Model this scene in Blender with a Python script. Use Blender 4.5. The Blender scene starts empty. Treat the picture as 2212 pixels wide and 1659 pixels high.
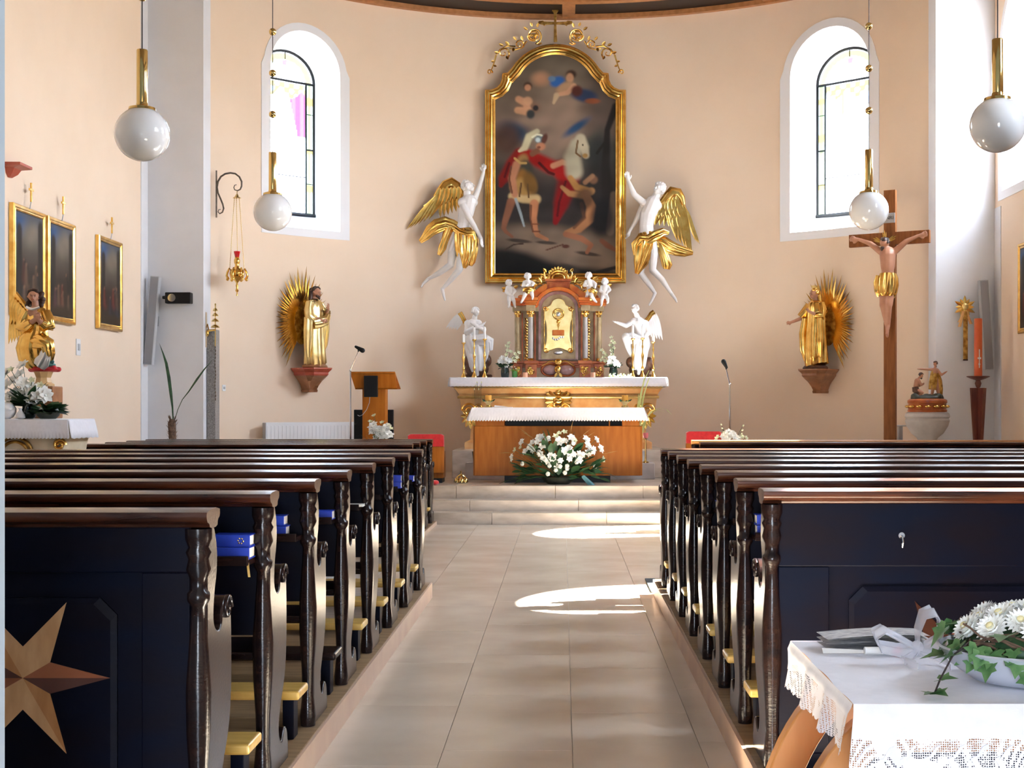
import bpy, bmesh, math, random
import numpy as np
from mathutils import Vector as V, Matrix as MX

R = math.radians
sc = bpy.context.scene
COL = sc.collection
F, VX, VY, EYE = 3000.0, 1216.0, 885.0, 1.45      # focal length in pixels of the 2212 wide frame, vanishing point, eye height

# ---------------------------------------------------------------- camera
cam = bpy.data.cameras.new('camera')
cam.sensor_width = 36.0
cam.lens = F / 2212 * 36.0
cam.shift_x = -(VX - 1106) / 2212
cam.shift_y = (VY - 829.5) / 2212
cam.clip_start = 0.05
co = bpy.data.objects.new('camera', cam)
co.location = (0, 0, EYE)
co.rotation_euler = (R(90), 0, 0)
COL.objects.link(co)
sc.camera = co

# ---------------------------------------------------------------- sky, sun, exposure
SKY = 1.0
w = bpy.data.worlds.new('sky')
sc.world = w
w.use_nodes = True
nt = w.node_tree
nt.nodes.clear()
wo = nt.nodes.new('ShaderNodeOutputWorld')
bg = nt.nodes.new('ShaderNodeBackground')
tc = nt.nodes.new('ShaderNodeTexCoord')
sx = nt.nodes.new('ShaderNodeSeparateXYZ')
rp = nt.nodes.new('ShaderNodeValToRGB')
rp.color_ramp.elements[0].position = 0.0
rp.color_ramp.elements[0].color = (0.34, 0.35, 0.36, 1)
rp.color_ramp.elements[1].position = 1.0
rp.color_ramp.elements[1].color = (0.62, 0.78, 1.0, 1)
e = rp.color_ramp.elements.new(0.5)
e.color = (0.36, 0.37, 0.37, 1)
e = rp.color_ramp.elements.new(0.53)
e.color = (0.80, 0.93, 1.12, 1)
mth = nt.nodes.new('ShaderNodeMath')
mth.operation = 'MULTIPLY_ADD'
mth.inputs[1].default_value = 0.5
mth.inputs[2].default_value = 0.5
nt.links.new(tc.outputs['Generated'], sx.inputs[0])
nt.links.new(sx.outputs['Z'], mth.inputs[0])
nt.links.new(mth.outputs[0], rp.inputs[0])
nt.links.new(rp.outputs[0], bg.inputs['Color'])
bg.inputs['Strength'].default_value = SKY
nt.links.new(bg.outputs[0], wo.inputs[0])

SUN_DIR = V((-0.68, -0.215, -0.70)).normalized()
sl = bpy.data.lights.new('sun', 'SUN')
sl.energy = 7.0
sl.angle = R(0.6)
sl.color = (1.0, 0.95, 0.86)
so = bpy.data.objects.new('sun', sl)
so.rotation_euler = SUN_DIR.to_track_quat('-Z', 'Y').to_euler()
so.location = (20, 20, 20)
COL.objects.link(so)

vs = sc.view_settings
sc.display_settings.display_device = 'sRGB'
vs.view_transform = 'Standard'
vs.look = 'None'
vs.gamma = 1.0
vs.use_curve_mapping = False
vs.exposure = 5.6
cy = sc.cycles
cy.max_bounces = 10
cy.diffuse_bounces = 6
cy.glossy_bounces = 4
cy.transmission_bounces = 6
cy.transparent_max_bounces = 10
cy.sample_clamp_indirect = 6.0
cy.caustics_reflective = False
cy.caustics_refractive = False
cy.use_denoising = True

# ---------------------------------------------------------------- helpers
def P(px, py, Y):
    """the real place of photo pixel (px, py) at distance Y down the church"""
    return V(((px - VX) * Y / F, Y, EYE - (py - VY) * Y / F))

def lin(c):
    o = []
    for x in c[:3]:
        x = x / 255.0
        o.append(x / 12.92 if x <= 0.04045 else ((x + 0.055) / 1.055) ** 2.4)
    return tuple(o)

def frame_of(d, up=(0, 0, 1)):
    d = V(d).normalized()
    u = V(up)
    if abs(d.dot(u)) > 0.98:
        u = V((1, 0, 0))
    s = d.cross(u).normalized()
    return d, s, s.cross(d).normalized()

class MB:
    """collects shapes that become ONE mesh object"""
    def __init__(self):
        self.v, self.f = [], []
    def add(self, vs, fs):
        o = len(self.v)
        self.v += [V(q) for q in vs]
        self.f += [tuple(i + o for i in q) for q in fs]
        return self
    def box(self, x0, x1, y0, y1, z0, z1):
        p = [(x0, y0, z0), (x1, y0, z0), (x1, y1, z0), (x0, y1, z0), (x0, y0, z1), (x1, y0, z1), (x1, y1, z1), (x0, y1, z1)]
        return self.add(p, [(0, 3, 2, 1), (4, 5, 6, 7), (0, 1, 5, 4), (1, 2, 6, 5), (2, 3, 7, 6), (3, 0, 4, 7)])
    def loft(self, rings, caps=True, closed=True):
        n = len(rings[0])
        vs = [q for r in rings for q in r]
        fs = []
        for i in range(len(rings) - 1):
            for j in range(n if closed else n - 1):
                k = (j + 1) % n
                fs.append((i * n + j, i * n + k, (i + 1) * n + k, (i + 1) * n + j))
        if caps:
            fs.append(tuple(reversed(range(n))))
            fs.append(tuple((len(rings) - 1) * n + j for j in range(n)))
        return self.add(vs, fs)
    def tube(self, path, rad, seg=10, caps=True):
        path = [V(p) for p in path]
        if not isinstance(rad, (list, tuple)):
            rad = [rad] * len(path)
        rings = []
        ref = None
        for i, p in enumerate(path):
            d = (path[min(i + 1, len(path) - 1)] - path[max(i - 1, 0)])
            d = d.normalized() if d.length > 1e-9 else V((0, 0, 1))
            if ref is None:
                _, s, u = frame_of(d)
            else:
                s = (ref - d * ref.dot(d)).normalized()
                u = s.cross(d)
            ref = s
            rings.append([p + (s * math.cos(a) + u * math.sin(a)) * rad[i] for a in [2 * math.pi * j / seg for j in range(seg)]])
        return self.loft(rings, caps)
    def lathe(self, prof, c=(0, 0, 0), seg=24, axis='z', caps=True, squash=1.0):
        c = V(c)
        rings = []
        for r, z in prof:
            ring = []
            for j in range(seg):
                a = 2 * math.pi * j / seg
                x, y = r * math.cos(a), r * math.sin(a) * squash
                ring.append(c + (V((x, y, z)) if axis == 'z' else V((x, z, y)) if axis == 'y' else V((z, x, y))))
            rings.append(ring)
        return self.loft(rings, caps)
    def ell(self, c, r, seg=14, rings=8, rot=None):
        c = V(c)
        if not isinstance(r, (list, tuple)):
            r = (r, r, r)
        rr = []
        for i in range(rings + 1):
            t = math.pi * (0.02 + 0.96 * i / rings)
            ring = []
            for j in range(seg):
                a = 2 * math.pi * j / seg
                q = V((r[0] * math.sin(t) * math.cos(a), r[1] * math.sin(t) * math.sin(a), -r[2] * math.cos(t)))
                if rot is not None:
                    q = rot @ q
                ring.append(c + q)
            rr.append(ring)
        return self.loft(rr)
    def caps(self, p0, p1, r0, r1, seg=12):
        p0, p1 = V(p0), V(p1)
        d = p1 - p0
        L = d.length
        if L < 1e-6:
            return self.ell(p0, r0)
        d = d / L
        pts, rad = [], []
        for a in (80, 55, 28):
            pts.append(p0 - d * r0 * math.sin(R(a)))
            rad.append(r0 * math.cos(R(a)))
        pts += [p0, p1]
        rad += [r0, r1]
        for a in (28, 55, 80):
            pts.append(p1 + d * r1 * math.sin(R(a)))
            rad.append(r1 * math.cos(R(a)))
        return self.tube(pts, rad, seg)
    def prism(self, poly, fn, d0, d1):
        """poly: 2D points, fn(a, b, d) -> 3D, extruded from d0 to d1"""
        n = len(poly)
        vs = [fn(a, b, d0) for a, b in poly] + [fn(a, b, d1) for a, b in poly]
        fs = [tuple(range(n)), tuple(reversed(range(n, 2 * n)))]
        for i in range(n):
            j = (i + 1) % n
            fs.append((i, i + n, j + n, j))
        return self.add(vs, fs)
    def strip(self, path, wid, nrm, thick=0.004, waves=0, amp=0.0, seg=8):
        """a band of cloth along path: wid = half width vectors, nrm = normals, wavy across its width"""
        rings = []
        for i, p in enumerate(path):
            p = V(p)
            wv = V(wid[i] if isinstance(wid, list) else wid)
            nv = V(nrm[i] if isinstance(nrm, list) else nrm).normalized()
            top, bot = [], []
            for j in range(seg + 1):
                t = j / seg * 2 - 1
                o = math.sin(t * math.pi * waves + i * 0.5) * amp
                top.append(p + wv * t + nv * (o + thick))
                bot.append(p + wv * t + nv * (o - thick))
            rings.append(top + bot[::-1])
        return self.loft(rings)
    def leaf(self, base, tip, nrm, width, fold=0.25, curl=0.0, n=6, thick=0.0, shape=1.0):
        base, tip, nrm = V(base), V(tip), V(nrm).normalized()
        d = tip - base
        s = d.cross(nrm).normalized()
        nn = s.cross(d).normalized()
        L = d.length
        rows = []
        for i in range(n + 1):
            t = i / n
            wd = width * (math.sin(math.pi * min(1, t ** shape * 0.96 + 0.04)) ** 0.8) + (0.0008 if i in (0, n) else 0)
            c = base + d * t + nn * (curl * L * t * t)
            up = nn * (wd * fold)
            rows.append([c - s * wd + up, c, c + s * wd + up])
        vs = [q for r in rows for q in r]
        fs = []
        for i in range(n):
            for j in range(2):
                fs.append((i * 3 + j, i * 3 + j + 1, (i + 1) * 3 + j + 1, (i + 1) * 3 + j))
        if thick:
            o = len(vs)
            vs += [q - nn * thick for q in vs]
            fs += [tuple(reversed([k + o for k in f])) for f in list(fs)]
            edge = [i * 3 for i in range(n + 1)] + [i * 3 + 2 for i in range(n, -1, -1)]
            edge.insert(n + 1, n * 3 + 1)
            edge.append(1)
            for a in range(len(edge)):
                b = (a + 1) % len(edge)
                fs.append((edge[b], edge[a], edge[a] + o, edge[b] + o))
        return self.add(vs, fs)
    def grid(self, fn, nu, nv):
        vs = [fn(i / nu, j / nv) for j in range(nv + 1) for i in range(nu + 1)]
        fs = [(j * (nu + 1) + i, j * (nu + 1) + i + 1, (j + 1) * (nu + 1) + i + 1, (j + 1) * (nu + 1) + i) for j in range(nv) for i in range(nu)]
        return self.add(vs, fs)
    def mesh(self, name):
        me = bpy.data.meshes.new(name)
        me.from_pydata([tuple(q) for q in self.v], [], self.f)
        me.validate()
        bm = bmesh.new()
        bm.from_mesh(me)
        bmesh.ops.recalc_face_normals(bm, faces=bm.faces)
        bm.to_mesh(me)
        bm.free()
        return me

def mk(name, mb, mat, parent=None, smooth=35, bevel=0.0, seg=2):
    me = mb.mesh(name) if isinstance(mb, MB) else mb
    o = bpy.data.objects.new(name, me)
    COL.objects.link(o)
    if mat is not None:
        me.materials.clear()
        me.materials.append(mat)
    if smooth:
        me.polygons.foreach_set('use_smooth', [True] * len(me.polygons))
        me.set_sharp_from_angle(angle=R(smooth))
    if bevel:
        m = o.modifiers.new('bevel', 'BEVEL')
        m.width, m.segments, m.limit_method, m.angle_limit = bevel, seg, 'ANGLE', R(40)
    if parent is not None:
        o.parent = parent
    return o

def tag(o, label, cat, group=None):
    o['label'], o['category'] = label, cat
    if group:
        o['group'] = group
    return o

def thing(name, label, cat, loc=(0, 0, 0), rotz=0.0, group=None):
    o = bpy.data.objects.new(name, None)
    o.empty_display_size = 0.1
    COL.objects.link(o)
    o.location = loc
    o.rotation_euler = (0, 0, rotz)
    return tag(o, label, cat, group)

def struct(name, mb, mat, parent=None, **k):
    o = mk(name, mb, mat, parent, **k)
    if parent is None:
        o['kind'] = 'structure'
    return o

def copytree(root, loc, rotz=None, label=None, group=None):
    r = root.copy()
    COL.objects.link(r)
    r.location = loc
    if rotz is not None:
        r.rotation_euler = (0, 0, rotz)
    if label:
        r['label'] = label
    if group:
        r['group'] = group
    for ch in list(root.children):
        c = ch.copy()
        COL.objects.link(c)
        c.parent = r
        for g in list(ch.children):
            d = g.copy()
            COL.objects.link(d)
            d.parent = c
    return r

def inst(src, parent, loc=(0, 0, 0), rot=(0, 0, 0), scale=1.0, name=None):
    """another object on the same mesh"""
    o = bpy.data.objects.new(name or src.name.split('.')[0], src.data)
    COL.objects.link(o)
    o.parent = parent
    o.location = loc
    o.rotation_euler = rot
    o.scale = (scale, scale, scale) if not isinstance(scale, (tuple, list)) else scale
    return o

def chaikin(p, n=1, closed=True):
    for _ in range(n):
        q = []
        m = len(p)
        for i in range(m if closed else m - 1):
            a, b = p[i], p[(i + 1) % m]
            q += [tuple(0.75 * x + 0.25 * y for x, y in zip(a, b)), tuple(0.25 * x + 0.75 * y for x, y in zip(a, b))]
        p = q if closed else [p[0]] + q + [p[-1]]
    return p

def blob(name, els, mat, parent, vox, it=3):
    """one continuous carved surface grown from overlapping tapered limbs and masses"""
    mb = MB()
    for q in els:
        if q[0] == 'c':
            mb.caps(*q[1:5])
        else:
            mb.ell(q[1], q[2], rot=q[3] if len(q) > 3 else None)
    t = bpy.data.objects.new('t', mb.mesh('t'))
    COL.objects.link(t)
    m = t.modifiers.new('r', 'REMESH')
    m.mode, m.voxel_size = 'VOXEL', vox
    m = t.modifiers.new('s', 'SMOOTH')
    m.factor, m.iterations = 0.5, it
    dg = bpy.context.evaluated_depsgraph_get()
    me = bpy.data.meshes.new_from_object(t.evaluated_get(dg))
    me.name = name
    old = t.data
    bpy.data.objects.remove(t)
    bpy.data.meshes.remove(old)
    return mk(name, me, mat, parent, smooth=180)

# ---------------------------------------------------------------- materials
MATS = {}
def pm(name, c1, c2=None, rough=0.5, metal=0.0, scale=8.0, stretch=(1, 1, 1), bump=0.0, bscale=None, coat=0.0, spec=0.5,
       detail=4.0, lo=0.35, hi=0.65, rough2=None, sss=0.0, sheen=0.0, orand=0.0):
    m = bpy.data.materials.new(name)
    m.use_nodes = True
    n, l = m.node_tree.nodes, m.node_tree.links
    b = n['Principled BSDF']
    b.inputs['Roughness'].default_value = rough
    b.inputs['Metallic'].default_value = metal
    b.inputs['Coat Weight'].default_value = coat
    b.inputs['Coat Roughness'].default_value = 0.12
    b.inputs['Specular IOR Level'].default_value = spec
    if sheen:
        b.inputs['Sheen Weight'].default_value = sheen
    if sss:
        b.inputs['Subsurface Weight'].default_value = sss
        b.inputs['Subsurface Radius'].default_value = (0.05, 0.05, 0.05)
    b.inputs['Base Color'].default_value = (*c1, 1)
    if c2 is not None or bump:
        t = n.new('ShaderNodeTexCoord')
        mp = n.new('ShaderNodeMapping')
        mp.inputs['Scale'].default_value = stretch
        l.new(t.outputs['Object'], mp.inputs[0])
        if orand:
            oi = n.new('ShaderNodeObjectInfo')
            ml = n.new('ShaderNodeMath')
            ml.operation = 'MULTIPLY'
            ml.inputs[1].default_value = 40.0
            l.new(oi.outputs['Random'], ml.inputs[0])
            l.new(ml.outputs[0], mp.inputs['Location'])
        ns = n.new('ShaderNodeTexNoise')
        ns.inputs['Scale'].default_value = scale
        ns.inputs['Detail'].default_value = detail
        l.new(mp.outputs[0], ns.inputs['Vector'])
        if c2 is not None:
            cr = n.new('ShaderNodeValToRGB')
            cr.color_ramp.elements[0].position = lo
            cr.color_ramp.elements[1].position = hi
            cr.color_ramp.elements[0].color = (*c1, 1)
            cr.color_ramp.elements[1].color = (*c2, 1)
            l.new(ns.outputs['Fac'], cr.inputs[0])
            l.new(cr.outputs[0], b.inputs['Base Color'])
        if rough2 is not None:
            mr = n.new('ShaderNodeMapRange')
            mr.inputs['From Min'].default_value = lo
            mr.inputs['From Max'].default_value = hi
            mr.inputs['To Min'].default_value = rough
            mr.inputs['To Max'].default_value = rough2
            l.new(ns.outputs['Fac'], mr.inputs[0])
            l.new(mr.outputs[0], b.inputs['Roughness'])
        if bump:
            nb = n.new('ShaderNodeTexNoise')
            nb.inputs['Scale'].default_value = bscale or scale
            nb.inputs['Detail'].default_value = 5
            l.new(mp.outputs[0], nb.inputs['Vector'])
            bp = n.new('ShaderNodeBump')
            bp.inputs['Strength'].default_value = bump
            bp.inputs['Distance'].default_value = 0.01
            l.new(nb.outputs['Fac'], bp.inputs['Height'])
            l.new(bp.outputs[0], b.inputs['Normal'])
    MATS[name] = m
    return m

def am(name, rough=0.5, spec=0.4, bump=0.0):
    """paint stored per vertex: flat pictures only"""
    m = bpy.data.materials.new(name)
    m.use_nodes = True
    n, l = m.node_tree.nodes, m.node_tree.links
    b = n['Principled BSDF']
    b.inputs['Roughness'].default_value = rough
    b.inputs['Specular IOR Level'].default_value = spec
    a = n.new('ShaderNodeVertexColor')
    a.layer_name = 'Col'
    l.new(a.outputs['Color'], b.inputs['Base Color'])
    return m

def gm(name):
    """stained glass: the pane's own colour filters the daylight"""
    m = bpy.data.materials.new(name)
    m.use_nodes = True
    n, l = m.node_tree.nodes, m.node_tree.links
    n.remove(n['Principled BSDF'])
    out = n['Material Output']
    a = n.new('ShaderNodeVertexColor')
    a.layer_name = 'Col'
    tr = n.new('ShaderNodeBsdfTransparent')
    tl = n.new('ShaderNodeBsdfTranslucent')
    gl = n.new('ShaderNodeBsdfGlossy')
    gl.inputs['Roughness'].default_value = 0.1
    m1 = n.new('ShaderNodeMixShader')
    m1.inputs[0].default_value = 0.15
    m2 = n.new('ShaderNodeMixShader')
    m2.inputs[0].default_value = 0.04
    l.new(a.outputs['Color'], tr.inputs[0])
    l.new(a.outputs['Color'], tl.inputs[0])
    l.new(tr.outputs[0], m1.inputs[1])
    l.new(tl.outputs[0], m1.inputs[2])
    l.new(m1.outputs[0], m2.inputs[1])
    l.new(gl.outputs[0], m2.inputs[2])
    l.new(m2.outputs[0], out.inputs[0])
    return m

def lace_mat(name, col, scale=90.0, open_=0.35):
    m = bpy.data.materials.new(name)
    m.use_nodes = True
    n, l = m.node_tree.nodes, m.node_tree.links
    b = n['Principled BSDF']
    b.inputs['Base Color'].default_value = (*col, 1)
    b.inputs['Roughness'].default_value = 0.9
    t = n.new('ShaderNodeTexCoord')
    v = n.new('ShaderNodeTexVoronoi')
    v.inputs['Scale'].default_value = scale
    v.inputs['Randomness'].default_value = 0.25
    v2 = n.new('ShaderNodeTexNoise')
    v2.inputs['Scale'].default_value = 9.0
    l.new(t.outputs['Object'], v.inputs['Vector'])
    l.new(t.outputs['Object'], v2.inputs['Vector'])
    c1 = n.new('ShaderNodeMath')
    c1.operation = 'LESS_THAN'
    c1.inputs[1].default_value = open_
    c2 = n.new('ShaderNodeMath')
    c2.operation = 'LESS_THAN'
    c2.inputs[1].default_value = 0.56
    mu = n.new('ShaderNodeMath')
    mu.operation = 'MULTIPLY'
    l.new(v.outputs['Distance'], c1.inputs[0])
    l.new(v2.outputs['Fac'], c2.inputs[0])
    l.new(c1.outputs[0], mu.inputs[0])
    l.new(c2.outputs[0], mu.inputs[1])
    tr = n.new('ShaderNodeBsdfTransparent')
    mx = n.new('ShaderNodeMixShader')
    l.new(mu.outputs[0], mx.inputs[0])
    l.new(b.outputs[0], mx.inputs[1])
    l.new(tr.outputs[0], mx.inputs[2])
    l.new(mx.outputs[0], n['Material Output'].inputs[0])
    return m

plaster = pm('peach plaster', (0.81, 0.65, 0.50), (0.84, 0.68, 0.53), rough=0.92, scale=1.2, bump=0.05, bscale=60, spec=0.2)
jamb_m = pm('blue grey jamb paint', (0.36, 0.45, 0.54), rough=0.8)
vault_m = pm('brown vault boards', (0.30, 0.22, 0.15), rough=0.7)
whitewash = pm('grey white paint', (0.68, 0.69, 0.72), (0.72, 0.73, 0.76), rough=0.9, scale=2, bump=0.04, bscale=50, spec=0.2)
reveal_m = pm('white reveal paint', (0.82, 0.83, 0.86), rough=0.9, spec=0.2)
marble = pm('polished floor marble', (0.54, 0.45, 0.35), (0.72, 0.63, 0.52), rough=0.20, rough2=0.28, scale=1.6, stretch=(1, 1, 1), detail=6, coat=0.0, lo=0.15, hi=0.85, orand=1.0, spec=0.6)
base_floor_m = pm('floor joints', (0.18, 0.15, 0.12), (0.3, 0.26, 0.22), rough=0.35, scale=3)
stepstone = pm('step limestone', (0.42, 0.34, 0.26), (0.60, 0.51, 0.42), rough=0.3, scale=3.0, stretch=(1, 3, 3), detail=8, orand=1.0)
pewwood = pm('black brown varnished pew wood', (0.006, 0.004, 0.005), (0.018, 0.008, 0.006), rough=0.20, scale=3, stretch=(1, 8, 8), coat=0.0, spec=0.32, bump=0.08, bscale=14)
railwood = pm('worn dark rail varnish', (0.022, 0.007, 0.004), (0.090, 0.028, 0.013), rough=0.26, scale=2.5, stretch=(1, 9, 9), coat=0.15, spec=0.35, bump=0.06, bscale=12, lo=0.4, hi=0.75)
backwood = pm('blue black pew panel', (0.0015, 0.003, 0.011), (0.0045, 0.003, 0.0065), rough=0.45, scale=2.2, stretch=(1.5, 4, 4), coat=0.0, spec=0.08, bump=0.05, bscale=20)
kneelwood = pm('yellow kneeler board', (0.56, 0.34, 0.07), (0.72, 0.48, 0.14), rough=0.35, scale=4, stretch=(1, 6, 6), coat=0.3, bump=0.04)
platwood = pm('tan platform boards', (0.22, 0.14, 0.07), (0.34, 0.22, 0.11), rough=0.5, scale=4, stretch=(1, 8, 8))
plinth_m = pm('pinkish platform edge', (0.52, 0.35, 0.26), (0.60, 0.43, 0.30), rough=0.6, scale=3)
honeywood = pm('honey oak', (0.32, 0.092, 0.006), (0.40, 0.13, 0.012), rough=0.42, scale=3, stretch=(6, 6, 0.8), coat=0.0, spec=0.22, bump=0.02)
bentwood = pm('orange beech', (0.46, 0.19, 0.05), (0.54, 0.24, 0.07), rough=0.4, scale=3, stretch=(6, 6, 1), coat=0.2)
crosswood = pm('red brown cross wood', (0.19, 0.062, 0.018), (0.27, 0.10, 0.03), rough=0.55, scale=4, stretch=(6, 6, 0.8), spec=0.2)
ceilwood = pm('orange ceiling timber', (0.36, 0.145, 0.045), (0.46, 0.20, 0.07), rough=0.5, scale=3, stretch=(4, 4, 4))
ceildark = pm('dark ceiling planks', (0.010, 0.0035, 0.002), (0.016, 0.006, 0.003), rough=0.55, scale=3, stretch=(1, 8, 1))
gold = pm('burnished gold leaf', (0.74, 0.42, 0.09), (0.93, 0.62, 0.19), rough=0.20, metal=1.0, scale=9, bump=0.06, bscale=26)
palegold = pm('pale gold leaf', (0.80, 0.60, 0.24), (0.92, 0.76, 0.38), rough=0.3, metal=1.0, scale=8, bump=0.08, bscale=25)
oldgold = pm('dull brown gold', (0.28, 0.14, 0.03), (0.62, 0.38, 0.10), rough=0.38, metal=0.85, scale=14, bump=0.35, bscale=30, lo=0.4, hi=0.62)
brass = pm('polished brass', (0.72, 0.52, 0.20), rough=0.12, metal=1.0)
chrome = pm('chrome', (0.75, 0.75, 0.77), rough=0.12, metal=1.0)
statue_w = pm('white polished statue paint', (0.72, 0.70, 0.69), (0.76, 0.745, 0.735), rough=0.38, scale=6, coat=0.2)
skin = pm('painted skin', (0.44, 0.20, 0.115), (0.50, 0.25, 0.155), rough=0.45, scale=8)
hair_b = pm('painted dark brown hair', (0.035, 0.016, 0.010), (0.07, 0.03, 0.018), rough=0.5, scale=20, bump=0.3)
redmarble = pm('red marble', (0.34, 0.065, 0.018), (0.50, 0.15, 0.045), rough=0.3, scale=9, detail=9, coat=0.08, spec=0.3)
orangemarble = pm('orange red painted marble', (0.56, 0.11, 0.012), (0.64, 0.22, 0.04), rough=0.3, scale=8, detail=9, coat=0.08, spec=0.3)
greymarble = pm('olive grey marble', (0.36, 0.26, 0.13), (0.52, 0.41, 0.24), rough=0.3, scale=9, detail=9, coat=0.08, spec=0.3)
pinkmarble = pm('ochre pink marble', (0.60, 0.29, 0.10), (0.74, 0.46, 0.20), rough=0.3, scale=5, detail=9, coat=0.1, spec=0.3)
violetmarble = pm('violet marble', (0.32, 0.16, 0.15), (0.46, 0.28, 0.26), rough=0.25, scale=10, detail=9, coat=0.3)
linen = pm('white linen', (0.72, 0.72, 0.78), (0.76, 0.76, 0.82), rough=0.9, scale=30, bump=0.05, bscale=200, sheen=0.2)
lace = lace_mat('white lace', (0.74, 0.74, 0.80), 190.0, 0.36)
opal = pm('opal white glass', (0.86, 0.87, 0.88), rough=0.08, coat=1.0, sss=0.2)
blackplastic = pm('black plastic', (0.006, 0.006, 0.007), rough=0.45, spec=0.25)
greyplastic = pm('light grey plastic', (0.42, 0.43, 0.45), rough=0.5)
greycloth = pm('grey speaker cloth', (0.26, 0.27, 0.30), rough=0.8)
whiteplastic = pm('white enamel', (0.80, 0.81, 0.83), rough=0.35)
redvelvet = pm('red velvet', (0.50, 0.008, 0.012), (0.62, 0.015, 0.02), rough=0.8, scale=20, sheen=0.5)
redglass = pm('red lamp glass', (0.65, 0.01, 0.015), rough=0.08, coat=0.6)
orangewax = pm('orange wax', (0.62, 0.095, 0.02), (0.70, 0.14, 0.03), rough=0.45, scale=5, sss=0.1)
whitewax = pm('white wax', (0.85, 0.84, 0.82), rough=0.4)
pinkwax = pm('pale orange wax', (0.80, 0.42, 0.26), rough=0.45)
yellowwax = pm('amber wax', (0.75, 0.36, 0.05), rough=0.4)
mahogany = pm('mahogany', (0.11, 0.022, 0.012), (0.17, 0.04, 0.02), rough=0.35, scale=4, stretch=(6, 6, 1), coat=0.3)
consolewood = pm('painted console marble', (0.27, 0.11, 0.045), (0.40, 0.18, 0.08), rough=0.4, scale=8, detail=8, coat=0.2)
consolered = pm('red console moulding', (0.40, 0.06, 0.03), (0.48, 0.10, 0.05), rough=0.4, scale=8, coat=0.2)
granite = pm('speckled grey granite', (0.16, 0.15, 0.145), (0.34, 0.33, 0.32), rough=0.4, scale=90, detail=2)
greystone = pm('grey white font stone', (0.44, 0.41, 0.39), (0.54, 0.51, 0.48), rough=0.6, scale=6, bump=0.1)
darkrock = pm('dark green rock', (0.02, 0.028, 0.022), (0.06, 0.07, 0.05), rough=0.5, scale=14, bump=0.4)
brownrock = pm('dark brown rock', (0.05, 0.018, 0.010), (0.12, 0.045, 0.02), rough=0.45, scale=12, bump=0.4)
silver = pm('silvered cloth', (0.62, 0.64, 0.66), (0.78, 0.80, 0.82), rough=0.28, metal=0.9, scale=8, bump=0.2)
tealpaint = pm('teal green glaze', (0.03, 0.13, 0.11), (0.08, 0.24, 0.20), rough=0.3, scale=8)
petal = pm('white petals', (0.84, 0.85, 0.80), (0.88, 0.88, 0.86), rough=0.7, scale=20)
petal_c = pm('cream green buds', (0.66, 0.70, 0.44), (0.80, 0.80, 0.60), rough=0.7, scale=20)
mumyellow = pm('mum centre', (0.80, 0.72, 0.40), rough=0.8)
leafgreen = pm('dark leaf green', (0.012, 0.042, 0.016), (0.035, 0.10, 0.035), rough=0.45, scale=12)
ivygreen = pm('ivy green', (0.05, 0.15, 0.045), (0.14, 0.26, 0.10), rough=0.5, scale=25)
limegreen = pm('fresh green', (0.22, 0.38, 0.06), (0.34, 0.48, 0.12), rough=0.5, scale=12)
straw = pm('dry wheat', (0.36, 0.20, 0.04), (0.50, 0.32, 0.10), rough=0.7, scale=12)
grassy = pm('pale grass blades', (0.55, 0.62, 0.20), (0.70, 0.72, 0.34), rough=0.6, scale=8)
stemdark = pm('dark stem', (0.03, 0.02, 0.02), rough=0.6)
trunk_m = pm('hairy brown trunk', (0.08, 0.045, 0.03), (0.18, 0.11, 0.07), rough=0.9, scale=30, bump=0.5)
blueribbon = pm('grey blue ribbon', (0.10, 0.26, 0.30), rough=0.4)
bookblue = pm('cobalt book cover', (0.008, 0.035, 0.42), (0.012, 0.05, 0.50), rough=0.45, scale=30, bump=0.05)
paper = pm('paper', (0.72, 0.71, 0.68), rough=0.8)
newsprint = pm('printed newspaper', (0.68, 0.67, 0.66), (0.30, 0.30, 0.34), rough=0.8, scale=30, stretch=(1, 5, 5), lo=0.45, hi=0.62)
iron = pm('wrought iron', (0.09, 0.07, 0.055), (0.16, 0.12, 0.08), rough=0.5, metal=0.6, scale=20)
leadbar = pm('black lead bars', (0.012, 0.014, 0.018), rough=0.5, metal=0.3)
vasedark = pm('dark green vase glass', (0.006, 0.022, 0.020), rough=0.1, coat=0.6)
vasegreen = pm('green glass', (0.05, 0.22, 0.03), rough=0.15, coat=0.4)
starlight = pm('light maple inlay', (0.50, 0.27, 0.11), (0.62, 0.36, 0.17), rough=0.35, scale=4, stretch=(6, 2, 2), coat=0.3)
starmid = pm('cherry inlay', (0.40, 0.17, 0.05), (0.50, 0.24, 0.08), rough=0.35, scale=4, stretch=(6, 2, 2), coat=0.3)
stardark = pm('dark walnut inlay', (0.07, 0.018, 0.010), (0.10, 0.03, 0.015), rough=0.35, scale=4, coat=0.3)
starfaint = pm('faded red inlay', (0.020, 0.0055, 0.003), (0.034, 0.009, 0.004), rough=0.45, scale=4, spec=0.2)
starrust = pm('rust inlay', (0.24, 0.065, 0.022), (0.32, 0.10, 0.035), rough=0.35, scale=4, coat=0.3)
canvas_m = am('oil painting', rough=0.5, spec=0.2)
glass_m = gm('stained glass')
bowl_m = pm('pale blue grey glaze', (0.50, 0.54, 0.64), (0.58, 0.62, 0.70), rough=0.25, scale=5, coat=0.4)
tulle = bpy.data.materials.new('white tulle')
tulle.use_nodes = True
_n, _l = tulle.node_tree.nodes, tulle.node_tree.links
_n['Principled BSDF'].inputs['Base Color'].default_value = (0.8, 0.8, 0.86, 1)
_n['Principled BSDF'].inputs['Alpha'].default_value = 0.38

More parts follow.
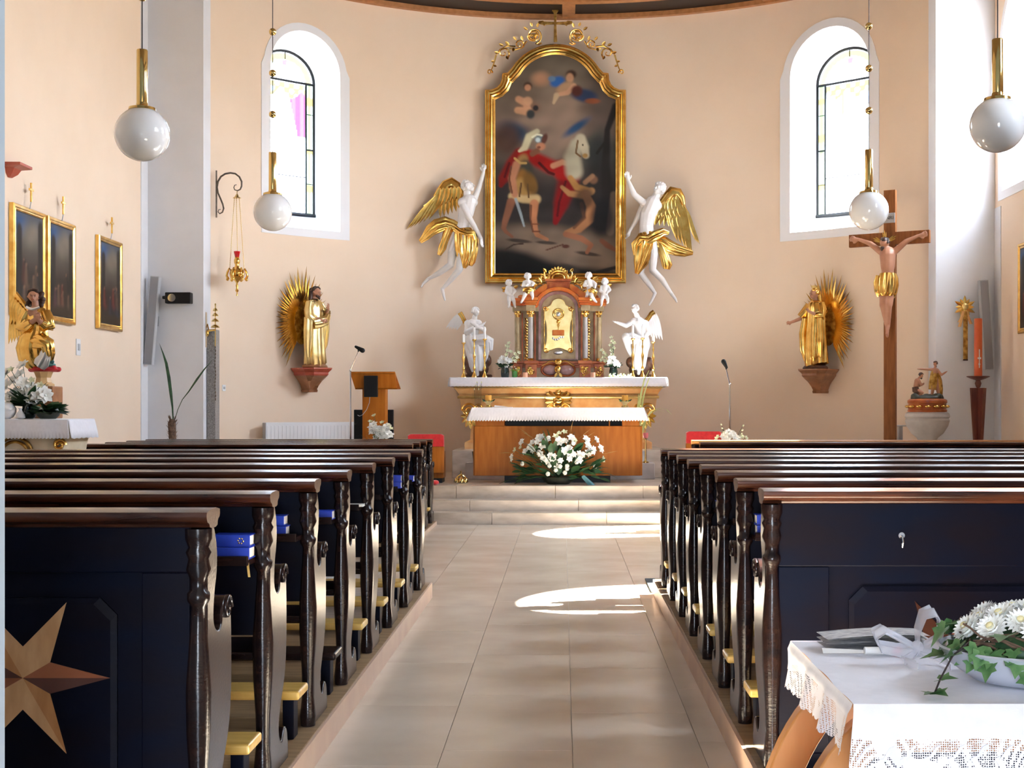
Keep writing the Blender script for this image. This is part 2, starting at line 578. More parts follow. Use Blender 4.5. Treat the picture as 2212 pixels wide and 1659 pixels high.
def paint(me, fn):
    """store a colour per vertex"""
    ca = me.color_attributes.new('Col', 'FLOAT_COLOR', 'POINT')
    n = len(me.vertices)
    co_ = np.empty(n * 3, dtype=np.float32)
    me.vertices.foreach_get('co', co_)
    rgb = fn(co_.reshape(-1, 3))
    out = np.ones((n, 4), dtype=np.float32)
    out[:, :3] = rgb
    ca.data.foreach_set('color', out.ravel())

# ================================================================ THE SHELL
RA, CX, CYA = 6.1, 0.095, 16.9                 # apse: radius and centre
XL, XR, ZC = -5.9, 6.13, 8.3                   # nave walls, ceiling height
def apse(u, z, d=0.0):
    t = u / RA
    return V((CX + (RA + d) * math.sin(t), CYA + (RA + d) * math.cos(t), z))
def left_wall(u, z, d=0.0):
    return V((XL - d, u, z))
def right_wall(u, z, d=0.0):
    return V((XR + d, u, z))

def arch_z(u, h):
    uc, hw, zb, zs = h
    return zs + math.sqrt(max(0.0, hw * hw - (u - uc) ** 2))

def arch_wall(name, mapf, u0, u1, z0, z1, holes, mat, n):
    us = {round(u0 + (u1 - u0) * i / n, 5) for i in range(n + 1)}
    for h in holes:
        for i in range(25):
            us.add(round(h[0] - h[1] * math.cos(math.pi * i / 24), 5))
    us = sorted(us)
    mb = MB()
    for a, b in zip(us, us[1:]):
        if b - a < 1e-4:
            continue
        m = (a + b) / 2
        hole = next((h for h in holes if abs(m - h[0]) < h[1]), None)
        def q(za, zb_, zc, zd):
            mb.add([mapf(a, za), mapf(b, zb_), mapf(b, zc), mapf(a, zd)], [(0, 1, 2, 3)])
        if hole is None:
            q(z0, z0, z1, z1)
        else:
            q(z0, z0, hole[2], hole[2])
            q(arch_z(a, hole), arch_z(b, hole), z1, z1)
    return struct(name, mb, mat, smooth=30)

def outline(uc, hw, zb, zs, n=20, bottom=6):
    p = [(uc - hw, zb), (uc - hw, (zb + zs) / 2), (uc - hw, zs)]
    p += [(uc - hw * math.cos(math.pi * i / n), zs + hw * math.sin(math.pi * i / n)) for i in range(1, n)]
    p += [(uc + hw, zs), (uc + hw, (zb + zs) / 2), (uc + hw, zb)]
    p += [(uc + hw - 2 * hw * i / bottom, zb) for i in range(1, bottom)]
    return p

def smooth_step(x, a, b):
    t = np.clip((x - a) / (b - a), 0, 1)
    return t * t * (3 - 2 * t)

def window(num, mapf, uc, hw, zb, zs, gh, gzb, D, bw, side, simple=False):
    zg = zs - 0.04
    A, B = outline(uc, hw, zb, zs), outline(uc, gh, gzb, zg)
    mb = MB()
    mb.loft([[mapf(u, z, 0) for u, z in A], [mapf(u, z, D) for u, z in B]], caps=False)
    root = struct('window_%d' % num, mb, reveal_m, smooth=40)
    # painted surround, a hair proud of the wall, a little wider below the springing
    O = []
    for (u, z) in A:
        du, ww = (u - uc) / hw, bw + (0.045 if z <= zs + 1e-6 else 0.0)
        if z > zs:
            k = (hw + bw) / hw
            O.append((uc + (u - uc) * k, zs + (z - zs) * k))
        else:
            O.append((uc + (u - uc) * (hw + ww) / hw, z - (bw if z <= zb + 1e-6 else 0)))
    n = len(A)
    mb = MB()
    for d0, d1, loopa, loopb in ((-0.012, -0.012, A, O), (0.0, -0.012, O, O), (-0.012, 0.0, A, A)):
        ra = [mapf(u, z, d0) for u, z in loopa]
        rb = [mapf(u, z, d1) for u, z in loopb]
        mb.loft([ra, rb], caps=False)
    mk('surround', mb, reveal_m, root, smooth=30)
    # lead and iron bars
    bd = 0.13
    wi = gh - bd
    def bar(pts, ww, nm='frame_bar'):
        m = MB()
        m.tube([mapf(u, z, D - 0.02) for u, z in pts], ww, 6)
        mk(nm, m, leadbar, root)
    rows = [gzb + (zg - gzb) * t for t in (0, 0.24, 0.5, 0.77, 1)]
    bar([B[i] for i in list(range(2, 23))], 0.024)
    bar([(uc + gh, zg), (uc + gh, gzb)], 0.022)
    bar([(uc - gh, zg), (uc - gh, gzb)], 0.022)
    bar([(uc - gh - 0.06, gzb), (uc + gh + 0.10, gzb)], 0.035, 'sill_bar')
    if not simple:
        bar([(uc - gh, zg), (uc + gh, zg)], 0.02)
        bar([(uc + wi, zg), (uc + wi, gzb)], 0.017)
        bar([(uc - wi, zg), (uc - wi, gzb)], 0.017)
        bar([(uc - wi, rows[1] + 0.1), (uc + wi, rows[1] + 0.1)], 0.008)
        bar([(uc + wi, rows[2]), (uc + gh, rows[2])], 0.014)
        bar([(uc - wi, rows[2]), (uc - gh, rows[2])], 0.014)
        bar([(uc, zg + wi), (uc, zg + gh)], 0.008)
        for r_ in (1, 3):
            for s in (-1, 1):
                bar([(uc + s * wi, rows[r_]), (uc + s * gh, rows[r_])], 0.006)
    # panes, each a sheet of coloured glass
    def col(u, z):
        x, n_ = u - uc, (z - gzb) / (zg - gzb)
        c = np.array([0.78, 0.80, 0.82])
        if simple:
            return c * (1.0 if abs(x) < gh * 0.82 else 0.7)
        rr = math.hypot(x, max(0.0, z - zg)) if z > zg else abs(x)
        if rr > wi:                                      # border: green, amber and clear
            t = (rr - wi) / bd
            band = math.sin(z * 9.0 + (x > 0)) + math.sin(z * 23.0) * 0.4
            c = np.array([0.085, 0.115, 0.085]) if t < 0.45 else np.array([0.15, 0.16, 0.13])
            if 0.35 < t < 0.75:
                c = np.array([0.062, 0.085, 0.035])
            if band > 0.9:
                c = np.array([0.115, 0.085, 0.025])
            if z > zg:
                c = np.array([0.15, 0.115, 0.04]) if t < 0.7 else np.array([0.22, 0.22, 0.2])
        else:
            if z > zg and rr > wi * 0.9:
                c = np.array([0.13, 0.14, 0.08])
            if z < zg:
                top = zg - 0.10 - 0.16 * abs(math.sin(x * 9 + 0.6))
                if z > top:                              # canopy of amber scrolls
                    c = np.array([0.125, 0.10, 0.035]) if math.sin(x * 40) * math.sin(z * 38) > -0.2 else np.array([0.13, 0.18, 0.19])
                elif x > 0.02 + (zg - z) * 0.22 and z > zg - 0.85 and num == 1:
                    c = np.array([0.17, 0.035, 0.085]) * (0.8 + 0.5 * (math.sin(x * 50) > 0))
                elif num == 2 and abs(x + 0.12) < 0.03 and zg - 0.5 < z < zg - 0.15:
                    c = np.array([0.12, 0.07, 0.04])
                elif num == 2 and x > 0.05 and z > zg - 0.4:
                    c = np.array([0.16, 0.13, 0.06]) if math.sin(x * 33 + z * 20) > 0 else np.array([0.16, 0.2, 0.28])
            elif abs(x) < 0.05 and z < zg + wi and z > zg + wi * 0.72:
                c = np.array([0.12, 0.05, 0.09])
        return c if c.min() > 0.5 else c * 0.42
    def pane(fn, nu, nv):
        uv = [fn(i / nu, j / nv) for j in range(nv + 1) for i in range(nu + 1)]
        m = MB()
        m.grid(lambda a, b: mapf(*fn(a, b), D), nu, nv)
        o = mk('pane', m, glass_m, root, smooth=0)
        paint(o.data, lambda co_: np.array([col(*q) for q in uv]))
    if simple:
        pane(lambda a, b: (uc - gh + 2 * gh * a, gzb + (zg - gzb) * b), 20, 40)
        pane(lambda a, b: (uc - gh * b * math.cos(math.pi * a), zg + gh * b * math.sin(math.pi * a)), 20, 10)
    else:
        for r_ in range(4):
            for s in (-1, 1):
                pane(lambda a, b: (uc + s * (wi + bd * a), rows[r_] + (rows[r_ + 1] - rows[r_]) * b), 8, 22)
        mid = [gzb, rows[1] + 0.1, zg]
        for k in range(2):
            pane(lambda a, b: (uc - wi + 2 * wi * a, mid[k] + (mid[k + 1] - mid[k]) * b), 36, 60 if k else 12)
        pane(lambda a, b: (uc - wi * b * math.cos(math.pi * a), zg + wi * b * math.sin(math.pi * a)), 30, 16)
        for k in range(4):
            pane(lambda a, b: (uc - (wi + bd * b) * math.cos(math.pi * (k + a) / 4), zg + (wi + bd * b) * math.sin(math.pi * (k + a) / 4)), 10, 6)
    # daylight portal: only guides the sky's own light through this opening
    c = mapf(uc, (zb + zs + hw) / 2, D + 0.02)
    nin = (mapf(uc, 5, 0) - mapf(uc, 5, 1)).normalized()
    portal(c, nin, 2 * gh, zs + gh - gzb)
    return root

def portal(c, nin, sx_, sy_):
    l = bpy.data.lights.new('window portal', 'AREA')
    l.shape, l.size, l.size_y = 'RECTANGLE', sx_, sy_
    l.energy = 0.0
    l.cycles.is_portal = True
    o = bpy.data.objects.new('window portal', l)
    o.location = c
    o.rotation_euler = nin.to_track_quat('-Z', 'Z').to_euler()
    COL.objects.link(o)

UA = RA * math.asin((5.1 + CX) / RA)
wl = (-R(42.0) * RA, 0.62, 4.24, 6.67)
wr = (R(41.5) * RA, 0.70, 4.24, 6.67)
arch_wall('wall_apse', apse, -UA, UA, 0.0, ZC, [wl, wr], plaster, 90)
nave_r = [(18.42, 0.95, 4.5, 6.4), (12.62, 0.95, 4.5, 6.4), (6.82, 0.95, 4.5, 6.4)]
nave_l = []
arch_wall('wall_right', right_wall, 2.2, 20.3, 0.0, ZC, nave_r, plaster, 20)
arch_wall('wall_left', left_wall, 2.2, 20.3, 0.0, ZC, nave_l, plaster, 20)
window(1, apse, *wl, 0.47, 4.54, 0.60, 0.12, 'left')
window(2, apse, *wr, 0.52, 4.54, 0.60, 0.13, 'right')
for k, h in enumerate(nave_r):
    window(3 + k, right_wall, *h, 0.78, 4.75, 0.5, 0.12, 'right', simple=True)
for k, h in enumerate(nave_l):
    window(6 + k, left_wall, *h, 0.58, 4.8, 0.55, 0.12, 'left', simple=True)

# grey white piers of the triumphal arch and the painted bands beside them
struct('wall_arch_pier', MB().box(XL - 0.4, -5.1, 19.7, 20.35, 0, ZC), whitewash, smooth=0)
struct('wall_arch_pier', MB().box(5.29, XR + 0.4, 19.7, 20.35, 0, ZC), whitewash, smooth=0)
struct('trim_1', MB().box(XL - 0.05, XL + 0.012, 19.40, 19.7, 0, ZC), whitewash, smooth=0)
struct('trim_2', MB().box(XR - 0.012, XR + 0.05, 19.42, 19.7, 0, 4.3), whitewash, smooth=0)
# the wall the picture is taken through, and the porch behind it
mb = MB()
mb.box(XL - 0.3, -1.1, 2.2, 2.737, 0, 3.3)
mb.box(1.9, XR + 0.3, 2.2, 2.737, 0, 3.3)
mb.box(XL - 0.3, XR + 0.3, 2.2, 2.737, 3.3, ZC + 0.1)
struct('wall_entrance', mb, jamb_m, smooth=0)
mb = MB()
mb.box(-3.2, -3.0, -4.0, 2.2, 0, 3.5).box(3.0, 3.2, -4.0, 2.2, 0, 3.5)
mb.box(-3.2, -0.95, -4.1, -3.9, 0, 3.5).box(0.95, 3.2, -4.1, -3.9, 0, 3.5).box(-0.95, 0.95, -4.1, -3.9, 2.5, 3.5)
struct('wall_porch', mb, plaster, smooth=0)
struct('ceiling_porch', MB().box(-3.2, 3.2, -4.1, 2.2, 3.45, 3.6), whitewash, smooth=0)
struct('floor_porch', MB().box(-3.2, 3.2, -4.1, -2.69, -0.2, -0.006), base_floor_m, smooth=0)
portal(V((0, -4.0, 1.25)), V((0, 1, 0)), 1.9, 2.5)

# timber ceiling with its curved cornice
struct('ceiling', MB().box(XL - 0.4, XR + 0.4, 2.0, 19.7, ZC, ZC + 0.15), vault_m, smooth=0)
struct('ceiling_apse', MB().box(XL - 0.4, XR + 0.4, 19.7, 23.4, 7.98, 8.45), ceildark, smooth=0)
def ring_band(r0, r1, z0, z1):
    mb = MB()
    N = 60
    rings = []
    for i in range(N + 1):
        t = (-UA + 2 * UA * i / N) / RA
        s_, c_ = math.sin(t), math.cos(t)
        rings.append([V((CX + r * s_, CYA + r * c_, z)) for r, z in ((r0, z0), (r1, z0), (r1, z1), (r0, z1))])
    return mb.loft(rings)
struct('trim_3', ring_band(RA - 0.10, RA + 0.02, 7.90, 7.975), ceilwood, smooth=30)
struct('trim_4', ring_band(RA - 1.05, RA - 0.90, 7.90, 7.985), ceilwood, smooth=30)
for k, deg in enumerate((0.0, -32, 32)):
    t = R(deg)
    d, s = V((math.sin(t), math.cos(t), 0)), V((math.cos(t), -math.sin(t), 0))
    c0, c1 = V((CX, CYA, 0)) + d * (RA - 0.06), V((CX, CYA, 0)) + d * (RA - 3.0)
    mb = MB()
    vs_ = [c + s * q + V((0, 0, z)) for c in (c0, c1) for q, z in ((-0.105, 7.93), (0.105, 7.93), (0.105, 7.985), (-0.105, 7.985))]
    mb.loft([vs_[:4], vs_[4:]])
    struct('ceiling_beam' if k == 0 else 'ceiling_beam', mb, ceilwood, smooth=0)

# ---------------------------------------------------------------- floor
fl = struct('floor', MB().box(XL - 0.3, XR + 0.3, -2.7, 18.8, -0.2, -0.006), base_floor_m, smooth=0)
slab_me = {}
JX = [-1.62, -1.07, -0.51, 0.04, 0.59, 1.14, 1.69]
for i in range(6):
    y = 2.76 - (0.0, 0.55, 0.3, 0.72, 0.15, 0.6)[i]
    while y < 17.5:
        y1 = min(y + 1.15, 17.52)
        y0 = max(y, 2.2)
        if y1 - y0 > 0.1:
            wx, wy = JX[i + 1] - JX[i] - 0.003, y1 - y0 - 0.003
            key = (round(wx, 3), round(wy, 3))
            if key not in slab_me:
                o = mk('slab', MB().box(-wx / 2, wx / 2, -wy / 2, wy / 2, -0.006, 0.0), marble, fl, smooth=0)
                slab_me[key] = o
            else:
                o = inst(slab_me[key], fl)
            o.location = ((JX[i] + JX[i + 1]) / 2, (y0 + y1) / 2, 0)
        y += 1.15

# three altar steps, each of long stone slabs, and the sanctuary floor
def step(y0, y1, z0, z1, cuts):
    xs = [XL] + cuts + [XR]
    root = None
    for a, b in zip(xs, xs[1:]):
        mb = MB().box(a + 0.001, b - 0.001, y0, y1, z0, z1)
        if root is None:
            root = struct('altar_step', mb, stepstone, smooth=0, bevel=0.006)
        else:
            mk('slab', mb, stepstone, root, smooth=0, bevel=0.006)
step(17.54, 17.9, -0.05, 0.146, [-3.0, -0.9, 0.55, 2.4])
step(17.86, 18.25, 0.0, 0.285, [-3.4, -1.2, 0.2, 1.9, 3.6])
step(18.2, 18.75, 0.0, 0.452, [-3.1, -1.4, -0.1, 1.05, 3.0])
struct('floor_sanctuary', MB().box(XL - 0.3, XR + 0.3, 18.74, 23.3, -0.2, 0.450), stepstone, smooth=0)

# ---------------------------------------------------------------- pews
PROF = [(0.0, 1.10), (0.085, 1.10), (0.115, 1.05), (0.125, 1.0), (0.115, 0.95), (0.09, 0.90), (0.078, 0.85), (0.078, 0.815), (0.10, 0.79),
        (0.14, 0.775), (0.175, 0.79), (0.178, 0.825), (0.20, 0.862), (0.235, 0.875), (0.272, 0.865), (0.292, 0.83), (0.30, 0.76), (0.305, 0.66),
        (0.30, 0.56), (0.285, 0.485), (0.25, 0.42), (0.20, 0.36), (0.165, 0.31), (0.155, 0.275), (0.17, 0.235), (0.20, 0.21), (0.235, 0.225),
        (0.25, 0.25), (0.28, 0.255), (0.31, 0.235), (0.325, 0.19), (0.335, 0.15), (0.335, 0.12)]
PROF = PROF[:2] + chaikin(PROF[2:-1], 1, closed=False) + [PROF[-1], (0.0, 0.12)]

def rail_profile():
    return chaikin([(-0.055, 1.135), (-0.05, 1.155), (0.10, 1.158), (0.105, 1.13), (0.075, 1.12), (0.075, 1.10), (-0.015, 1.10), (-0.02, 1.115), (-0.045, 1.12)], 1)

def make_pew(s, L, rear=None):
    root = thing('church_pew', 'x', 'pew')
    X = lambda a: s * a
    ep = MB().prism(PROF, lambda a, b, d: V((X(d), a, b)), 0.0, 0.048)
    e1 = mk('end_panel', ep, pewwood, root, smooth=40, bevel=0.006, seg=2)
    sc_ = MB()                                               # carved arm scroll on the aisle face
    pts = [V((X(-0.004), 0.235 + 0.045 * (1 - t) * math.cos(t * 9), 0.83 + 0.045 * (1 - t) * math.sin(t * 9))) for t in [i / 14 * 0.8 for i in range(15)]]
    sc_.tube(pts, 0.008, 6)
    mk('scroll', sc_, pewwood, e1, smooth=180)
    inst(e1, root, (X(L - 0.048), 0, 0))
    ml = MB().lathe([(0.030, 0.12), (0.034, 0.16), (0.03, 0.20), (0.024, 0.26), (0.027, 0.36), (0.036, 0.50), (0.038, 0.62), (0.030, 0.74), (0.024, 0.82), (0.022, 0.87),
                     (0.034, 0.89), (0.034, 0.91), (0.024, 0.92), (0.025, 0.95), (0.037, 0.98), (0.030, 1.01), (0.038, 1.03), (0.030, 1.045), (0.040, 1.07), (0.040, 1.10)],
                    (X(0.024), -0.006, 0), 12)
    mk('edge_moulding', ml, pewwood, root, smooth=50)
    mk('top_rail', MB().prism(rail_profile(), lambda a, b, d: V((X(d), a, b)), -0.012, L + 0.01), railwood, root, smooth=50)
    mk('seat', MB().box(min(X(0.05), X(L - 0.05)), max(X(0.05), X(L - 0.05)), 0.02, 0.38, 0.545, 0.575), pewwood, root, smooth=0, bevel=0.006)
    x0, x1 = min(X(0.048), X(L - 0.048)), max(X(0.048), X(L - 0.048))
    if rear is None:
        mk('back_panel', MB().box(x0, x1, 0.012, 0.036, 0.64, 1.105), backwood, root, smooth=0)
        mk('book_shelf', MB().box(x0, x1, -0.135, 0.012, 0.905, 0.925).box(x0, x1, -0.145, -0.13, 0.905, 0.94), pewwood, root, smooth=0, bevel=0.003)
        return root
    # the last pew of a block shows a framed rear face with star inlays
    mk('back_panel', MB().box(x0, x1, 0.004, 0.036, 0.12, 1.105), backwood, root, smooth=0)
    a0, wd, pitch, zt, zb, star = rear
    n = int((L - 0.2) / pitch)
    fr = MB()
    def bx(a, b, z0, z1, y0=-0.014, y1=0.004):
        fr.box(min(X(a), X(b)), max(X(a), X(b)), y0, y1, z0, z1)
    bx(0.048, L - 0.048, zt, 1.105)
    bx(0.048, L - 0.048, 0.12, zb)
    ed = 0.048
    for k in range(n):
        bx(ed, a0 + k * pitch, zb, zt)
        ed = a0 + k * pitch + wd
    bx(ed, L - 0.048, zb, zt)
    mk('frame', fr, backwood, root, smooth=0, bevel=0.004)
    for k in range(n):
        a = a0 + k * pitch
        i0, c = 0.075, 0.05
        p = lambda u0, u1, z0, z1, c_, y: [V((X(u), y, z)) for u, z in ((u0 + c_, z0), (u1 - c_, z0), (u1, z0 + c_), (u1, z1 - c_), (u1 - c_, z1), (u0 + c_, z1), (u0, z1 - c_), (u0, z0 + c_))]
        fp = MB().loft([p(a + i0, a + wd - i0, zb + i0, zt - i0, c, 0.006), p(a + i0, a + wd - i0, zb + i0, zt - i0, c, -0.004),
                        p(a + i0 + 0.018, a + wd - i0 - 0.018, zb + i0 + 0.018, zt - i0 - 0.018, c, -0.010)])
        f = mk('field_panel', fp, backwood, root, smooth=0)
        cxs, czs, r_ = a + wd / 2, star[0], star[1]
        for j in range(6):
            an = R(60 * j)
            for h in (-1, 1):
                tip = V((X(cxs + r_ * math.cos(an)), -0.0125, czs + r_ * math.sin(an)))
                val = V((X(cxs + r_ * 0.36 * math.cos(an + h * R(30))), -0.0125, czs + r_ * 0.36 * math.sin(an + h * R(30))))
                cen = V((X(cxs), -0.0125, czs))
                m = star[2][j % 3][0 if h < 0 else 1]
                rb = MB().loft([[cen, tip, val], [q + V((0, 0.004, 0)) for q in (cen, tip, val)]])
                mk('star_ray', rb, m, f, smooth=0)
    return root

def kneeler(root, s, L, mat):
    x0, x1 = (0.0, L) if s > 0 else (-L, 0.0)
    k = mk('kneeler', MB().box(x0, x1, -0.33, -0.13, 0.292, 0.328), mat, root, smooth=0, bevel=0.010, seg=3)
    for a in (0.035, L - 0.08):
        b = MB().box(min(s * a, s * (a + 0.045)), max(s * a, s * (a + 0.045)), -0.26, -0.17, 0.12, 0.292)
        mk('kneeler_post', b, backwood, k, smooth=0, bevel=0.004)
    return k

STAR_L = (0.66, 0.257, [(stardark, starrust), (starmid, starlight), (starlight, starmid)])
STAR_L = (0.66, 0.257, [(starrust, stardark), (starmid, starlight), (starlight, starlight)])
STAR_R = (0.52, 0.257, [(stardark, stardark), (starfaint, stardark), (starfaint, starfaint)])
ORD = ['second', 'third', 'fourth', 'fifth', 'sixth', 'seventh', 'eighth']
LY = [4.10 + 0.878 * i for i in range(8)]
RY = [5.15 + 0.757 * i for i in range(8)]
LA, RAX = -1.05, 0.75
ga, gb, gc, gd = 'pews left of the aisle', 'pews right of the aisle', 'front pews on the left', 'front pews on the right'
pa = make_pew(-1, 4.3, rear=(0.19, 0.70, 0.89, 0.97, 0.22, STAR_L))
tag(pa, 'nearest left pew, its blue black back inlaid with pale wooden stars', 'pew', ga).location = (LA, LY[0], 0)
pr = make_pew(1, 4.5, rear=(0.235, 0.89, 1.08, 0.87, 0.18, STAR_R))
tag(pr, 'nearest right pew, dark framed back with rust stars behind the lace table', 'pew', gb).location = (RAX, RY[0], 0)
hk = MB().tube([(0.502, -0.012, 0.985), (0.502, -0.03, 0.98), (0.502, -0.04, 0.96), (0.502, -0.032, 0.945), (0.502, -0.022, 0.955)], 0.004, 8).lathe([(0.012, -0.018), (0.012, -0.012)], (0.502, 0, 0.985), 12, axis='y')
mk('coat_hook', hk, chrome, pr)
pl0 = make_pew(-1, 4.3)
tag(pl0, 'second dark pew from the camera on the left of the aisle', 'pew', ga).location = (LA, LY[1], 0)
kneeler(pl0, -1, 4.3, kneelwood)
for i in range(2, 8):
    c = copytree(pl0, (LA, LY[i], 0), label='%s dark pew from the camera on the left of the aisle' % ORD[i - 1], group=ga)
    if i == 3:
        for ch in c.children:
            if ch.name.startswith('kneeler'):
                ch.data = ch.data.copy()
                ch.data.materials[0] = pewwood
                ch['label'] = 'black kneeler board'
pr0 = make_pew(1, 4.5)
tag(pr0, 'second dark pew from the camera on the right of the aisle', 'pew', gb).location = (RAX, RY[1], 0)
kneeler(pr0, 1, 4.5, kneelwood)
for i in range(2, 8):
    copytree(pr0, (RAX, RY[i], 0), label='%s dark pew from the camera on the right of the aisle' % ORD[i - 1], group=gb)
pf0 = make_pew(-1, 3.5)
kneeler(pf0, -1, 3.5, kneelwood)
tag(pf0, 'rearmost of the four left front pews below the altar steps', 'pew', gc).location = (-1.62, 14.85, -0.07)
for i, lb in ((1, 'second of the four left front pews, counted from the rear'), (2, 'third of the four left front pews, counted from the rear'), (3, 'foremost left pew, closest to the altar steps')):
    copytree(pf0, (-1.62, 14.85 + 0.755 * i, -0.07), label=lb, group=gc)
pg0 = make_pew(1, 4.0)
kneeler(pg0, 1, 4.0, kneelwood)
tag(pg0, 'rear one of the two right front pews below the altar steps', 'pew', gd).location = (1.55, 15.6, -0.07)
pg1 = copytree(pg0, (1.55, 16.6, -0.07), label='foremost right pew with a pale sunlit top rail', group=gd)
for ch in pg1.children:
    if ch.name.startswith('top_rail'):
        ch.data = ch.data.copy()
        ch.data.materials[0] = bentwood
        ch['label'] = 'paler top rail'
for nm, x0, x1, y0, y1, z in (('pew_platform', -5.6, LA + 0.03, 3.9, 10.72, 0.12), ('pew_platform', RAX - 0.03, 5.7, 4.95, 10.92, 0.12),
                              ('pew_platform', -5.3, -1.6, 14.4, 17.5, 0.05), ('pew_platform', 1.53, 5.7, 15.15, 17.1, 0.05)):
    o = struct(nm, MB().box(x0, x1, y0, y1, -0.006, z - 0.002), platwood, smooth=0, bevel=0.004)
    ex = x1 if x1 < 0 else x0
    mk('platform_edge', MB().box(ex - 0.012, ex + 0.012, y0, y1, -0.006, z - 0.004), plinth_m, o, smooth=0)
mk_mat = tag(mk('floor_mat', MB().box(0.70, 1.45, 10.98, 11.85, 0.0, 0.012), pm('dark grey mat', (0.05, 0.06, 0.065), rough=0.95), smooth=0),
             'dark grey floor mat beside the front end of the right pew block', 'mat')

# hymn books on the ledges
def hymnbook(x, y, z, wd, label, grp='blue hymn books on the pew ledges', t=0.042, dep=0.10, mat=None, tilt=0.0):
    r = thing('hymn_book', label, 'book', (x, y, z), tilt, grp)
    mk('cover', MB().box(-wd / 2, wd / 2, -dep / 2, dep / 2, 0, 0.004).box(-wd / 2, wd / 2, -dep / 2, dep / 2, t - 0.004, t).box(-wd / 2, wd / 2, -dep / 2, -dep / 2 + 0.004, 0.003, t - 0.003),
       mat or bookblue, r, smooth=0, bevel=0.0015)
    mk('page_block', MB().box(-wd / 2 + 0.004, wd / 2 - 0.004, -dep / 2 + 0.003, dep / 2 - 0.004, 0.004, t - 0.004), paper, r, smooth=0)
    return r
zl = 0.9255
b1 = hymnbook(-1.165, LY[1] - 0.068, zl, 0.135, 'lower of two blue hymn books on the ledge nearest the camera')
b2 = hymnbook(-1.165, LY[1] - 0.060, zl + 0.043, 0.135, 'upper blue hymn book with a gold emblem on the nearest ledge')
em = MB()
for k in range(7):
    em.ell((0.035 + 0.009 * math.cos(k), -0.0505, 0.021 + 0.009 * math.sin(k)), (0.003, 0.001, 0.003), 6, 4)
mk('emblem', em, gold, b2)
mk('ribbon', MB().strip([V((0.06, -0.052, 0.01)), V((0.066, -0.06, -0.03)), V((0.07, -0.062, -0.06))], V((0.004, 0, 0)), V((0, -1, 0)), 0.0006, seg=2), kneelwood, b1)
hymnbook(-1.205, LY[2] - 0.068, zl, 0.12, 'lower of two blue hymn books on the second left ledge')
hymnbook(-1.21, LY[2] - 0.058, zl + 0.043, 0.11, 'upper of two blue hymn books on the second left ledge')
hymnbook(-1.16, LY[3] - 0.068, zl, 0.12, 'single blue hymn book on the third left ledge')
hymnbook(-1.13, LY[4] - 0.068, zl, 0.10, 'white song sheet booklet lying on the fourth left ledge', None, 0.012, 0.1, paper)
hymnbook(-1.14, LY[6] - 0.068, zl, 0.12, 'lower of two blue hymn books on the seventh left ledge')
hymnbook(-1.14, LY[6] - 0.06, zl + 0.043, 0.12, 'upper of two blue hymn books on the seventh left ledge')
hymnbook(-1.15, LY[7] - 0.068, zl, 0.12, 'blue hymn book on the frontmost ledge of the left block')
hymnbook(0.86, RY[1] - 0.068, zl, 0.10, 'lower blue hymn book on the nearest right ledge')
hymnbook(0.86, RY[1] - 0.06, zl + 0.043, 0.10, 'upper blue hymn book on the nearest right ledge')
hymnbook(0.86, RY[3] - 0.068, zl, 0.10, 'blue hymn book on the third right ledge')

# ================================================================ CARVING HELPERS
class Fig:
    """a thing laid out in photo pixels at one real distance: d is depth in the same unit, minus = towards the nave"""
    def __init__(s, name, label, cat, ox, oy, Y, group=None):
        s.ox, s.oy, s.Y, s.k = ox, oy, Y, Y / F
        s.root = thing(name, label, cat, P(ox, oy, Y), 0, group)
    def p(s, x, y, d=0.0):
        return V(((x - s.ox) * s.k, d * s.k, -(y - s.oy) * s.k))
    def pts(s, l):
        return [s.p(*q) for q in l]
    def els(s, l):
        o = []
        for q in l:
            if q[0] == 'c':
                o.append(('c', s.p(*q[1]), s.p(*q[2]), q[3] * s.k * (1.1 if q[3] > 12 else 1.0), q[4] * s.k * (1.1 if q[4] > 12 else 1.0)))
            else:
                rt = MX.Rotation(R(q[3]), 3, 'Y') if len(q) > 3 else None
                o.append(('e', s.p(*q[1]), tuple(a * s.k for a in q[2]), rt))
        return o
    def blob(s, name, l, mat, vox=0.8, parent=None, it=3):
        return blob(name, s.els(l), mat, parent or s.root, vox * s.k, it)
    def box(s, mb, x0, x1, y0, y1, d0, d1):
        a, b = s.p(x0, y1, d0), s.p(x1, y0, d1)
        return mb.box(a.x, b.x, a.y, b.y, a.z, b.z)
    def prism(s, mb, poly, d0, d1):
        return mb.prism(poly, lambda a, b, d: s.p(a, b, d), d0, d1)
    def lathe(s, mb, x, d, prof, seg=14, y0=0.0):
        return mb.lathe([(r * s.k, -(y - s.oy) * s.k) for r, y in prof], ((x - s.ox) * s.k, d * s.k, 0), seg)
    def tube(s, mb, l, r, seg=6):
        return mb.tube(s.pts(l), [a * s.k for a in r] if isinstance(r, (list, tuple)) else r * s.k, seg)
    def ell(s, mb, x, y, d, r, seg=10, rings=6):
        return mb.ell(s.p(x, y, d), tuple(a * s.k for a in r) if isinstance(r, (list, tuple)) else r * s.k, seg, rings)
    def mk(s, name, mb, mat, parent=None, **k):
        return mk(name, mb, mat, parent or s.root, **k)

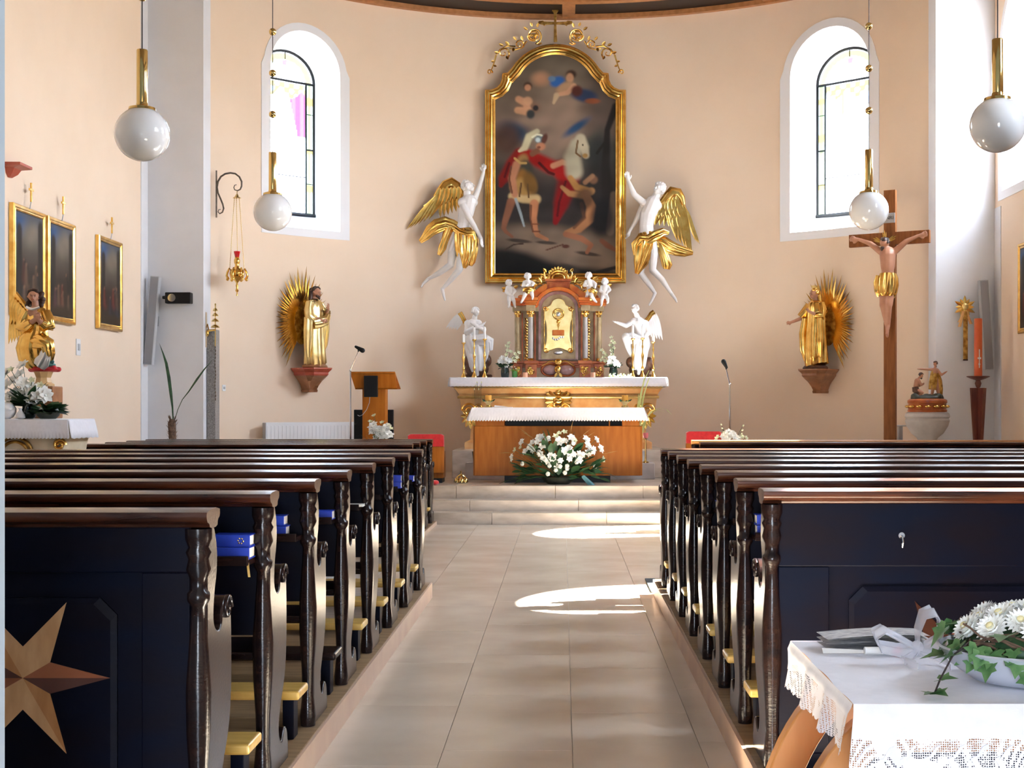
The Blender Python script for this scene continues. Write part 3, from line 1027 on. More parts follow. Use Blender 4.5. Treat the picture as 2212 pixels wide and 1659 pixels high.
def cloth(mb, path, ra, rb, n=9, amp=0.15, seg=56, up=(0, 1, 0), twist=0.0, ph0=0.0):
    """folded drapery: rings across a path, each crossed by n folds"""
    path = [V(p) for p in path]
    N = len(path)
    rings = []
    for i, p in enumerate(path):
        d = (path[min(i + 1, N - 1)] - path[max(i - 1, 0)]).normalized()
        _, s, u = frame_of(d, up)
        a_ = ra[i] if isinstance(ra, (list, tuple)) else ra
        b_ = rb[i] if isinstance(rb, (list, tuple)) else rb
        am_ = amp[i] if isinstance(amp, (list, tuple)) else amp
        ring = []
        for j in range(seg):
            t = 2 * math.pi * j / seg
            f = 1 + am_ * (math.sin(n * t + ph0 + twist * i) * 0.65 + math.sin((n * 0.5 + 1.5) // 1 * t * 1.0 + 1.3 + twist * i * 1.7) * 0.35)
            ring.append(p + (s * math.cos(t) * a_ + u * math.sin(t) * b_) * f)
        rings.append(ring)
    return mb.loft(rings)

def dens(l, n=4):
    """refine a list of tuples by linear interpolation through a smooth curve"""
    l = chaikin(l, 2, closed=False)
    return l

def head_els(c, r, f=(0, 0, -1), up=(0, -1, 0), hair=True):
    """carved head in pixel units (x, y down, d): skull, jaw, brow, nose, lips, chin, ears"""
    c, f, u = V(c), V(f).normalized(), V(up)
    u = (u - f * u.dot(f)).normalized()
    s = f.cross(u)
    t = lambda a, b, g=0: tuple(c + f * a * r + u * b * r + s * g * r)
    o = [('e', t(-0.12, 0.18), (r * 0.88, r * 0.95, r * 0.92)), ('c', t(0.22, 0.25), t(0.34, -0.45), r * 0.62, r * 0.46), ('c', t(0.42, -0.62), t(0.46, -0.72), r * 0.34, r * 0.26),
         ('c', t(0.82, 0.12), t(1.02, -0.26), r * 0.09, r * 0.15), ('c', t(0.78, 0.24, -0.32), t(0.78, 0.24, 0.32), r * 0.12, r * 0.12),
         ('c', t(0.76, -0.50, -0.14), t(0.76, -0.50, 0.14), r * 0.10, r * 0.10), ('e', t(0.74, 0.05, 0.30), (r * 0.12,) * 3), ('e', t(0.74, 0.05, -0.30), (r * 0.12,) * 3),
         ('e', t(-0.05, -0.02, 0.86), (r * 0.16, r * 0.22, r * 0.2)), ('e', t(-0.05, -0.02, -0.86), (r * 0.16, r * 0.22, r * 0.2))]
    h = [('e', t(-0.30, 0.34), (r * 0.90, r * 0.90, r * 0.88))]
    rr = random.Random(int(abs(c.x) * 10))
    for i in range(46):
        a, b = rr.uniform(0, 6.283), rr.uniform(-0.55, 1.0)
        q = math.sqrt(max(0, 1 - b * b))
        x_, z_ = math.cos(a) * q, math.sin(a) * q
        if x_ > 0.25 and b < 0.55:
            continue
        h.append(('e', t(-0.14 + x_ * 0.92, 0.20 + b * 0.92, z_ * 0.88), (r * 0.24, r * 0.26, r * 0.24)))
    return o, h

def hand_els(wr, d, side, sz, curl=0.25):
    """palm, four unequal fingers and a thumb, in pixel units"""
    wr, d = V(wr), V(d).normalized()
    s = V(side)
    s = (s - d * s.dot(d)).normalized()
    n = d.cross(s)
    o = [('c', tuple(wr), tuple(wr + d * sz * 0.45), sz * 0.15, sz * 0.20), ('c', tuple(wr + d * sz * 0.3 - s * sz * 0.12), tuple(wr + d * sz * 0.46 - s * sz * 0.14), sz * 0.12, sz * 0.12)]
    for i, (ln, off) in enumerate(((0.40, -0.22), (0.48, -0.07), (0.45, 0.08), (0.34, 0.22))):
        b = wr + d * sz * 0.48 + s * sz * off
        m = b + (d + s * off * 0.35 + n * curl * 0.4).normalized() * sz * ln * 0.55
        e = m + (d + s * off * 0.2 + n * curl * 1.6).normalized() * sz * ln * 0.5
        o += [('c', tuple(b), tuple(m), sz * 0.075, sz * 0.065), ('c', tuple(m), tuple(e), sz * 0.065, sz * 0.05)]
    b = wr + d * sz * 0.16 - s * sz * 0.16
    m = b + (d * 0.7 - s * 0.8 + n * 0.3).normalized() * sz * 0.26
    o += [('c', tuple(b), tuple(m), sz * 0.09, sz * 0.075), ('c', tuple(m), tuple(m + (d - s * 0.2 + n * 0.4).normalized() * sz * 0.2), sz * 0.075, sz * 0.055)]
    return o

def feather(fg, parent, b, t, wd, mat, d=0.0, thick=1.2, curl=0.05):
    mb = MB().leaf(fg.p(*b), fg.p(*t), (0, -1, 0.0), wd * fg.k, fold=0.18, curl=curl, n=7, thick=thick * fg.k, shape=0.75)
    sh = MB()
    return fg.mk('feather', mb, mat, parent, smooth=50)

def spiral_pts(cx, cy_, r0, r1, a0, turns, n=26, d=0.0):
    o = []
    for i in range(n + 1):
        t = i / n
        a, r = a0 + turns * 2 * math.pi * t, r0 + (r1 - r0) * t
        o.append((cx + r * math.cos(a), cy_ + r * math.sin(a), d))
    return o

# ================================================================ ALTARPIECE
ap = Fig('altarpiece', 'tall arched oil painting of a soldier giving his red cloak, in a gilt frame', 'painting', 1200, 612, 22.74)
half = [(1199 + 99 * math.sin(R(a)) * 1.0, 157 - 61 * (math.cos(R(a)) - math.cos(R(62.5))) / (1 - math.cos(R(62.5)))) for a in ()]
rc = (99 ** 2 + 61 ** 2) / (2 * 61)
arc = []
am_ = math.asin(99 / rc)
for i in range(25):
    t = -am_ + 2 * am_ * i / 24
    arc.append((1200 + rc * math.sin(t), 96 + rc - rc * math.cos(t)))
cove = [(1048, 195), (1062, 194.5), (1073, 190), (1080, 183), (1084, 174), (1085, 163), (1086, 159), (1097, 158)]
outl = [(1048, 612)] + cove + arc[1:-1] + [(2400 - x, y) for x, y in reversed(cove)] + [(1352, 612)]

def offset_loop(pts, ins):
    n = len(pts)
    A = sum(pts[i][0] * pts[(i + 1) % n][1] - pts[(i + 1) % n][0] * pts[i][1] for i in range(n))
    sg = 1 if A > 0 else -1
    o = []
    for i in range(n):
        a, b, c = V((*pts[i - 1], 0)), V((*pts[i], 0)), V((*pts[(i + 1) % n], 0))
        e1, e2 = (b - a).normalized(), (c - b).normalized()
        n1, n2 = V((-e1.y, e1.x, 0)) * sg, V((-e2.y, e2.x, 0)) * sg
        m = (n1 + n2) / max(0.35, 1 + n1.dot(n2))
        o.append((b.x + m.x * ins, b.y + m.y * ins))
    return o

prof = [(0, 18), (0, -5), (2, -7), (4.5, -7), (6, -5), (9, -4.5), (11, -8), (13.5, -9), (16, -7.5), (18, -3), (20, -2.5), (22, -0.5), (22, 3)]
mb = MB()
mb.loft([ap.pts([(x, y, d) for x, y in offset_loop(outl, i)]) for i, d in prof], caps=False)
ap.mk('frame', mb, gold, smooth=32)

def in_poly(pts, x, y):
    c = False
    n = len(pts)
    for i in range(n):
        (x1, y1), (x2, y2) = pts[i], pts[i - 1]
        if (y1 > y) != (y2 > y) and x < (x2 - x1) * (y - y1) / (y2 - y1) + x1:
            c = not c
    return c

class Painter:
    def __init__(s, X, Y):
        s.X, s.Y = X, Y
        s.C = np.zeros(X.shape + (3,))
    def blend(s, a, col):
        c = np.array(lin(col))
        s.C = s.C * (1 - a[..., None]) + c * a[..., None]
    def bgv(s, stops):
        ys = [q[0] for q in stops]
        cs = np.array([lin(q[1]) for q in stops])
        for k in range(3):
            s.C[..., k] = np.interp(s.Y, ys, cs[:, k])
    def ell(s, cx, cy_, rx, ry, col, rot=0, soft=0.35, al=1.0):
        c, n = math.cos(R(rot)), math.sin(R(rot))
        u, v = ((s.X - cx) * c + (s.Y - cy_) * n) / rx, (-(s.X - cx) * n + (s.Y - cy_) * c) / ry
        r = np.sqrt(u * u + v * v)
        s.blend(al * (1 - smooth_step(r, 1 - soft, 1 + soft)), col)
    def line(s, pts, wd, col, al=1.0, soft=0.4):
        best = np.full(s.X.shape, 1e9)
        wd = wd if isinstance(wd, (list, tuple)) else [wd] * len(pts)
        for i in range(len(pts) - 1):
            (x1, y1), (x2, y2) = pts[i], pts[i + 1]
            dx, dy = x2 - x1, y2 - y1
            t = np.clip(((s.X - x1) * dx + (s.Y - y1) * dy) / (dx * dx + dy * dy + 1e-9), 0, 1)
            r = np.hypot(s.X - x1 - t * dx, s.Y - y1 - t * dy) / (wd[i] + (wd[i + 1] - wd[i]) * t)
            best = np.minimum(best, r)
        s.blend(al * (1 - smooth_step(best, 1 - soft, 1 + soft)), col)
    def mottle(s, rng, amt=0.12, k=10):
        f = np.zeros(s.X.shape)
        for _ in range(k):
            a, b, ph = rng.uniform(-0.2, 0.2), rng.uniform(-0.2, 0.2), rng.uniform(0, 6.28)
            f += np.sin(s.X * a + s.Y * b + ph)
        s.C *= (1 + amt * f / k * 2)[..., None]

inner = offset_loop(outl, 14)
def keep_grid(x0, x1, y0, y1, st):
    xs, ys = np.arange(x0, x1 + st, st), np.arange(y0, y1 + st, st)
    return xs, ys
xs, ys = keep_grid(1060, 1340, 108, 600, 1.8)
XX, YY = np.meshgrid(xs, ys)
pt = Painter(XX, YY)
skc, skd = (178, 128, 96), (120, 76, 56)
pt.bgv([(100, (92, 80, 70)), (180, (112, 98, 84)), (260, (122, 100, 88)), (330, (88, 76, 68)), (420, (52, 44, 42)), (520, (84, 70, 60)), (560, (60, 50, 44)), (600, (26, 23, 22))])
pt.ell(1210, 280, 70, 90, (150, 124, 108), soft=0.7, al=0.7)
pt.ell(1110, 180, 50, 50, (96, 80, 70), soft=0.7, al=0.6)
pt.ell(1300, 210, 40, 90, (70, 58, 54), soft=0.7, al=0.8)
pt.ell(1168, 170, 18, 14, (196, 140, 108), soft=0.7, al=0.7)
pt.ell(1110, 285, 32, 20, (36, 62, 86), 20, soft=0.6)                     # left blue hill
pt.ell(1245, 275, 30, 8, (40, 72, 108), -35, soft=0.6)
pt.ell(1095, 300, 28, 34, (82, 56, 46), soft=0.5, al=0.9)
pt.ell(1290, 330, 40, 46, (42, 50, 50), soft=0.6, al=0.9)
pt.ell(1200, 460, 120, 90, (46, 40, 40), soft=0.7, al=0.8)
pt.ell(1090, 440, 30, 60, (48, 42, 44), soft=0.6, al=0.8)
pt.ell(1300, 430, 34, 110, (38, 34, 34), soft=0.5, al=0.9)
pt.line([(1330, 230), (1312, 280), (1308, 360), (1316, 470)], [8, 6, 9, 16], (34, 28, 28))
pt.line([(1312, 300), (1290, 330)], 3, (34, 28, 28))
pt.line([(1326, 420), (1318, 500)], [7, 9], (112, 92, 80), al=0.8)
# ground
pt.ell(1200, 525, 150, 34, (128, 106, 90), 6, soft=0.45, al=0.95)
pt.ell(1240, 550, 110, 26, (140, 116, 98), 12, soft=0.5, al=0.9)
pt.ell(1110, 575, 90, 34, (24, 22, 22), 12, soft=0.3)
pt.ell(1190, 600, 140, 24, (18, 17, 18), soft=0.4)
# cherubs in the clouds
pt.ell(1142, 232, 24, 14, (124, 92, 74), soft=0.5)
pt.line([(1120, 214), (1136, 222), (1140, 236)], [7, 8, 7], (190, 138, 108))
pt.ell(1140, 186, 9, 9, (70, 44, 34)); pt.ell(1140, 189, 7, 7, (190, 134, 104))
pt.ell(1140, 218, 10, 9, (198, 148, 116)); pt.line([(1118, 238), (1140, 240)], [7, 9], (200, 146, 112))
pt.ell(1146, 246, 9, 10, (58, 60, 62)); pt.ell(1157, 233, 6, 6, (40, 36, 40))
pt.ell(1204, 176, 16, 11, (44, 92, 158), -20); pt.ell(1192, 170, 8, 6, (96, 120, 150))
pt.ell(1262, 206, 28, 14, (44, 56, 84), 10); pt.ell(1234, 160, 11, 9, (62, 40, 32))
pt.ell(1231, 168, 8, 10, (196, 144, 112)); pt.ell(1222, 190, 20, 12, (176, 136, 104), -25)
pt.line([(1240, 186), (1226, 200), (1206, 204)], [6, 5, 4], (196, 146, 116)); pt.line([(1202, 206), (1196, 222)], [6, 3], (190, 160, 128))
pt.ell(1246, 196, 12, 12, (84, 40, 34)); pt.ell(1280, 218, 16, 6, (130, 70, 44))
# soldier: cloak, plume, helmet, torso, legs, sword
pt.line([(1120, 330), (1105, 355), (1088, 385), (1082, 400)], [10, 13, 11, 5], (128, 26, 22))
pt.line([(1130, 330), (1160, 345), (1190, 360), (1215, 355)], [12, 15, 16, 8], (150, 22, 18))
pt.line([(1214, 358), (1228, 390), (1212, 440), (1200, 480)], [14, 22, 16, 6], (126, 16, 20))
pt.ell(1216, 372, 20, 18, (158, 22, 20)); pt.ell(1240, 380, 12, 16, (134, 18, 18), 20)
pt.line([(1160, 284), (1143, 295), (1134, 318), (1122, 326)], [6, 8, 7, 3], (196, 184, 152))
pt.ell(1166, 300, 11, 10, (110, 122, 128)); pt.ell(1162, 302, 5, 5, (190, 200, 204)); pt.ell(1176, 300, 6, 12, (90, 52, 42), 20)
pt.ell(1168, 316, 10, 8, (184, 122, 92)); pt.line([(1160, 326), (1150, 332)], 6, skd)
pt.ell(1128, 350, 12, 18, (158, 118, 72), 20); pt.ell(1135, 368, 16, 22, (66, 62, 54)); pt.ell(1128, 385, 12, 20, (136, 92, 40))
pt.ell(1130, 405, 26, 20, (170, 128, 72), 6); pt.ell(1145, 395, 14, 24, (120, 84, 40), -20)
pt.line([(1106, 424), (1130, 430), (1158, 430)], [8, 8, 10], (192, 160, 116))
pt.line([(1116, 355), (1106, 385), (1112, 420)], [8, 8, 7], (182, 122, 92))
pt.line([(1195, 358), (1215, 350), (1228, 354)], [6, 6, 5], (190, 130, 98))
pt.line([(1104, 436), (1091, 478), (1088, 492), (1092, 500), (1106, 511)], [9, 6.5, 5, 4, 3], (138, 88, 66), soft=0.25)
pt.line([(1154, 440), (1152, 470), (1156, 495), (1160, 507), (1182, 517)], [9.5, 7.5, 6, 5, 3.5], (186, 120, 84), soft=0.25)
pt.line([(1147, 444), (1146, 474), (1151, 500)], [2.5, 2, 2], (92, 52, 38), al=0.8)
pt.line([(1148, 484), (1164, 484)], 1.5, (120, 66, 44)); pt.line([(1150, 500), (1166, 500)], 1.5, (110, 60, 40))
pt.line([(1114, 430), (1124, 460), (1132, 488)], [3, 3, 2], (150, 156, 162))
pt.line([(1126, 396), (1122, 424)], 2, (96, 66, 40)); pt.line([(1140, 398), (1142, 426)], 2, (100, 70, 42)); pt.line([(1112, 342), (1124, 352), (1136, 352)], 2.5, (190, 150, 90))
pt.line([(1100, 352), (1090, 382)], 2.5, (84, 14, 16)); pt.line([(1165, 352), (1185, 372), (1196, 376)], 3, (80, 12, 14)); pt.line([(1222, 392), (1208, 436), (1204, 466)], 2.5, (84, 10, 16)); pt.line([(1230, 372), (1238, 394)], 2.5, (190, 44, 34))
pt.line([(1104, 360), (1100, 386), (1106, 416)], 2, (110, 66, 48)); pt.ell(1164, 318, 4, 3, (120, 70, 54)); pt.line([(1150, 296), (1160, 290), (1170, 292)], 2, (220, 214, 190))
pt.ell(1122, 520, 26, 4, (44, 34, 30), 6, al=0.8); pt.ell(1180, 524, 22, 3.5, (44, 34, 30), 4, al=0.8); pt.ell(1270, 548, 26, 4, (48, 36, 32), 8, al=0.8)
# horse
pt.line([(1240, 370), (1236, 340), (1246, 312), (1254, 300)], [18, 17, 14, 9], (172, 160, 138))
pt.line([(1254, 300), (1262, 318), (1266, 335)], [11, 10, 7], (184, 168, 144)); pt.ell(1264, 336, 6, 5, (160, 120, 70))
pt.line([(1248, 304), (1244, 330), (1254, 338)], 2, (110, 80, 50)); pt.ell(1259, 313, 2, 2, (40, 30, 26))
# beggar
pt.line([(1232, 384), (1246, 404), (1276, 414)], [6, 7, 7], (176, 126, 72))
pt.line([(1214, 404), (1230, 418), (1262, 422), (1278, 412)], [4, 6, 8, 7], (166, 118, 76))
pt.ell(1282, 388, 9, 9, (120, 84, 64)); pt.line([(1264, 394), (1280, 380)], 5, (150, 108, 80))
pt.line([(1264, 418), (1277, 446), (1273, 474), (1250, 494), (1224, 503)], [8, 10, 9.5, 9, 6], (172, 116, 78), soft=0.25)
pt.line([(1222, 506), (1256, 515), (1277, 529), (1268, 545)], [6, 6.5, 5, 4], (158, 100, 72), soft=0.25)
pt.line([(1256, 440), (1262, 470), (1240, 492)], [4, 4, 3], (92, 58, 42), al=0.8)
pt.line([(1300, 520), (1312, 530), (1330, 540)], [5, 6, 4], (130, 80, 60))
pt.ell(1262, 430, 20, 26, (34, 28, 30), 20, al=0.7); pt.ell(1300, 470, 24, 40, (26, 26, 32), al=0.8)
pt.line([(1090, 540), (1110, 528), (1130, 526)], 1.6, (70, 50, 40)); pt.line([(1180, 540), (1216, 528)], 1.4, (96, 60, 44)); pt.ell(1222, 532, 8, 4, (90, 50, 38))
pt.ell(1230, 580, 22, 8, (60, 50, 44), 20, al=0.7); pt.line([(1290, 588), (1330, 578)], 4, (40, 34, 32))
pt.mottle(np.random.RandomState(3), 0.16)
vid = {}
vsx, vcl, fcs = [], [], []
nx, ny = len(xs), len(ys)
mask = np.array([[in_poly(inner, xs[i] + 0.9, ys[j] + 0.9) for i in range(nx - 1)] for j in range(ny - 1)])
def vert(i, j):
    if (i, j) not in vid:
        vid[(i, j)] = len(vsx)
        vsx.append(ap.p(xs[i], ys[j], 1.5))
        vcl.append(pt.C[j, i])
    return vid[(i, j)]
for j in range(ny - 1):
    for i in range(nx - 1):
        if mask[j, i]:
            fcs.append((vert(i, j), vert(i, j + 1), vert(i + 1, j + 1), vert(i + 1, j)))
me = bpy.data.meshes.new('canvas')
me.from_pydata([tuple(q) for q in vsx], [], fcs)
PAINT_GAIN = np.array([0.92, 1.0, 1.0])
paint(me, lambda co_: np.array(vcl) * PAINT_GAIN)
mk('canvas', me, canvas_m, ap.root, smooth=0)

# gilt cross and openwork foliage over the frame
mb = MB()
ap.prism(mb, [(1196, 92), (1204, 92), (1202.5, 62), (1202, 54), (1220, 55), (1224, 58), (1226, 55), (1236, 53), (1237, 50), (1236, 47), (1226, 46), (1223, 48), (1202, 49), (1203, 30), (1207, 24), (1203, 19), (1196, 19),
              (1192, 24), (1196, 30), (1197, 49), (1176, 48), (1173, 46), (1164, 47), (1162, 50), (1164, 53), (1173, 55), (1176, 58), (1179, 55), (1197, 54), (1196.5, 62)], -7, -2)
ap.mk('crest_cross', mb, oldgold, smooth=0, bevel=0.008)
for s in (-1, 1):
    X = lambda x: 1200 + s * x
    mb = MB()
    for q in (spiral_pts(47, 78, 18, 3, 1.9, 1.4), spiral_pts(47, 78, 13, 9, 0, 1.0, 18), spiral_pts(78, 97, 10, 2, 2.6, 1.3), spiral_pts(112, 116, 13, 2, 2.4, 1.3),
              [(30, 94, 0), (36, 97, 0), (44, 95, 0)], [(62, 90, 0), (72, 104, 0), (86, 108, 0), (100, 106, 0)], [(86, 102, 0), (104, 100, 0), (120, 108, 0), (130, 124, 0)],
              [(128, 120, 0), (132, 134, 0), (136, 146, 0), (140, 156, 0)], spiral_pts(142, 157, 6, 1.5, 3, 1.1, 14)):
        ap.tube(mb, [(X(x), y, -5 + 2 * math.sin(i)) for i, (x, y, _) in enumerate(q)], [2.0 - 1.1 * i / len(q) for i in range(len(q))], 6)
    rr = random.Random(5)
    for i in range(26):                                     # berry clusters and little leaves
        a, r_ = rr.uniform(0, 6.28), rr.uniform(0, 11)
        ap.ell(mb, X(47 + r_ * math.cos(a)), 78 + r_ * 0.8 * math.sin(a), -6, 2.4, 6, 4)
    for (x, y, dx, dy, wd) in ((40, 60, -3, -9, 3), (50, 58, 4, -8, 3), (60, 66, 9, -6, 3), (70, 88, 4, -9, 3), (84, 88, 7, -7, 3), (100, 100, 8, -9, 3.5), (112, 100, 10, -4, 3), (122, 116, 10, -2, 3), (106, 122, -4, 8, 3), (132, 134, 7, 0, 2.5), (134, 142, -7, 3, 2.5), (90, 104, 2, 9, 3)):
        mb.leaf(ap.p(X(x), y, -4), ap.p(X(x + dx), y + dy, -7), (0, -1, 0), wd * ap.k, n=5, thick=0.008)
    ap.mk('crest_foliage', mb, gold, smooth=50)

# ================================================================ FLYING ANGELS
def wing_row(fg, par, bases, tips, n, wd, mat, d0, dd):
    for i in range(n):
        t = i / max(1, n - 1)
        def on(l):
            q = t * (len(l) - 1)
            k = min(int(q), len(l) - 2)
            return tuple(l[k][j] + (l[k + 1][j] - l[k][j]) * (q - k) for j in range(2))
        b, e_ = on(bases), on(tips)
        feather(fg, par, (b[0], b[1], d0 + dd * i), (e_[0], e_[1], d0 + dd * i + 3), wd * (0.85 + 0.3 * ((i * 7) % 3) / 2), mat)

fa = Fig('flying_angel', 'white flying angel with gold wings left of the altar painting', 'angel statue', 1003, 500, 22.28, 'flying angels beside the altar painting')
hd, hr = head_els((1012, 404, -4), 13, (0.85, -0.35, -0.25), (-0.1, -1, 0))
b = hd + [('c', (1009, 414, 0), (1009, 428, 2), 8, 8.5), ('c', (1012, 436, 2), (1006, 462, 2), 16, 15), ('c', (1000, 438, -6), (1022, 436, 8), 11, 10), ('c', (1006, 455, 1), (1002, 485, 2), 14.5, 12.5),
          ('c', (1002, 485, 2), (998, 508, 2), 13, 16), ('c', (1022, 434, 8), (1034, 404, 8), 7.5, 5.6), ('c', (1034, 404, 8), (1044, 372, 5), 5.6, 3.8),
          ('c', (1003, 446, -10), (1013, 470, -12), 8, 6.8), ('c', (1013, 470, -12), (1024, 488, -12), 6.8, 5.6), ('c', (1024, 488, -12), (1040, 517, -14), 5.6, 3.6),
          ('c', (992, 510, 4), (977, 545, 0), 12.5, 10), ('c', (977, 545, 0), (974, 572, -2), 10, 7.5), ('c', (974, 572, -2), (950, 588, 6), 7.6, 6.4), ('c', (950, 588, 6), (924, 601, 14), 6.4, 3.6),
          ('c', (924, 601, 14), (912, 612, 14), 3.8, 2.8), ('c', (924, 601, 14), (920, 604, 16), 4, 3.5), ('c', (912, 612, 14), (909, 618, 12), 2.8, 2.0),
          ('c', (1003, 512, -4), (998, 550, -8), 13, 10.5), ('c', (998, 550, -8), (993, 583, -8), 10.5, 7.5), ('c', (993, 583, -8), (976, 602, 0), 7.6, 6.4), ('c', (976, 602, 0), (955, 623, 8), 6.4, 3.6),
          ('c', (955, 623, 8), (958, 638, 4), 3.9, 3.0), ('c', (958, 638, 4), (961, 648, 2), 3.0, 2.0)]
b += hand_els((1044, 372, 5), (0.1, -1, -0.05), (1, 0, 0.3), 20) + hand_els((1040, 517, -14), (0.12, 1, 0.05), (0.4, 0, 0.9), 20)
fa.blob('body', b, statue_w, 0.75)
fa.blob('hair', hr, statue_w, 0.8)
mb = MB()
cloth(mb, fa.pts([(1000, 494, 0), (1001, 502, 0), (1003, 514, -2), (1004, 528, -4), (1005, 542, -6), (1006, 556, -8), (1005, 568, -9), (1003, 580, -9)]), [q * fa.k for q in (17, 20, 22, 22, 21, 17, 11, 4)], [q * fa.k for q in (15, 17, 18, 17, 16, 13, 9, 4)], 9, [0.06, 0.1, 0.14, 0.18, 0.2, 0.22, 0.25, 0.3], twist=0.25)
cloth(mb, fa.pts([(984, 494, -6), (996, 503, -14), (1010, 508, -16), (1022, 506, -12), (1026, 520, -8), (1023, 545, -8), (1019, 566, -8), (1017, 575, -6)]), [q * fa.k for q in (6, 8, 9, 8, 7, 8, 7, 3)], [q * fa.k for q in (4, 5, 5, 5, 4, 4, 4, 2)], 6, 0.25)
fa.mk('loincloth', mb, gold, smooth=70)
mb = MB()
cloth(mb, fa.pts([(990, 492, 4), (978, 486, 4), (962, 482, 2), (945, 488, 0), (930, 498, 2), (918, 512, 4), (907, 522, 4)]), [q * fa.k for q in (9, 11, 13, 14, 12, 8, 4)], [q * fa.k for q in (6, 6, 7, 7, 6, 5, 3)], 7, 0.3, twist=0.5)
cloth(mb, fa.pts([(972, 490, 2), (965, 505, 2), (960, 520, 3), (955, 535, 2), (948, 551, 2)]), [q * fa.k for q in (8, 8, 7, 8, 4)], [q * fa.k for q in (5, 5, 4, 4, 3)], 5, 0.28, twist=0.4)
fa.mk('flying_drapery', mb, gold, smooth=70)
mb = MB()
cloth(mb, fa.pts([(1000, 432, 12), (992, 415, 16), (984, 398, 18), (974, 391, 18), (962, 397, 16), (950, 411, 14), (938, 424, 14)]), [q * fa.k for q in (7, 9, 10, 11, 11, 9, 5)], [q * fa.k for q in (4, 5, 5, 5, 5, 4, 3)], 5, 0.1)
wg = fa.mk('wing', mb, gold, smooth=60)
wing_row(fa, wg, [(938, 424), (952, 412), (968, 404)], [(877, 494), (897, 486), (925, 474)], 6, 5.5, gold, 13, -1.2)
wing_row(fa, wg, [(950, 412), (985, 405)], [(950, 470), (993, 452)], 6, 6.0, gold, 10, 0.5)
wing_row(fa, wg, [(950, 405), (990, 402)], [(940, 445), (990, 430)], 6, 6.0, gold, 5, 0.3)
mb = MB()
cloth(mb, fa.pts([(995, 420, 26), (975, 405, 32), (955, 415, 34), (935, 434, 34)]), [q * fa.k for q in (6, 8, 8, 4)], [q * fa.k for q in (4, 4, 4, 3)], 5, 0.1)
wg = fa.mk('wing', mb, gold, smooth=60)
wing_row(fa, wg, [(940, 425), (960, 412)], [(882, 462), (905, 468)], 4, 4.5, gold, 33, -0.5)

fb = Fig('flying_angel', 'white flying angel with gold wings right of the altar painting, arm raised to the frame', 'angel statue', 1400, 500, 22.28, 'flying angels beside the altar painting')
hd, hr = head_els((1423, 410, -4), 14, (-0.55, -0.3, -0.8), (0.25, -1, 0))
b = hd + [('c', (1419, 420, 0), (1413, 432, 0), 8.5, 9), ('c', (1410, 440, 0), (1400, 464, 0), 16, 16), ('c', (1392, 440, 0), (1418, 444, 0), 10, 12), ('c', (1400, 462, 0), (1396, 490, 0), 16, 13.5), ('c', (1396, 490, 0), (1398, 510, 0), 14, 16),
          ('c', (1392, 440, 0), (1370, 421, -4), 8.5, 6.5), ('c', (1370, 421, -4), (1357, 392, -6), 6.5, 4.0),
          ('c', (1388, 446, 10), (1374, 476, 12), 7, 5), ('c', (1374, 476, 12), (1361, 498, 8), 5, 3.4),
          ('c', (1406, 512, 0), (1411, 550, -6), 13, 10.5), ('c', (1411, 550, -6), (1409, 584, -8), 10.5, 7.8), ('c', (1409, 584, -8), (1430, 604, 0), 7.8, 6.6), ('c', (1430, 604, 0), (1451, 633, 8), 6.6, 3.6),
          ('c', (1451, 633, 8), (1459, 645, 4), 3.9, 3.0), ('c', (1459, 645, 4), (1462, 652, 2), 3, 2),
          ('c', (1394, 514, 4), (1388, 552, 4), 12.5, 10), ('c', (1388, 552, 4), (1384, 590, 2), 10, 7.2), ('c', (1384, 590, 2), (1399, 609, 8), 7.2, 6.2), ('c', (1399, 609, 8), (1416, 632, 14), 6.2, 3.5),
          ('c', (1416, 632, 14), (1409, 648, 10), 3.8, 3.0), ('c', (1409, 648, 10), (1403, 658, 8), 3.0, 2.0)]
b += hand_els((1357, 392, -6), (-0.25, -1, -0.1), (-1, 0.2, -0.3), 21) + hand_els((1361, 498, 8), (-0.4, 1, -0.1), (0.3, 0, -0.9), 20)
fb.blob('body', b, statue_w, 0.75)
fb.blob('hair', hr, statue_w, 0.8)
mb = MB()
cloth(mb, fb.pts([(1397, 502, 0), (1398, 510, 0), (1396, 522, -2), (1393, 536, -4), (1388, 552, -6), (1383, 568, -6), (1379, 580, -6), (1375, 592, -5)]), [q * fb.k for q in (17, 20, 22, 21, 18, 14, 9, 4)], [q * fb.k for q in (16, 18, 19, 18, 14, 12, 8, 4)], 9, [0.06, 0.1, 0.14, 0.18, 0.2, 0.22, 0.25, 0.3], twist=-0.25)
cloth(mb, fb.pts([(1372, 552, -10), (1372, 530, -12), (1382, 518, -16), (1400, 520, -18), (1416, 510, -16), (1432, 502, -10), (1444, 504, -6)]), [q * fb.k for q in (4, 8, 9, 10, 10, 8, 4)], [q * fb.k for q in (3, 5, 6, 6, 5, 5, 3)], 7, 0.28, twist=0.4)
fb.mk('loincloth', mb, gold, smooth=70)
mb = MB()
cloth(mb, fb.pts([(1418, 520, -4), (1432, 526, -4), (1446, 534, -2), (1462, 540, 0), (1480, 544, 2), (1497, 546, 4)]), [q * fb.k for q in (11, 13, 13, 12, 10, 4)], [q * fb.k for q in (6, 7, 7, 6, 5, 3)], 7, 0.28, twist=0.5)
cloth(mb, fb.pts([(1424, 524, -6), (1430, 542, -6), (1436, 558, -5), (1441, 574, -4), (1440, 582, -4)]), [q * fb.k for q in (5, 8, 9, 10, 6)], [q * fb.k for q in (4, 5, 5, 5, 3)], 5, 0.25, twist=0.3)
fb.mk('flying_drapery', mb, gold, smooth=70)
mb = MB()
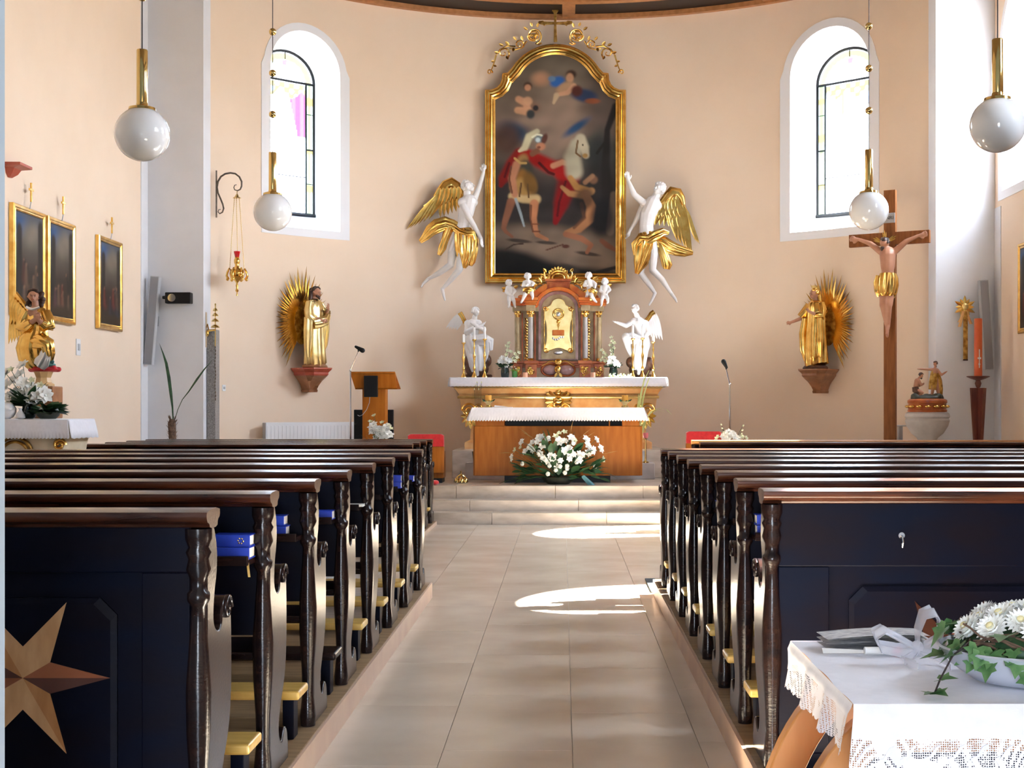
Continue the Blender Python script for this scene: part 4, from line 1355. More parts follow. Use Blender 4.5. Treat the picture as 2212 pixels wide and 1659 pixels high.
cloth(mb, fb.pts([(1420, 450, 10), (1432, 438, 12), (1444, 424, 14), (1454, 412, 14), (1466, 414, 14), (1474, 426, 14), (1478, 440, 14)]), [q * fb.k for q in (7, 9, 11, 12, 10, 7, 4)], [q * fb.k for q in (4, 5, 5, 5, 5, 4, 3)], 5, 0.1)
wg = fb.mk('wing', mb, gold, smooth=60)
wing_row(fb, wg, [(1476, 434), (1462, 440), (1446, 446)], [(1496, 550), (1486, 540), (1464, 520)], 6, 6.5, gold, 14, -1.2)
wing_row(fb, wg, [(1462, 430), (1428, 444)], [(1466, 490), (1415, 486)], 6, 7, gold, 8, -0.3)
wing_row(fb, wg, [(1462, 422), (1430, 438)], [(1468, 466), (1420, 468)], 6, 6.5, gold, 4, -0.3)
mb = MB()
cloth(mb, fb.pts([(1430, 440, 26), (1450, 416, 32), (1470, 424, 34), (1482, 446, 34)]), [q * fb.k for q in (6, 8, 8, 4)], [q * fb.k for q in (4, 4, 4, 3)], 5, 0.1)
wg = fb.mk('wing', mb, gold, smooth=60)
wing_row(fb, wg, [(1476, 432), (1486, 450)], [(1515, 524), (1505, 516)], 4, 5, gold, 33, -0.5)

# ================================================================ HIGH ALTAR
mb = MB().box(-1.62, 1.52, 20.30, 22.6, 0.45, 0.855)
tag(mk('altar_platform', mb, stepstone, smooth=0, bevel=0.01), 'tan stone platform carrying the high altar', 'platform')
mb = MB().box(-1.40, 1.32, 19.93, 20.298, 0.45, 0.685)
r_ = tag(mk('platform_step', mb, greystone, smooth=0, bevel=0.01), 'low pale step in front of the high altar platform', 'step')

ha = thing('high_altar', 'marbled high altar with gilt shell ornament under a white cloth', 'altar', (-0.07, 21.0, 0.855))
def rects(mb, rows):
    """rows of (half width, front y, back y, z)"""
    return mb.loft([[V((-h, f, z)), V((h, f, z)), V((h, b_, z)), V((-h, b_, z))] for h, f, b_, z in rows])
mk('body', rects(MB(), [(1.42, 0.06, 1.4, 0.0), (1.42, 0.06, 1.4, 0.10), (1.34, 0.10, 1.4, 0.14), (1.33, 0.10, 1.4, 0.30), (1.40, 0.06, 1.4, 0.45), (1.47, 0.02, 1.4, 0.62), (1.49, 0.0, 1.4, 0.76)]), pinkmarble, ha, smooth=30)
mk('cornice', rects(MB(), [(1.48, -0.01, 1.4, 0.762), (1.50, -0.03, 1.4, 0.79), (1.50, -0.03, 1.4, 0.80), (1.50, -0.02, 1.4, 0.82), (1.52, -0.05, 1.4, 0.86), (1.55, -0.09, 1.4, 0.90), (1.57, -0.11, 1.4, 0.92)]), pinkmarble, ha, smooth=30)
mk('gilt_moulding', MB().tube([V((-1.52, -0.045, 0.785)), V((1.52, -0.045, 0.785))], 0.022, 8).tube([V((-1.57, -0.115, 0.935)), V((1.57, -0.115, 0.935))], 0.022, 8), palegold, ha)
mk('mensa', MB().box(-1.60, 1.60, -0.14, 1.4, 0.95, 1.068), greymarble, ha, smooth=0, bevel=0.01)
for s in (-1, 1):
    mb = MB()
    for k, (x, z, r0) in enumerate(((1.34, 0.58, 0.12), (1.30, 0.42, 0.08), (1.20, 0.62, 0.06))):
        mb.tube([V((s * (x + r * math.cos(a)), -0.03, z + r * math.sin(a))) for r, a in [(r0 * (1 - i / 24 * 0.8), i * 0.42) for i in range(24)]], 0.016, 6)
    for k in range(7):
        a = R(150 + k * 30)
        mb.leaf(V((s * 1.32, -0.02, 0.5)), V((s * (1.32 - 0.16 * math.cos(a)), -0.05, 0.5 + 0.2 * math.sin(a))), (0, -1, 0), 0.035, thick=0.01)
    mk('corner_ornament', mb, gold, ha, smooth=60)
mb = MB()
for k in range(13):                                         # shell cartouche
    a = R(-30 + k * 20)
    mb.leaf(V((0.05 * math.cos(a), -0.03, 0.74 + 0.05 * math.sin(a))), V((0.21 * math.cos(a), -0.075, 0.74 + 0.20 * math.sin(a))), (0, -1, 0.2), 0.05, fold=-0.3, thick=0.015)
for s in (-1, 1):
    mb.tube([V((s * (0.10 + 0.07 * (1 - i / 20) * math.cos(i * 0.5)), -0.06, 0.62 + 0.07 * (1 - i / 20) * math.sin(i * 0.5))) for i in range(20)], 0.018, 6)
    mb.leaf(V((s * 0.08, -0.04, 0.66)), V((s * 0.2, -0.06, 0.52)), (0, -1, 0), 0.05, thick=0.015)
mb.ell((0, -0.05, 0.74), (0.07, 0.04, 0.06)).ell((0, -0.06, 0.87), (0.045, 0.035, 0.05)).ell((0, -0.05, 0.62), (0.05, 0.03, 0.04))
mk('shell_ornament', mb, gold, ha, smooth=60)

def cloth_over(x0, x1, y0, y1, z, drop, flare, sc_n, sc_a, wav=0.006, sides=True, seed=1, nx=120):
    """linen lying on a slab and hanging over its front and ends with a scalloped hem"""
    rr = random.Random(seed)
    ph = [rr.uniform(0, 6.28) for _ in range(4)]
    prof = [(y1, z), ((y0 + y1) / 2, z), (y0 + 0.02, z), (y0 - 0.006, z - 0.004), (y0 - 0.012, z - 0.03), (y0 - 0.012 - flare * 0.5, z - drop * 0.6), (y0 - 0.014 - flare, z - drop)]
    mb = MB()
    rings = []
    for i in range(nx + 1):
        t = i / nx
        ring = []
        for k, (y, zz) in enumerate(prof):
            h = (z - zz) / drop
            x = x0 + (x1 - x0) * t
            x = x + (t - 0.5) * 2 * flare * h
            yy = y - h * wav * (math.sin(t * 31 + ph[0]) + math.sin(t * 17 + ph[1]))
            if k == len(prof) - 1:
                zz = zz - abs(math.sin(t * math.pi * sc_n)) * sc_a
            ring.append(V((x, yy, zz)))
        rings.append(ring)
    mb.loft(rings, caps=False, closed=False)
    if sides:
        for s, xe in ((-1, x0), (1, x1)):
            rg = []
            for j in range(21):
                y = y0 - 0.004 + (y1 - y0) * j / 20
                rg.append([V((xe, y, z)), V((xe + s * 0.008, y, z - 0.02)), V((xe + s * (0.01 + flare * 0.6), y - (0.02 if j == 0 else 0), z - drop * 0.6)), V((xe + s * (0.012 + flare), y - (0.02 if j == 0 else 0), z - drop - abs(math.sin(j * 0.9)) * sc_a))])
            mb.loft(rg, caps=False, closed=False)
    return mb

o = mk('altar_cloth', cloth_over(-1.70, 1.56, 20.83, 22.38, 1.932, 0.13, 0.01, 60, 0.006), linen, smooth=40)
tag(o, 'long white linen cloth on the high altar', 'altar cloth')
m = o.modifiers.new('thick', 'SOLIDIFY')
m.thickness, m.offset = 0.004, 1

# ---------------------------------------------------------------- tabernacle
tb = Fig('tabernacle', 'red and gold marbled tabernacle with a golden door on the high altar', 'tabernacle', 1206, 817.2, 21.75)
mb = MB()
tb.box(mb, 1106, 1306, 795, 818, -22, 24)
tb.mk('base', mb, greymarble, smooth=0, bevel=0.006)
mb = MB()
for a, b_, c, d in ((1102, 1310, 781, 786, ), (1105, 1307, 786, 790), (1109, 1303, 790, 795)):
    tb.box(mb, a, b_, c, d, -26 + (c - 781) * 0.25, 24)
tb.mk('ledge', mb, redmarble, smooth=0, bevel=0.006)
rr = random.Random(9)
for x in (1148, 1263, 1119, 1293):
    mb = MB()
    if abs(x - 1206) < 70:
        mb.loft([tb.pts([(x - w_, y, d_), (x + w_, y, d_), (x + w_, y, -18), (x - w_, y, -18)]) for w_, y, d_ in ((15, 780, -42), (15, 787, -42), (12, 788, -38), (12, 818, -38))])
    else:
        tb.box(mb, x - 10, x + 10, 787, 818, -30, -18)
    pd = tb.mk('pedestal', mb, redmarble, smooth=0, bevel=0.006)
    mb = MB()
    for k in range(9):
        tb.ell(mb, x + rr.uniform(-7, 7), 803 + rr.uniform(-9, 9), -38 if abs(x - 1206) < 70 else -30, (rr.uniform(2, 4), 2, rr.uniform(2, 4)), 8, 5)
    tb.tube(mb, spiral_pts(x, 803, 8, 2, 0, 1.5, 20, -38.5 if abs(x - 1206) < 70 else -30.5), 1.3)
    tb.mk('relief', mb, gold, pd, smooth=60)
mb = MB()
tb.box(mb, 1112, 1300, 672, 782, -4, 24)
tb.mk('wall', mb, greymarble, smooth=0)
for a, b_, d_ in ((1154, 1158, -13), (1254, 1258, -13), (1127, 1130, -9), (1282, 1285, -9)):
    mb = MB()
    tb.box(mb, a, b_, 676, 780, d_, -3)
    tb.mk('pilaster', mb, redmarble, smooth=0, bevel=0.004)
niche = [(1163, 778), (1163, 668)] + [(1206 - 43 * math.cos(R(a)), 668 - 38 * math.sin(R(a))) for a in range(10, 180, 10)] + [(1249, 668), (1249, 778)]
mb = MB()
tb.prism(mb, niche, -16, -2)
tb.mk('niche', mb, violetmarble, smooth=0, bevel=0.006)
ni = [(1169, 776), (1169, 670)] + [(1206 - 36 * math.cos(R(a)), 668 - 31 * math.sin(R(a))) for a in range(10, 180, 10)] + [(1243, 670), (1243, 776)]
mb = MB()
tb.prism(mb, ni, -17.5, -15)
tb.mk('niche_panel', mb, greymarble, smooth=0, bevel=0.004)
dr = chaikin([(1175, 763), (1177, 748), (1181, 735), (1180, 700), (1175, 690), (1174, 678), (1181, 664), (1190, 660), (1193, 650), (1206, 644), (1219, 650), (1222, 660), (1231, 664), (1238, 678), (1237, 690), (1232, 700), (1231, 735), (1235, 748), (1237, 763), (1222, 758), (1206, 752), (1190, 758)], 2)
mb = MB()
tb.prism(mb, dr, -22, -17)
door = tb.mk('door', mb, palegold, smooth=30, bevel=0.012, seg=3)
mb = MB()
tb.tube(mb, spiral_pts(1206, 680, 11, 11, 0, 1, 24, -23), 2.0, 8)
tb.tube(mb, spiral_pts(1206, 680, 7, 7, 0, 1, 20, -23), 1.0, 6)
tb.lathe(mb, 1206, -23, [(0.5, 691), (3.5, 694), (4.5, 698), (2, 701), (3, 704), (1, 709), (1, 714)], 10)
for s in (-1, 1):
    tb.tube(mb, [(1206 + s * 30, 672 + 4 * i, -22 - math.sin(i)) for i in range(22)], [1.6 - 0.7 * abs(math.sin(i * 0.9)) for i in range(22)])
    tb.tube(mb, spiral_pts(1206 + s * 26, 757, 6, 1, 0, 1.3, 18, -22), 1.5)
    tb.tube(mb, spiral_pts(1206 + s * 27, 668, 6, 1, 0, 1.3, 18, -22), 1.5)
tb.mk('door_relief', mb, gold, door, smooth=60)
mb = MB()
tb.box(mb, 1193, 1219, 714, 726, -25, -21)
tb.mk('lamb_book_relief', mb, orangemarble, door, smooth=0, bevel=0.01)
mb = MB()
for k in range(6):
    tb.ell(mb, 1195 + 4.2 * k, 732 + 3 * math.sin(k * 1.05), -23.5, (2.4, 1.6, 2.6), 8, 5)
tb.ell(mb, 1206, 762, -18, (10, 3, 5))
tb.ell(mb, 1206, 680, -21.5, (5.5, 2, 5.5))
tb.mk('silver_relief', mb, silver, door, smooth=60)
for x, d, mt, r0 in ((1147, -30, greystone, 5.2), (1264, -30, greystone, 5.2), (1119, -22, greymarble, 4.2), (1293, -22, greymarble, 4.2)):
    mb = MB()
    tb.lathe(mb, x, d, [(r0, 777), (r0 * 1.02, 740), (r0 * 0.86, 686)], 18)
    c = tb.mk('column', mb, mt)
    mb = MB()
    tb.lathe(mb, x, d, [(r0 * 1.5, 781), (r0 * 1.5, 779.5), (r0 * 1.2, 778), (r0 * 1.3, 776.5), (r0 * 1.05, 775)], 18)
    tb.mk('column_base', mb, gold, c)
    mb = MB()
    tb.lathe(mb, x, d, [(r0 * 0.95, 687), (r0 * 1.1, 685), (r0 * 1.0, 682), (r0 * 1.7, 676), (r0 * 1.75, 674)], 18)
    for k in range(8):
        a = k * math.pi / 4
        tb.ell(mb, x + r0 * 1.35 * math.cos(a), 679, d + r0 * 1.35 * math.sin(a), (1.6, 1.6, 3), 6, 4)
    tb.mk('capital', mb, gold, c)
for x in (1137, 1271):
    mb = MB()
    for k in range(15):
        y = 690 + 6 * k
        tb.ell(mb, x + 1.6 * math.sin(k * 1.7), y, -6, (3.2, 2.2, 3.0), 7, 4)
        tb.tube(mb, [(x - 3.5, y - 3, -6), (x, y, -8), (x + 3.5, y + 3, -6)], 0.9, 5)
    tb.mk('hanging_relief', mb, gold, smooth=60)
for s in (-1, 1):
    mb = MB()
    a, b_ = (1108, 1164) if s < 0 else (1248, 1304)
    tb.box(mb, a, b_, 662, 674, -20, 20)
    x = 1147 if s < 0 else 1264
    tb.box(mb, x - 10, x + 10, 660, 674, -40, -15)
    tb.mk('frieze', mb, greymarble, smooth=0, bevel=0.004)
    mb = MB()
    for (y0, y1, e_) in ((657, 662, 2), (652, 657, 5), (646, 652, 8)):
        a, b_ = (1106 - e_, 1164) if s < 0 else (1248, 1306 + e_)
        tb.box(mb, a, b_, y0, y1, -20 - e_, 20)
        x = 1147 if s < 0 else 1264
        tb.box(mb, x - 11 - e_ * 0.6, x + 11 + e_ * 0.6, y0, y1, -40 - e_, -15)
    tb.mk('cornice', mb, orangemarble, smooth=0, bevel=0.004)
for s in (-1, 1):
    mb = MB()
    X = lambda x: 1206 + s * x
    tb.prism(mb, chaikin([(X(88), 646), (X(84), 638), (X(70), 640), (X(56), 634), (X(40), 622), (X(24), 612), (X(24), 628), (X(40), 636), (X(46), 646)], 1), -22, 14)
    tb.mk('pediment', mb, orangemarble, smooth=30, bevel=0.006)
ou = [(1206 - 52 * math.cos(R(a)), 668 - 46 * math.sin(R(a))) for a in range(0, 181, 8)]
inn = [(1206 - 44 * math.cos(R(a)), 668 - 38 * math.sin(R(a))) for a in range(180, -1, -8)]
mb = MB()
for i in range(len(ou) - 1):
    pass
tb.prism(mb, ou + inn, -28, -10)
tb.mk('arch_moulding', mb, orangemarble, smooth=30, bevel=0.006)
mb = MB()
tb.box(mb, 1181, 1231, 609, 630, -18, 14)
tb.box(mb, 1178, 1234, 604, 609, -22, 16)
tb.box(mb, 1186, 1226, 613, 626, -20, -17)
tb.mk('attic', mb, redmarble, smooth=0, bevel=0.006)
mb = MB()
cr = [(1206 - 21 * math.cos(R(a)), 604 - 18 * math.sin(R(a)), -14) for a in range(0, 181, 10)]
tb.tube(mb, cr, 3.4, 8)
tb.tube(mb, [(1206 - 13 * math.cos(R(a)), 603 - 11 * math.sin(R(a)), -15) for a in range(0, 181, 15)], 2.2, 8)
for k in range(7):
    a = R(40 + k * 16.7)
    mb.leaf(tb.p(1206 + 18 * math.cos(a), 602 - 15 * math.sin(a), -15), tb.p(1206 + 26 * math.cos(a), 602 - 25 * math.sin(a), -17), (0, -1, 0), 4.0 * tb.k, thick=0.01)
for s in (-1, 1):
    X = lambda x: 1206 + s * x
    for q, r0 in ((spiral_pts(40, 627, 13, 2, 4.2, 1.4), 2.3), (spiral_pts(56, 616, 8, 2, 1.0, 1.3), 1.8), (spiral_pts(32, 602, 8, 1.5, 2.0, 1.3), 1.9), ([(28, 604, 0), (30, 592, 0), (27, 584, 0)], 2.4)):
        tb.tube(mb, [(X(x), y, -18) for x, y, _ in q], [r0 * (1 - 0.6 * i / len(q)) for i in range(len(q))])
    for (x, y, dx, dy) in ((50, 634, 12, -6), (46, 620, 10, -8), (36, 612, 6, -10), (64, 622, 9, 4), (30, 600, 8, -6), (26, 590, 6, -8)):
        mb.leaf(tb.p(X(x), y, -18), tb.p(X(x + dx), y + dy, -22), (0, -1, 0), 3.2 * tb.k, thick=0.01)
tb.mk('gilt_crest', mb, gold, smooth=60)
for s in (-1, 1):
    mb = MB()
    tb.ell(mb, 1206 + s * 17, 800, -24, (17, 8, 11), 20, 10)
    lo_ = tb.mk('cartouche_lobe', mb, violetmarble, smooth=60)
    mb = MB()
    tb.tube(mb, [(1206 + s * (17 + 19 * math.cos(R(a))), 800 + 13 * math.sin(R(a)), -26) for a in range(-180, 181, 15)], 2.2)
    tb.mk('rim', mb, redmarble, lo_, smooth=60)
mb = MB()
tb.ell(mb, 1206, 783, -30, (9, 5, 7))
tb.ell(mb, 1206, 800, -33, (5, 4, 8))
tb.tube(mb, spiral_pts(1206, 798, 8, 2, 1.57, 1.2, 20, -33), 1.6)
for s in (-1, 1):
    tb.tube(mb, [(1206 + s * x, y, -31) for x, y in ((4, 784), (12, 781), (20, 782), (28, 788), (36, 792))], [2.2, 2, 1.8, 1.5, 1])
    mb.leaf(tb.p(1206 + s * 2, 806, -33), tb.p(1206 + s * 8, 816, -32), (0, -1, 0), 3 * tb.k, thick=0.008)
tb.mk('cartouche_ornament', mb, gold, smooth=60)

# ---------------------------------------------------------------- putti
def putto(label, ox, oy, hd_, face, els, gilt, wingpts):
    f = Fig('putto', label, 'putto', ox, oy, 21.44 if 1120 < ox < 1290 else 21.56, 'putti on the tabernacle')
    h, hr_ = head_els(hd_, 7.6, face, (0, -1, 0))
    f.blob('body', h + els, statue_w, 0.7)
    f.blob('hair', hr_, statue_w, 0.7)
    if gilt:
        mb_ = MB()
        cloth(mb_, f.pts(gilt), [q * f.k for q in [4, 7, 7, 5, 3][:len(gilt)]], [q * f.k for q in [3, 5, 5, 4, 2][:len(gilt)]], 6, 0.22, 36)
        f.mk('sash', mb_, gold, smooth=70)
    mb_ = MB()
    for (b_, t_) in wingpts:
        mb_.leaf(f.p(*b_), f.p(*t_), (0, -1, 0.1), 3.6 * f.k, n=5, thick=0.01)
    f.mk('wing', mb_, gold, smooth=60)

def limbs(*ps):
    o = []
    for q in ps:
        for i in range(len(q) - 1):
            o.append(('c', q[i][:3], q[i + 1][:3], q[i][3], q[i + 1][3]))
    return o

putto('white putto perched at the far left of the tabernacle cornice', 1101, 646, (1100, 613, -4), (0.5, 0.1, -0.85),
      [('c', (1101, 624, -2), (1103, 638, 0), 7.5, 7)] + limbs([(1096, 622, -3, 4), (1093, 632, -6, 3.2), (1100, 637, -9, 2.4), (1104, 635, -9, 1.8)], [(1107, 623, -3, 4), (1113, 629, -7, 3.2), (1108, 636, -10, 2.4)],
      [(1100, 642, -1, 5), (1100, 650, -7, 4.2), (1100, 660, -5, 2.8), (1099, 664, -8, 2)], [(1106, 642, -1, 5), (1110, 650, -8, 4.2), (1112, 660, -5, 2.8), (1113, 664, -8, 2)]), None,
      [((1095, 624, 2), (1083, 622, 4)), ((1095, 626, 2), (1085, 629, 4)), ((1108, 622, 2), (1120, 617, 4))])
putto('white putto with gold sash seated left of the tabernacle crest', 1140, 646, (1140, 598.5, -4), (0.15, 0.1, -0.98),
      [('c', (1140, 611, -2), (1140, 626, 0), 8, 7.6)] + limbs([(1133, 610, -3, 4.2), (1130, 618, -7, 3.4), (1136, 618, -10, 2.5), (1139, 616, -10, 1.9)], [(1147, 610, -3, 4.2), (1153, 613, -6, 3.4), (1150, 617, -9, 2.5)],
      [(1137, 630, -1, 5.4), (1134, 638, -8, 4.5), (1129, 649, -6, 3.0), (1126, 654, -9, 2.2)], [(1145, 630, -1, 5.4), (1149, 634, -9, 4.6), (1151, 642, -8, 3), (1150, 647, -10, 2)]),
      [(1131, 628, -5), (1137, 627, -8), (1145, 627, -8), (1151, 630, -4)], [((1148, 610, 3), (1160, 606, 5)), ((1148, 613, 3), (1158, 613, 5)), ((1133, 612, 3), (1123, 616, 5))])
putto('white putto with gold sash seated right of the tabernacle crest', 1274, 646, (1271, 597, -4), (-0.35, 0.05, -0.95),
      [('c', (1273, 610, -2), (1277, 626, 0), 8, 7.6)] + limbs([(1266, 609, -3, 4.2), (1262, 617, -7, 3.4), (1268, 618, -10, 2.5)], [(1280, 609, -3, 4.2), (1286, 614, -6, 3.6), (1285, 622, -8, 2.6)],
      [(1272, 630, 2, 5), (1268, 638, 0, 3.6), (1265, 646, 2, 2.4)], [(1278, 629, -2, 5.6), (1278, 641, -9, 4.6), (1284, 649, -8, 3.2), (1288, 653, -10, 2.2)]),
      [(1272, 630, -6), (1277, 627, -8), (1283, 632, -5), (1280, 644, -4), (1274, 648, -4)], [((1279, 606, 3), (1292, 597, 5)), ((1280, 608, 3), (1294, 602, 5)), ((1281, 612, 3), (1292, 608, 5))])
putto('white putto perched at the far right of the tabernacle cornice', 1307, 646, (1306, 610, -4), (-0.4, 0.1, -0.9),
      [('c', (1307, 621, -2), (1306, 636, 0), 8, 7)] + limbs([(1300, 620, -3, 4), (1297, 629, -7, 3.2), (1303, 632, -10, 2.3)], [(1313, 620, -3, 4.2), (1317, 627, -6, 3.4), (1311, 633, -9, 2.4)],
      [(1303, 640, -1, 5), (1300, 648, -7, 4), (1299, 658, -5, 2.8), (1298, 661, -8, 2)], [(1309, 640, -1, 5), (1312, 646, -8, 4), (1313, 653, -6, 2.8), (1311, 656, -9, 2)]), None,
      [((1301, 620, 3), (1290, 618, 5)), ((1313, 619, 3), (1322, 614, 5))])

# ---------------------------------------------------------------- adoring angels on rocks
def adoring(label, ox, hd_, face, els, drape, legs_d, wing_bits, rock):
    f = Fig('kneeling_angel', label, 'angel statue', ox, 818.3, 21.52, 'white angels on the high altar')
    h, hr_ = head_els(hd_, 9, face, (0, -1, 0))
    f.blob('body', h + els, statue_w, 0.8)
    f.blob('hair', hr_, statue_w, 0.8)
    mb_ = MB()
    for (pp, a_, b_, n) in drape:
        cloth(mb_, f.pts(pp), [q * f.k for q in a_], [q * f.k for q in b_], n, 0.13, 48, twist=0.2)
    f.mk('robe', mb_, statue_w, smooth=70)
    wroot = None
    for mat_, arm, bases, tips, n, wd in wing_bits:
        mb_ = MB()
        cloth(mb_, f.pts(arm), [5 * f.k] * len(arm), [3 * f.k] * len(arm), 5, 0.1, 24)
        g = f.mk('wing', mb_, gold, smooth=60)
        wing_row(f, g, bases, tips, n, wd, mat_, 12, -0.4)
    f.blob('rock', rock, brownrock, 1.2)
    f.root.location.z += 0.024

adoring('white kneeling angel with crossed arms at the left end of the high altar', 1030, (1028, 678, -8), (0.75, 0.25, -0.6),
        [('c', (1026, 688, -4), (1024, 698, 0), 5.5, 6.5), ('c', (1022, 706, 0), (1018, 738, 4), 13, 13), ('c', (1010, 702, 2), (1034, 702, -4), 8, 8)]
        + limbs([(1011, 703, 0, 6.5), (1008, 722, -8, 5.5), (1028, 712, -18, 4.2), (1042, 706, -18, 3.2)], [(1035, 703, -4, 6.5), (1046, 716, -10, 5.5), (1030, 708, -20, 4), (1020, 702, -20, 3)],
                [(1016, 742, 0, 12), (1052, 738, -16, 10), (1050, 765, -8, 7), (1048, 782, -4, 5)], [(1014, 744, 0, 11), (1020, 775, -16, 8), (1030, 800, -18, 5), (1033, 813, -24, 3.5)])
        + hand_els((1042, 706, -18), (0.8, -0.5, 0), (0, 0, 1), 12),
        [([(1018, 730, 2), (1020, 742, -4), (1026, 758, -8), (1028, 776, -10), (1030, 794, -12), (1031, 806, -14)], [14, 20, 19, 17, 15, 11], [13, 16, 15, 13, 12, 9], 11),
         ([(1012, 742, -4), (1030, 740, -12), (1046, 738, -16), (1058, 742, -14), (1060, 760, -8)], [10, 12, 13, 10, 5], [9, 11, 11, 8, 4], 7)], None,
        [(statue_w, [(1010, 705, 10), (1002, 696, 12), (996, 684, 12), (992, 678, 12)], [(990, 680), (998, 690)], [(962, 712), (985, 716)], 5, 4.5)],
        [('e', (1030, 800, 2), (26, 16, 20)), ('e', (1012, 785, 6), (10, 12, 16)), ('e', (1052, 782, 4), (10, 12, 14)), ('c', (1004, 816, 0), (1060, 816, 0), 4, 4)])
adoring('white kneeling angel with outstretched arm at the right end of the high altar', 1380, (1371, 672, -8), (-0.7, 0.25, -0.65),
        [('c', (1374, 683, -4), (1378, 692, 0), 5.5, 6.5), ('c', (1380, 702, 0), (1388, 738, 4), 13, 13), ('c', (1368, 698, -4), (1394, 702, 2), 8, 8)]
        + limbs([(1368, 698, -2, 6.5), (1352, 708, -10, 5), (1333, 701, -14, 3.2)], [(1394, 702, 0, 6.5), (1401, 722, -6, 5.6), (1388, 736, -16, 4)],
                [(1386, 742, 0, 12), (1352, 732, -14, 9.5), (1356, 752, -6, 6.5), (1364, 770, 0, 5)], [(1390, 744, 0, 11), (1378, 772, -16, 8), (1380, 796, -18, 5), (1378, 811, -24, 3.5)])
        + hand_els((1333, 701, -14), (-1, -0.25, -0.1), (0, 0, -1), 12) + hand_els((1388, 736, -16), (-0.8, 0.5, -0.2), (0, 0, 1), 10),
        [([(1388, 732, 2), (1386, 744, -4), (1382, 760, -8), (1380, 778, -10), (1379, 794, -12), (1378, 804, -14)], [14, 18, 17, 16, 14, 10], [13, 15, 14, 13, 12, 9], 11),
         ([(1392, 740, -4), (1376, 738, -10), (1362, 732, -13), (1352, 732, -13), (1354, 748, -8)], [9, 11, 11, 10, 5], [8, 10, 10, 8, 4], 7)], None,
        [(statue_w, [(1394, 700, 10), (1402, 690, 12), (1408, 680, 12), (1414, 676, 12)], [(1418, 680), (1400, 692)], [(1432, 738), (1402, 730)], 6, 4.8)],
        [('e', (1382, 802, 2), (24, 16, 18)), ('e', (1402, 790, 6), (12, 12, 16)), ('e', (1362, 786, 4), (10, 12, 12)), ('c', (1356, 816, 0), (1408, 816, 0), 4, 4)])

# ---------------------------------------------------------------- candlesticks
def candlestick(x, ytop, ycand, label):
    f = Fig('candlestick', label, 'candlestick', x, 815.6, 21.18, 'gold candlesticks on the high altar')
    H = 815.6
    def Yv(t):
        return H - (H - ycand) * t
    mb_ = MB()
    f.lathe(mb_, x, 0, [(6.5, Yv(0.0)), (6.2, Yv(0.02)), (5.0, Yv(0.05)), (3.4, Yv(0.09)), (2.0, Yv(0.14)), (1.5, Yv(0.18)), (3.0, Yv(0.22)), (3.0, Yv(0.26)), (1.4, Yv(0.30)), (1.8, Yv(0.42)), (3.0, Yv(0.52)), (3.3, Yv(0.57)),
                        (1.6, Yv(0.63)), (1.2, Yv(0.72)), (2.4, Yv(0.78)), (1.3, Yv(0.83)), (1.6, Yv(0.92)), (2.2, Yv(0.97))], 16)
    f.mk('stem', mb_, gold, smooth=60)
    mb_ = MB()
    f.lathe(mb_, x, 0, [(1.5, Yv(0.955)), (4.2, Yv(0.97)), (4.6, Yv(0.985)), (4.3, Yv(1.0)), (2.0, Yv(0.99))], 16)
    f.mk('drip_pan', mb_, gold, smooth=60)
    mb_ = MB()
    f.lathe(mb_, x, 0, [(2.7, ycand), (2.6, ytop + 2), (1.6, ytop)], 14)
    c = f.mk('candle', mb_, whitewax)
    mb_ = MB()
    f.lathe(mb_, x, 0, [(0.4, ytop), (0.3, ytop - 3)], 6)
    f.mk('wick', mb_, blackplastic, c)
for x, yt, yc, lb in ((1001.5, 722, 740, 'short outermost gold candlestick at the left end of the high altar'), (1024.5, 707, 733, 'middle one of the three gold candlesticks before the left kneeling angel'),
                      (1047, 706, 732, 'innermost of the three gold candlesticks before the left kneeling angel'), (1367, 702, 731, 'innermost of the three gold candlesticks before the right kneeling angel'),
                      (1388, 703, 730, 'middle one of the three gold candlesticks before the right kneeling angel'), (1411, 723, 738, 'short outermost gold candlestick at the right end of the high altar')):
    candlestick(x, yt, yc, lb)
for x, lb in ((1134.6, 'pale orange block candle on the high altar left of the tabernacle front'), (1281, 'pale orange block candle on the high altar right of the tabernacle front')):
    f = Fig('block_candle', lb, 'candle', x, 815.2, 20.98, 'pale orange block candles')
    mb = MB()
    f.lathe(mb, x, 0, [(5.2, 815.2), (5.3, 805.5), (4.6, 804.5), (3.0, 805.5)], 16)
    f.mk('wax', mb, pinkwax)
    mb = MB()
    f.lathe(mb, x, 0, [(0.4, 805.5), (0.3, 802.5)], 6)
    f.mk('wick', mb, blackplastic)

# ================================================================ PENDANT LAMPS
def pendant(label, loc):
    r = thing('pendant_lamp', label, 'lamp', loc, 0, 'opal globe pendant lamps')
    g = MB().ell((0, 0, 0), 0.176, 32, 20)
    mk('globe', g, opal, r, smooth=180)
    mk('cap', MB().lathe([(0.035, 0.21), (0.04, 0.188), (0.085, 0.172), (0.088, 0.155), (0.07, 0.15)], seg=28), brass, r, smooth=40)
    mk('tube', MB().lathe([(0.034, 0.185), (0.036, 0.19), (0.036, 0.545), (0.033, 0.55)], seg=24), brass, r, smooth=40)
    mk('cord', MB().tube([(0, 0, 0.54), (0, 0, ZC - loc[2])], 0.004, 6), stemdark, r)
    for z in (0.90, 1.28, 1.66):
        mk('cord_ball', MB().ell((0, 0, z), 0.034, 14, 10), brass, r, smooth=180)
    return r
for lb, a in (('white globe pendant lamp near the camera on the left', (307, 290, 9.05)), ('white globe pendant lamp hanging before the left apse window', (589, 458, 12.8)),
              ('white globe pendant lamp hanging before the right apse window', (1877, 455, 12.5)), ('white globe pendant lamp near the camera at the right edge', (2155, 270, 8.9))):
    pendant(lb, P(*a))

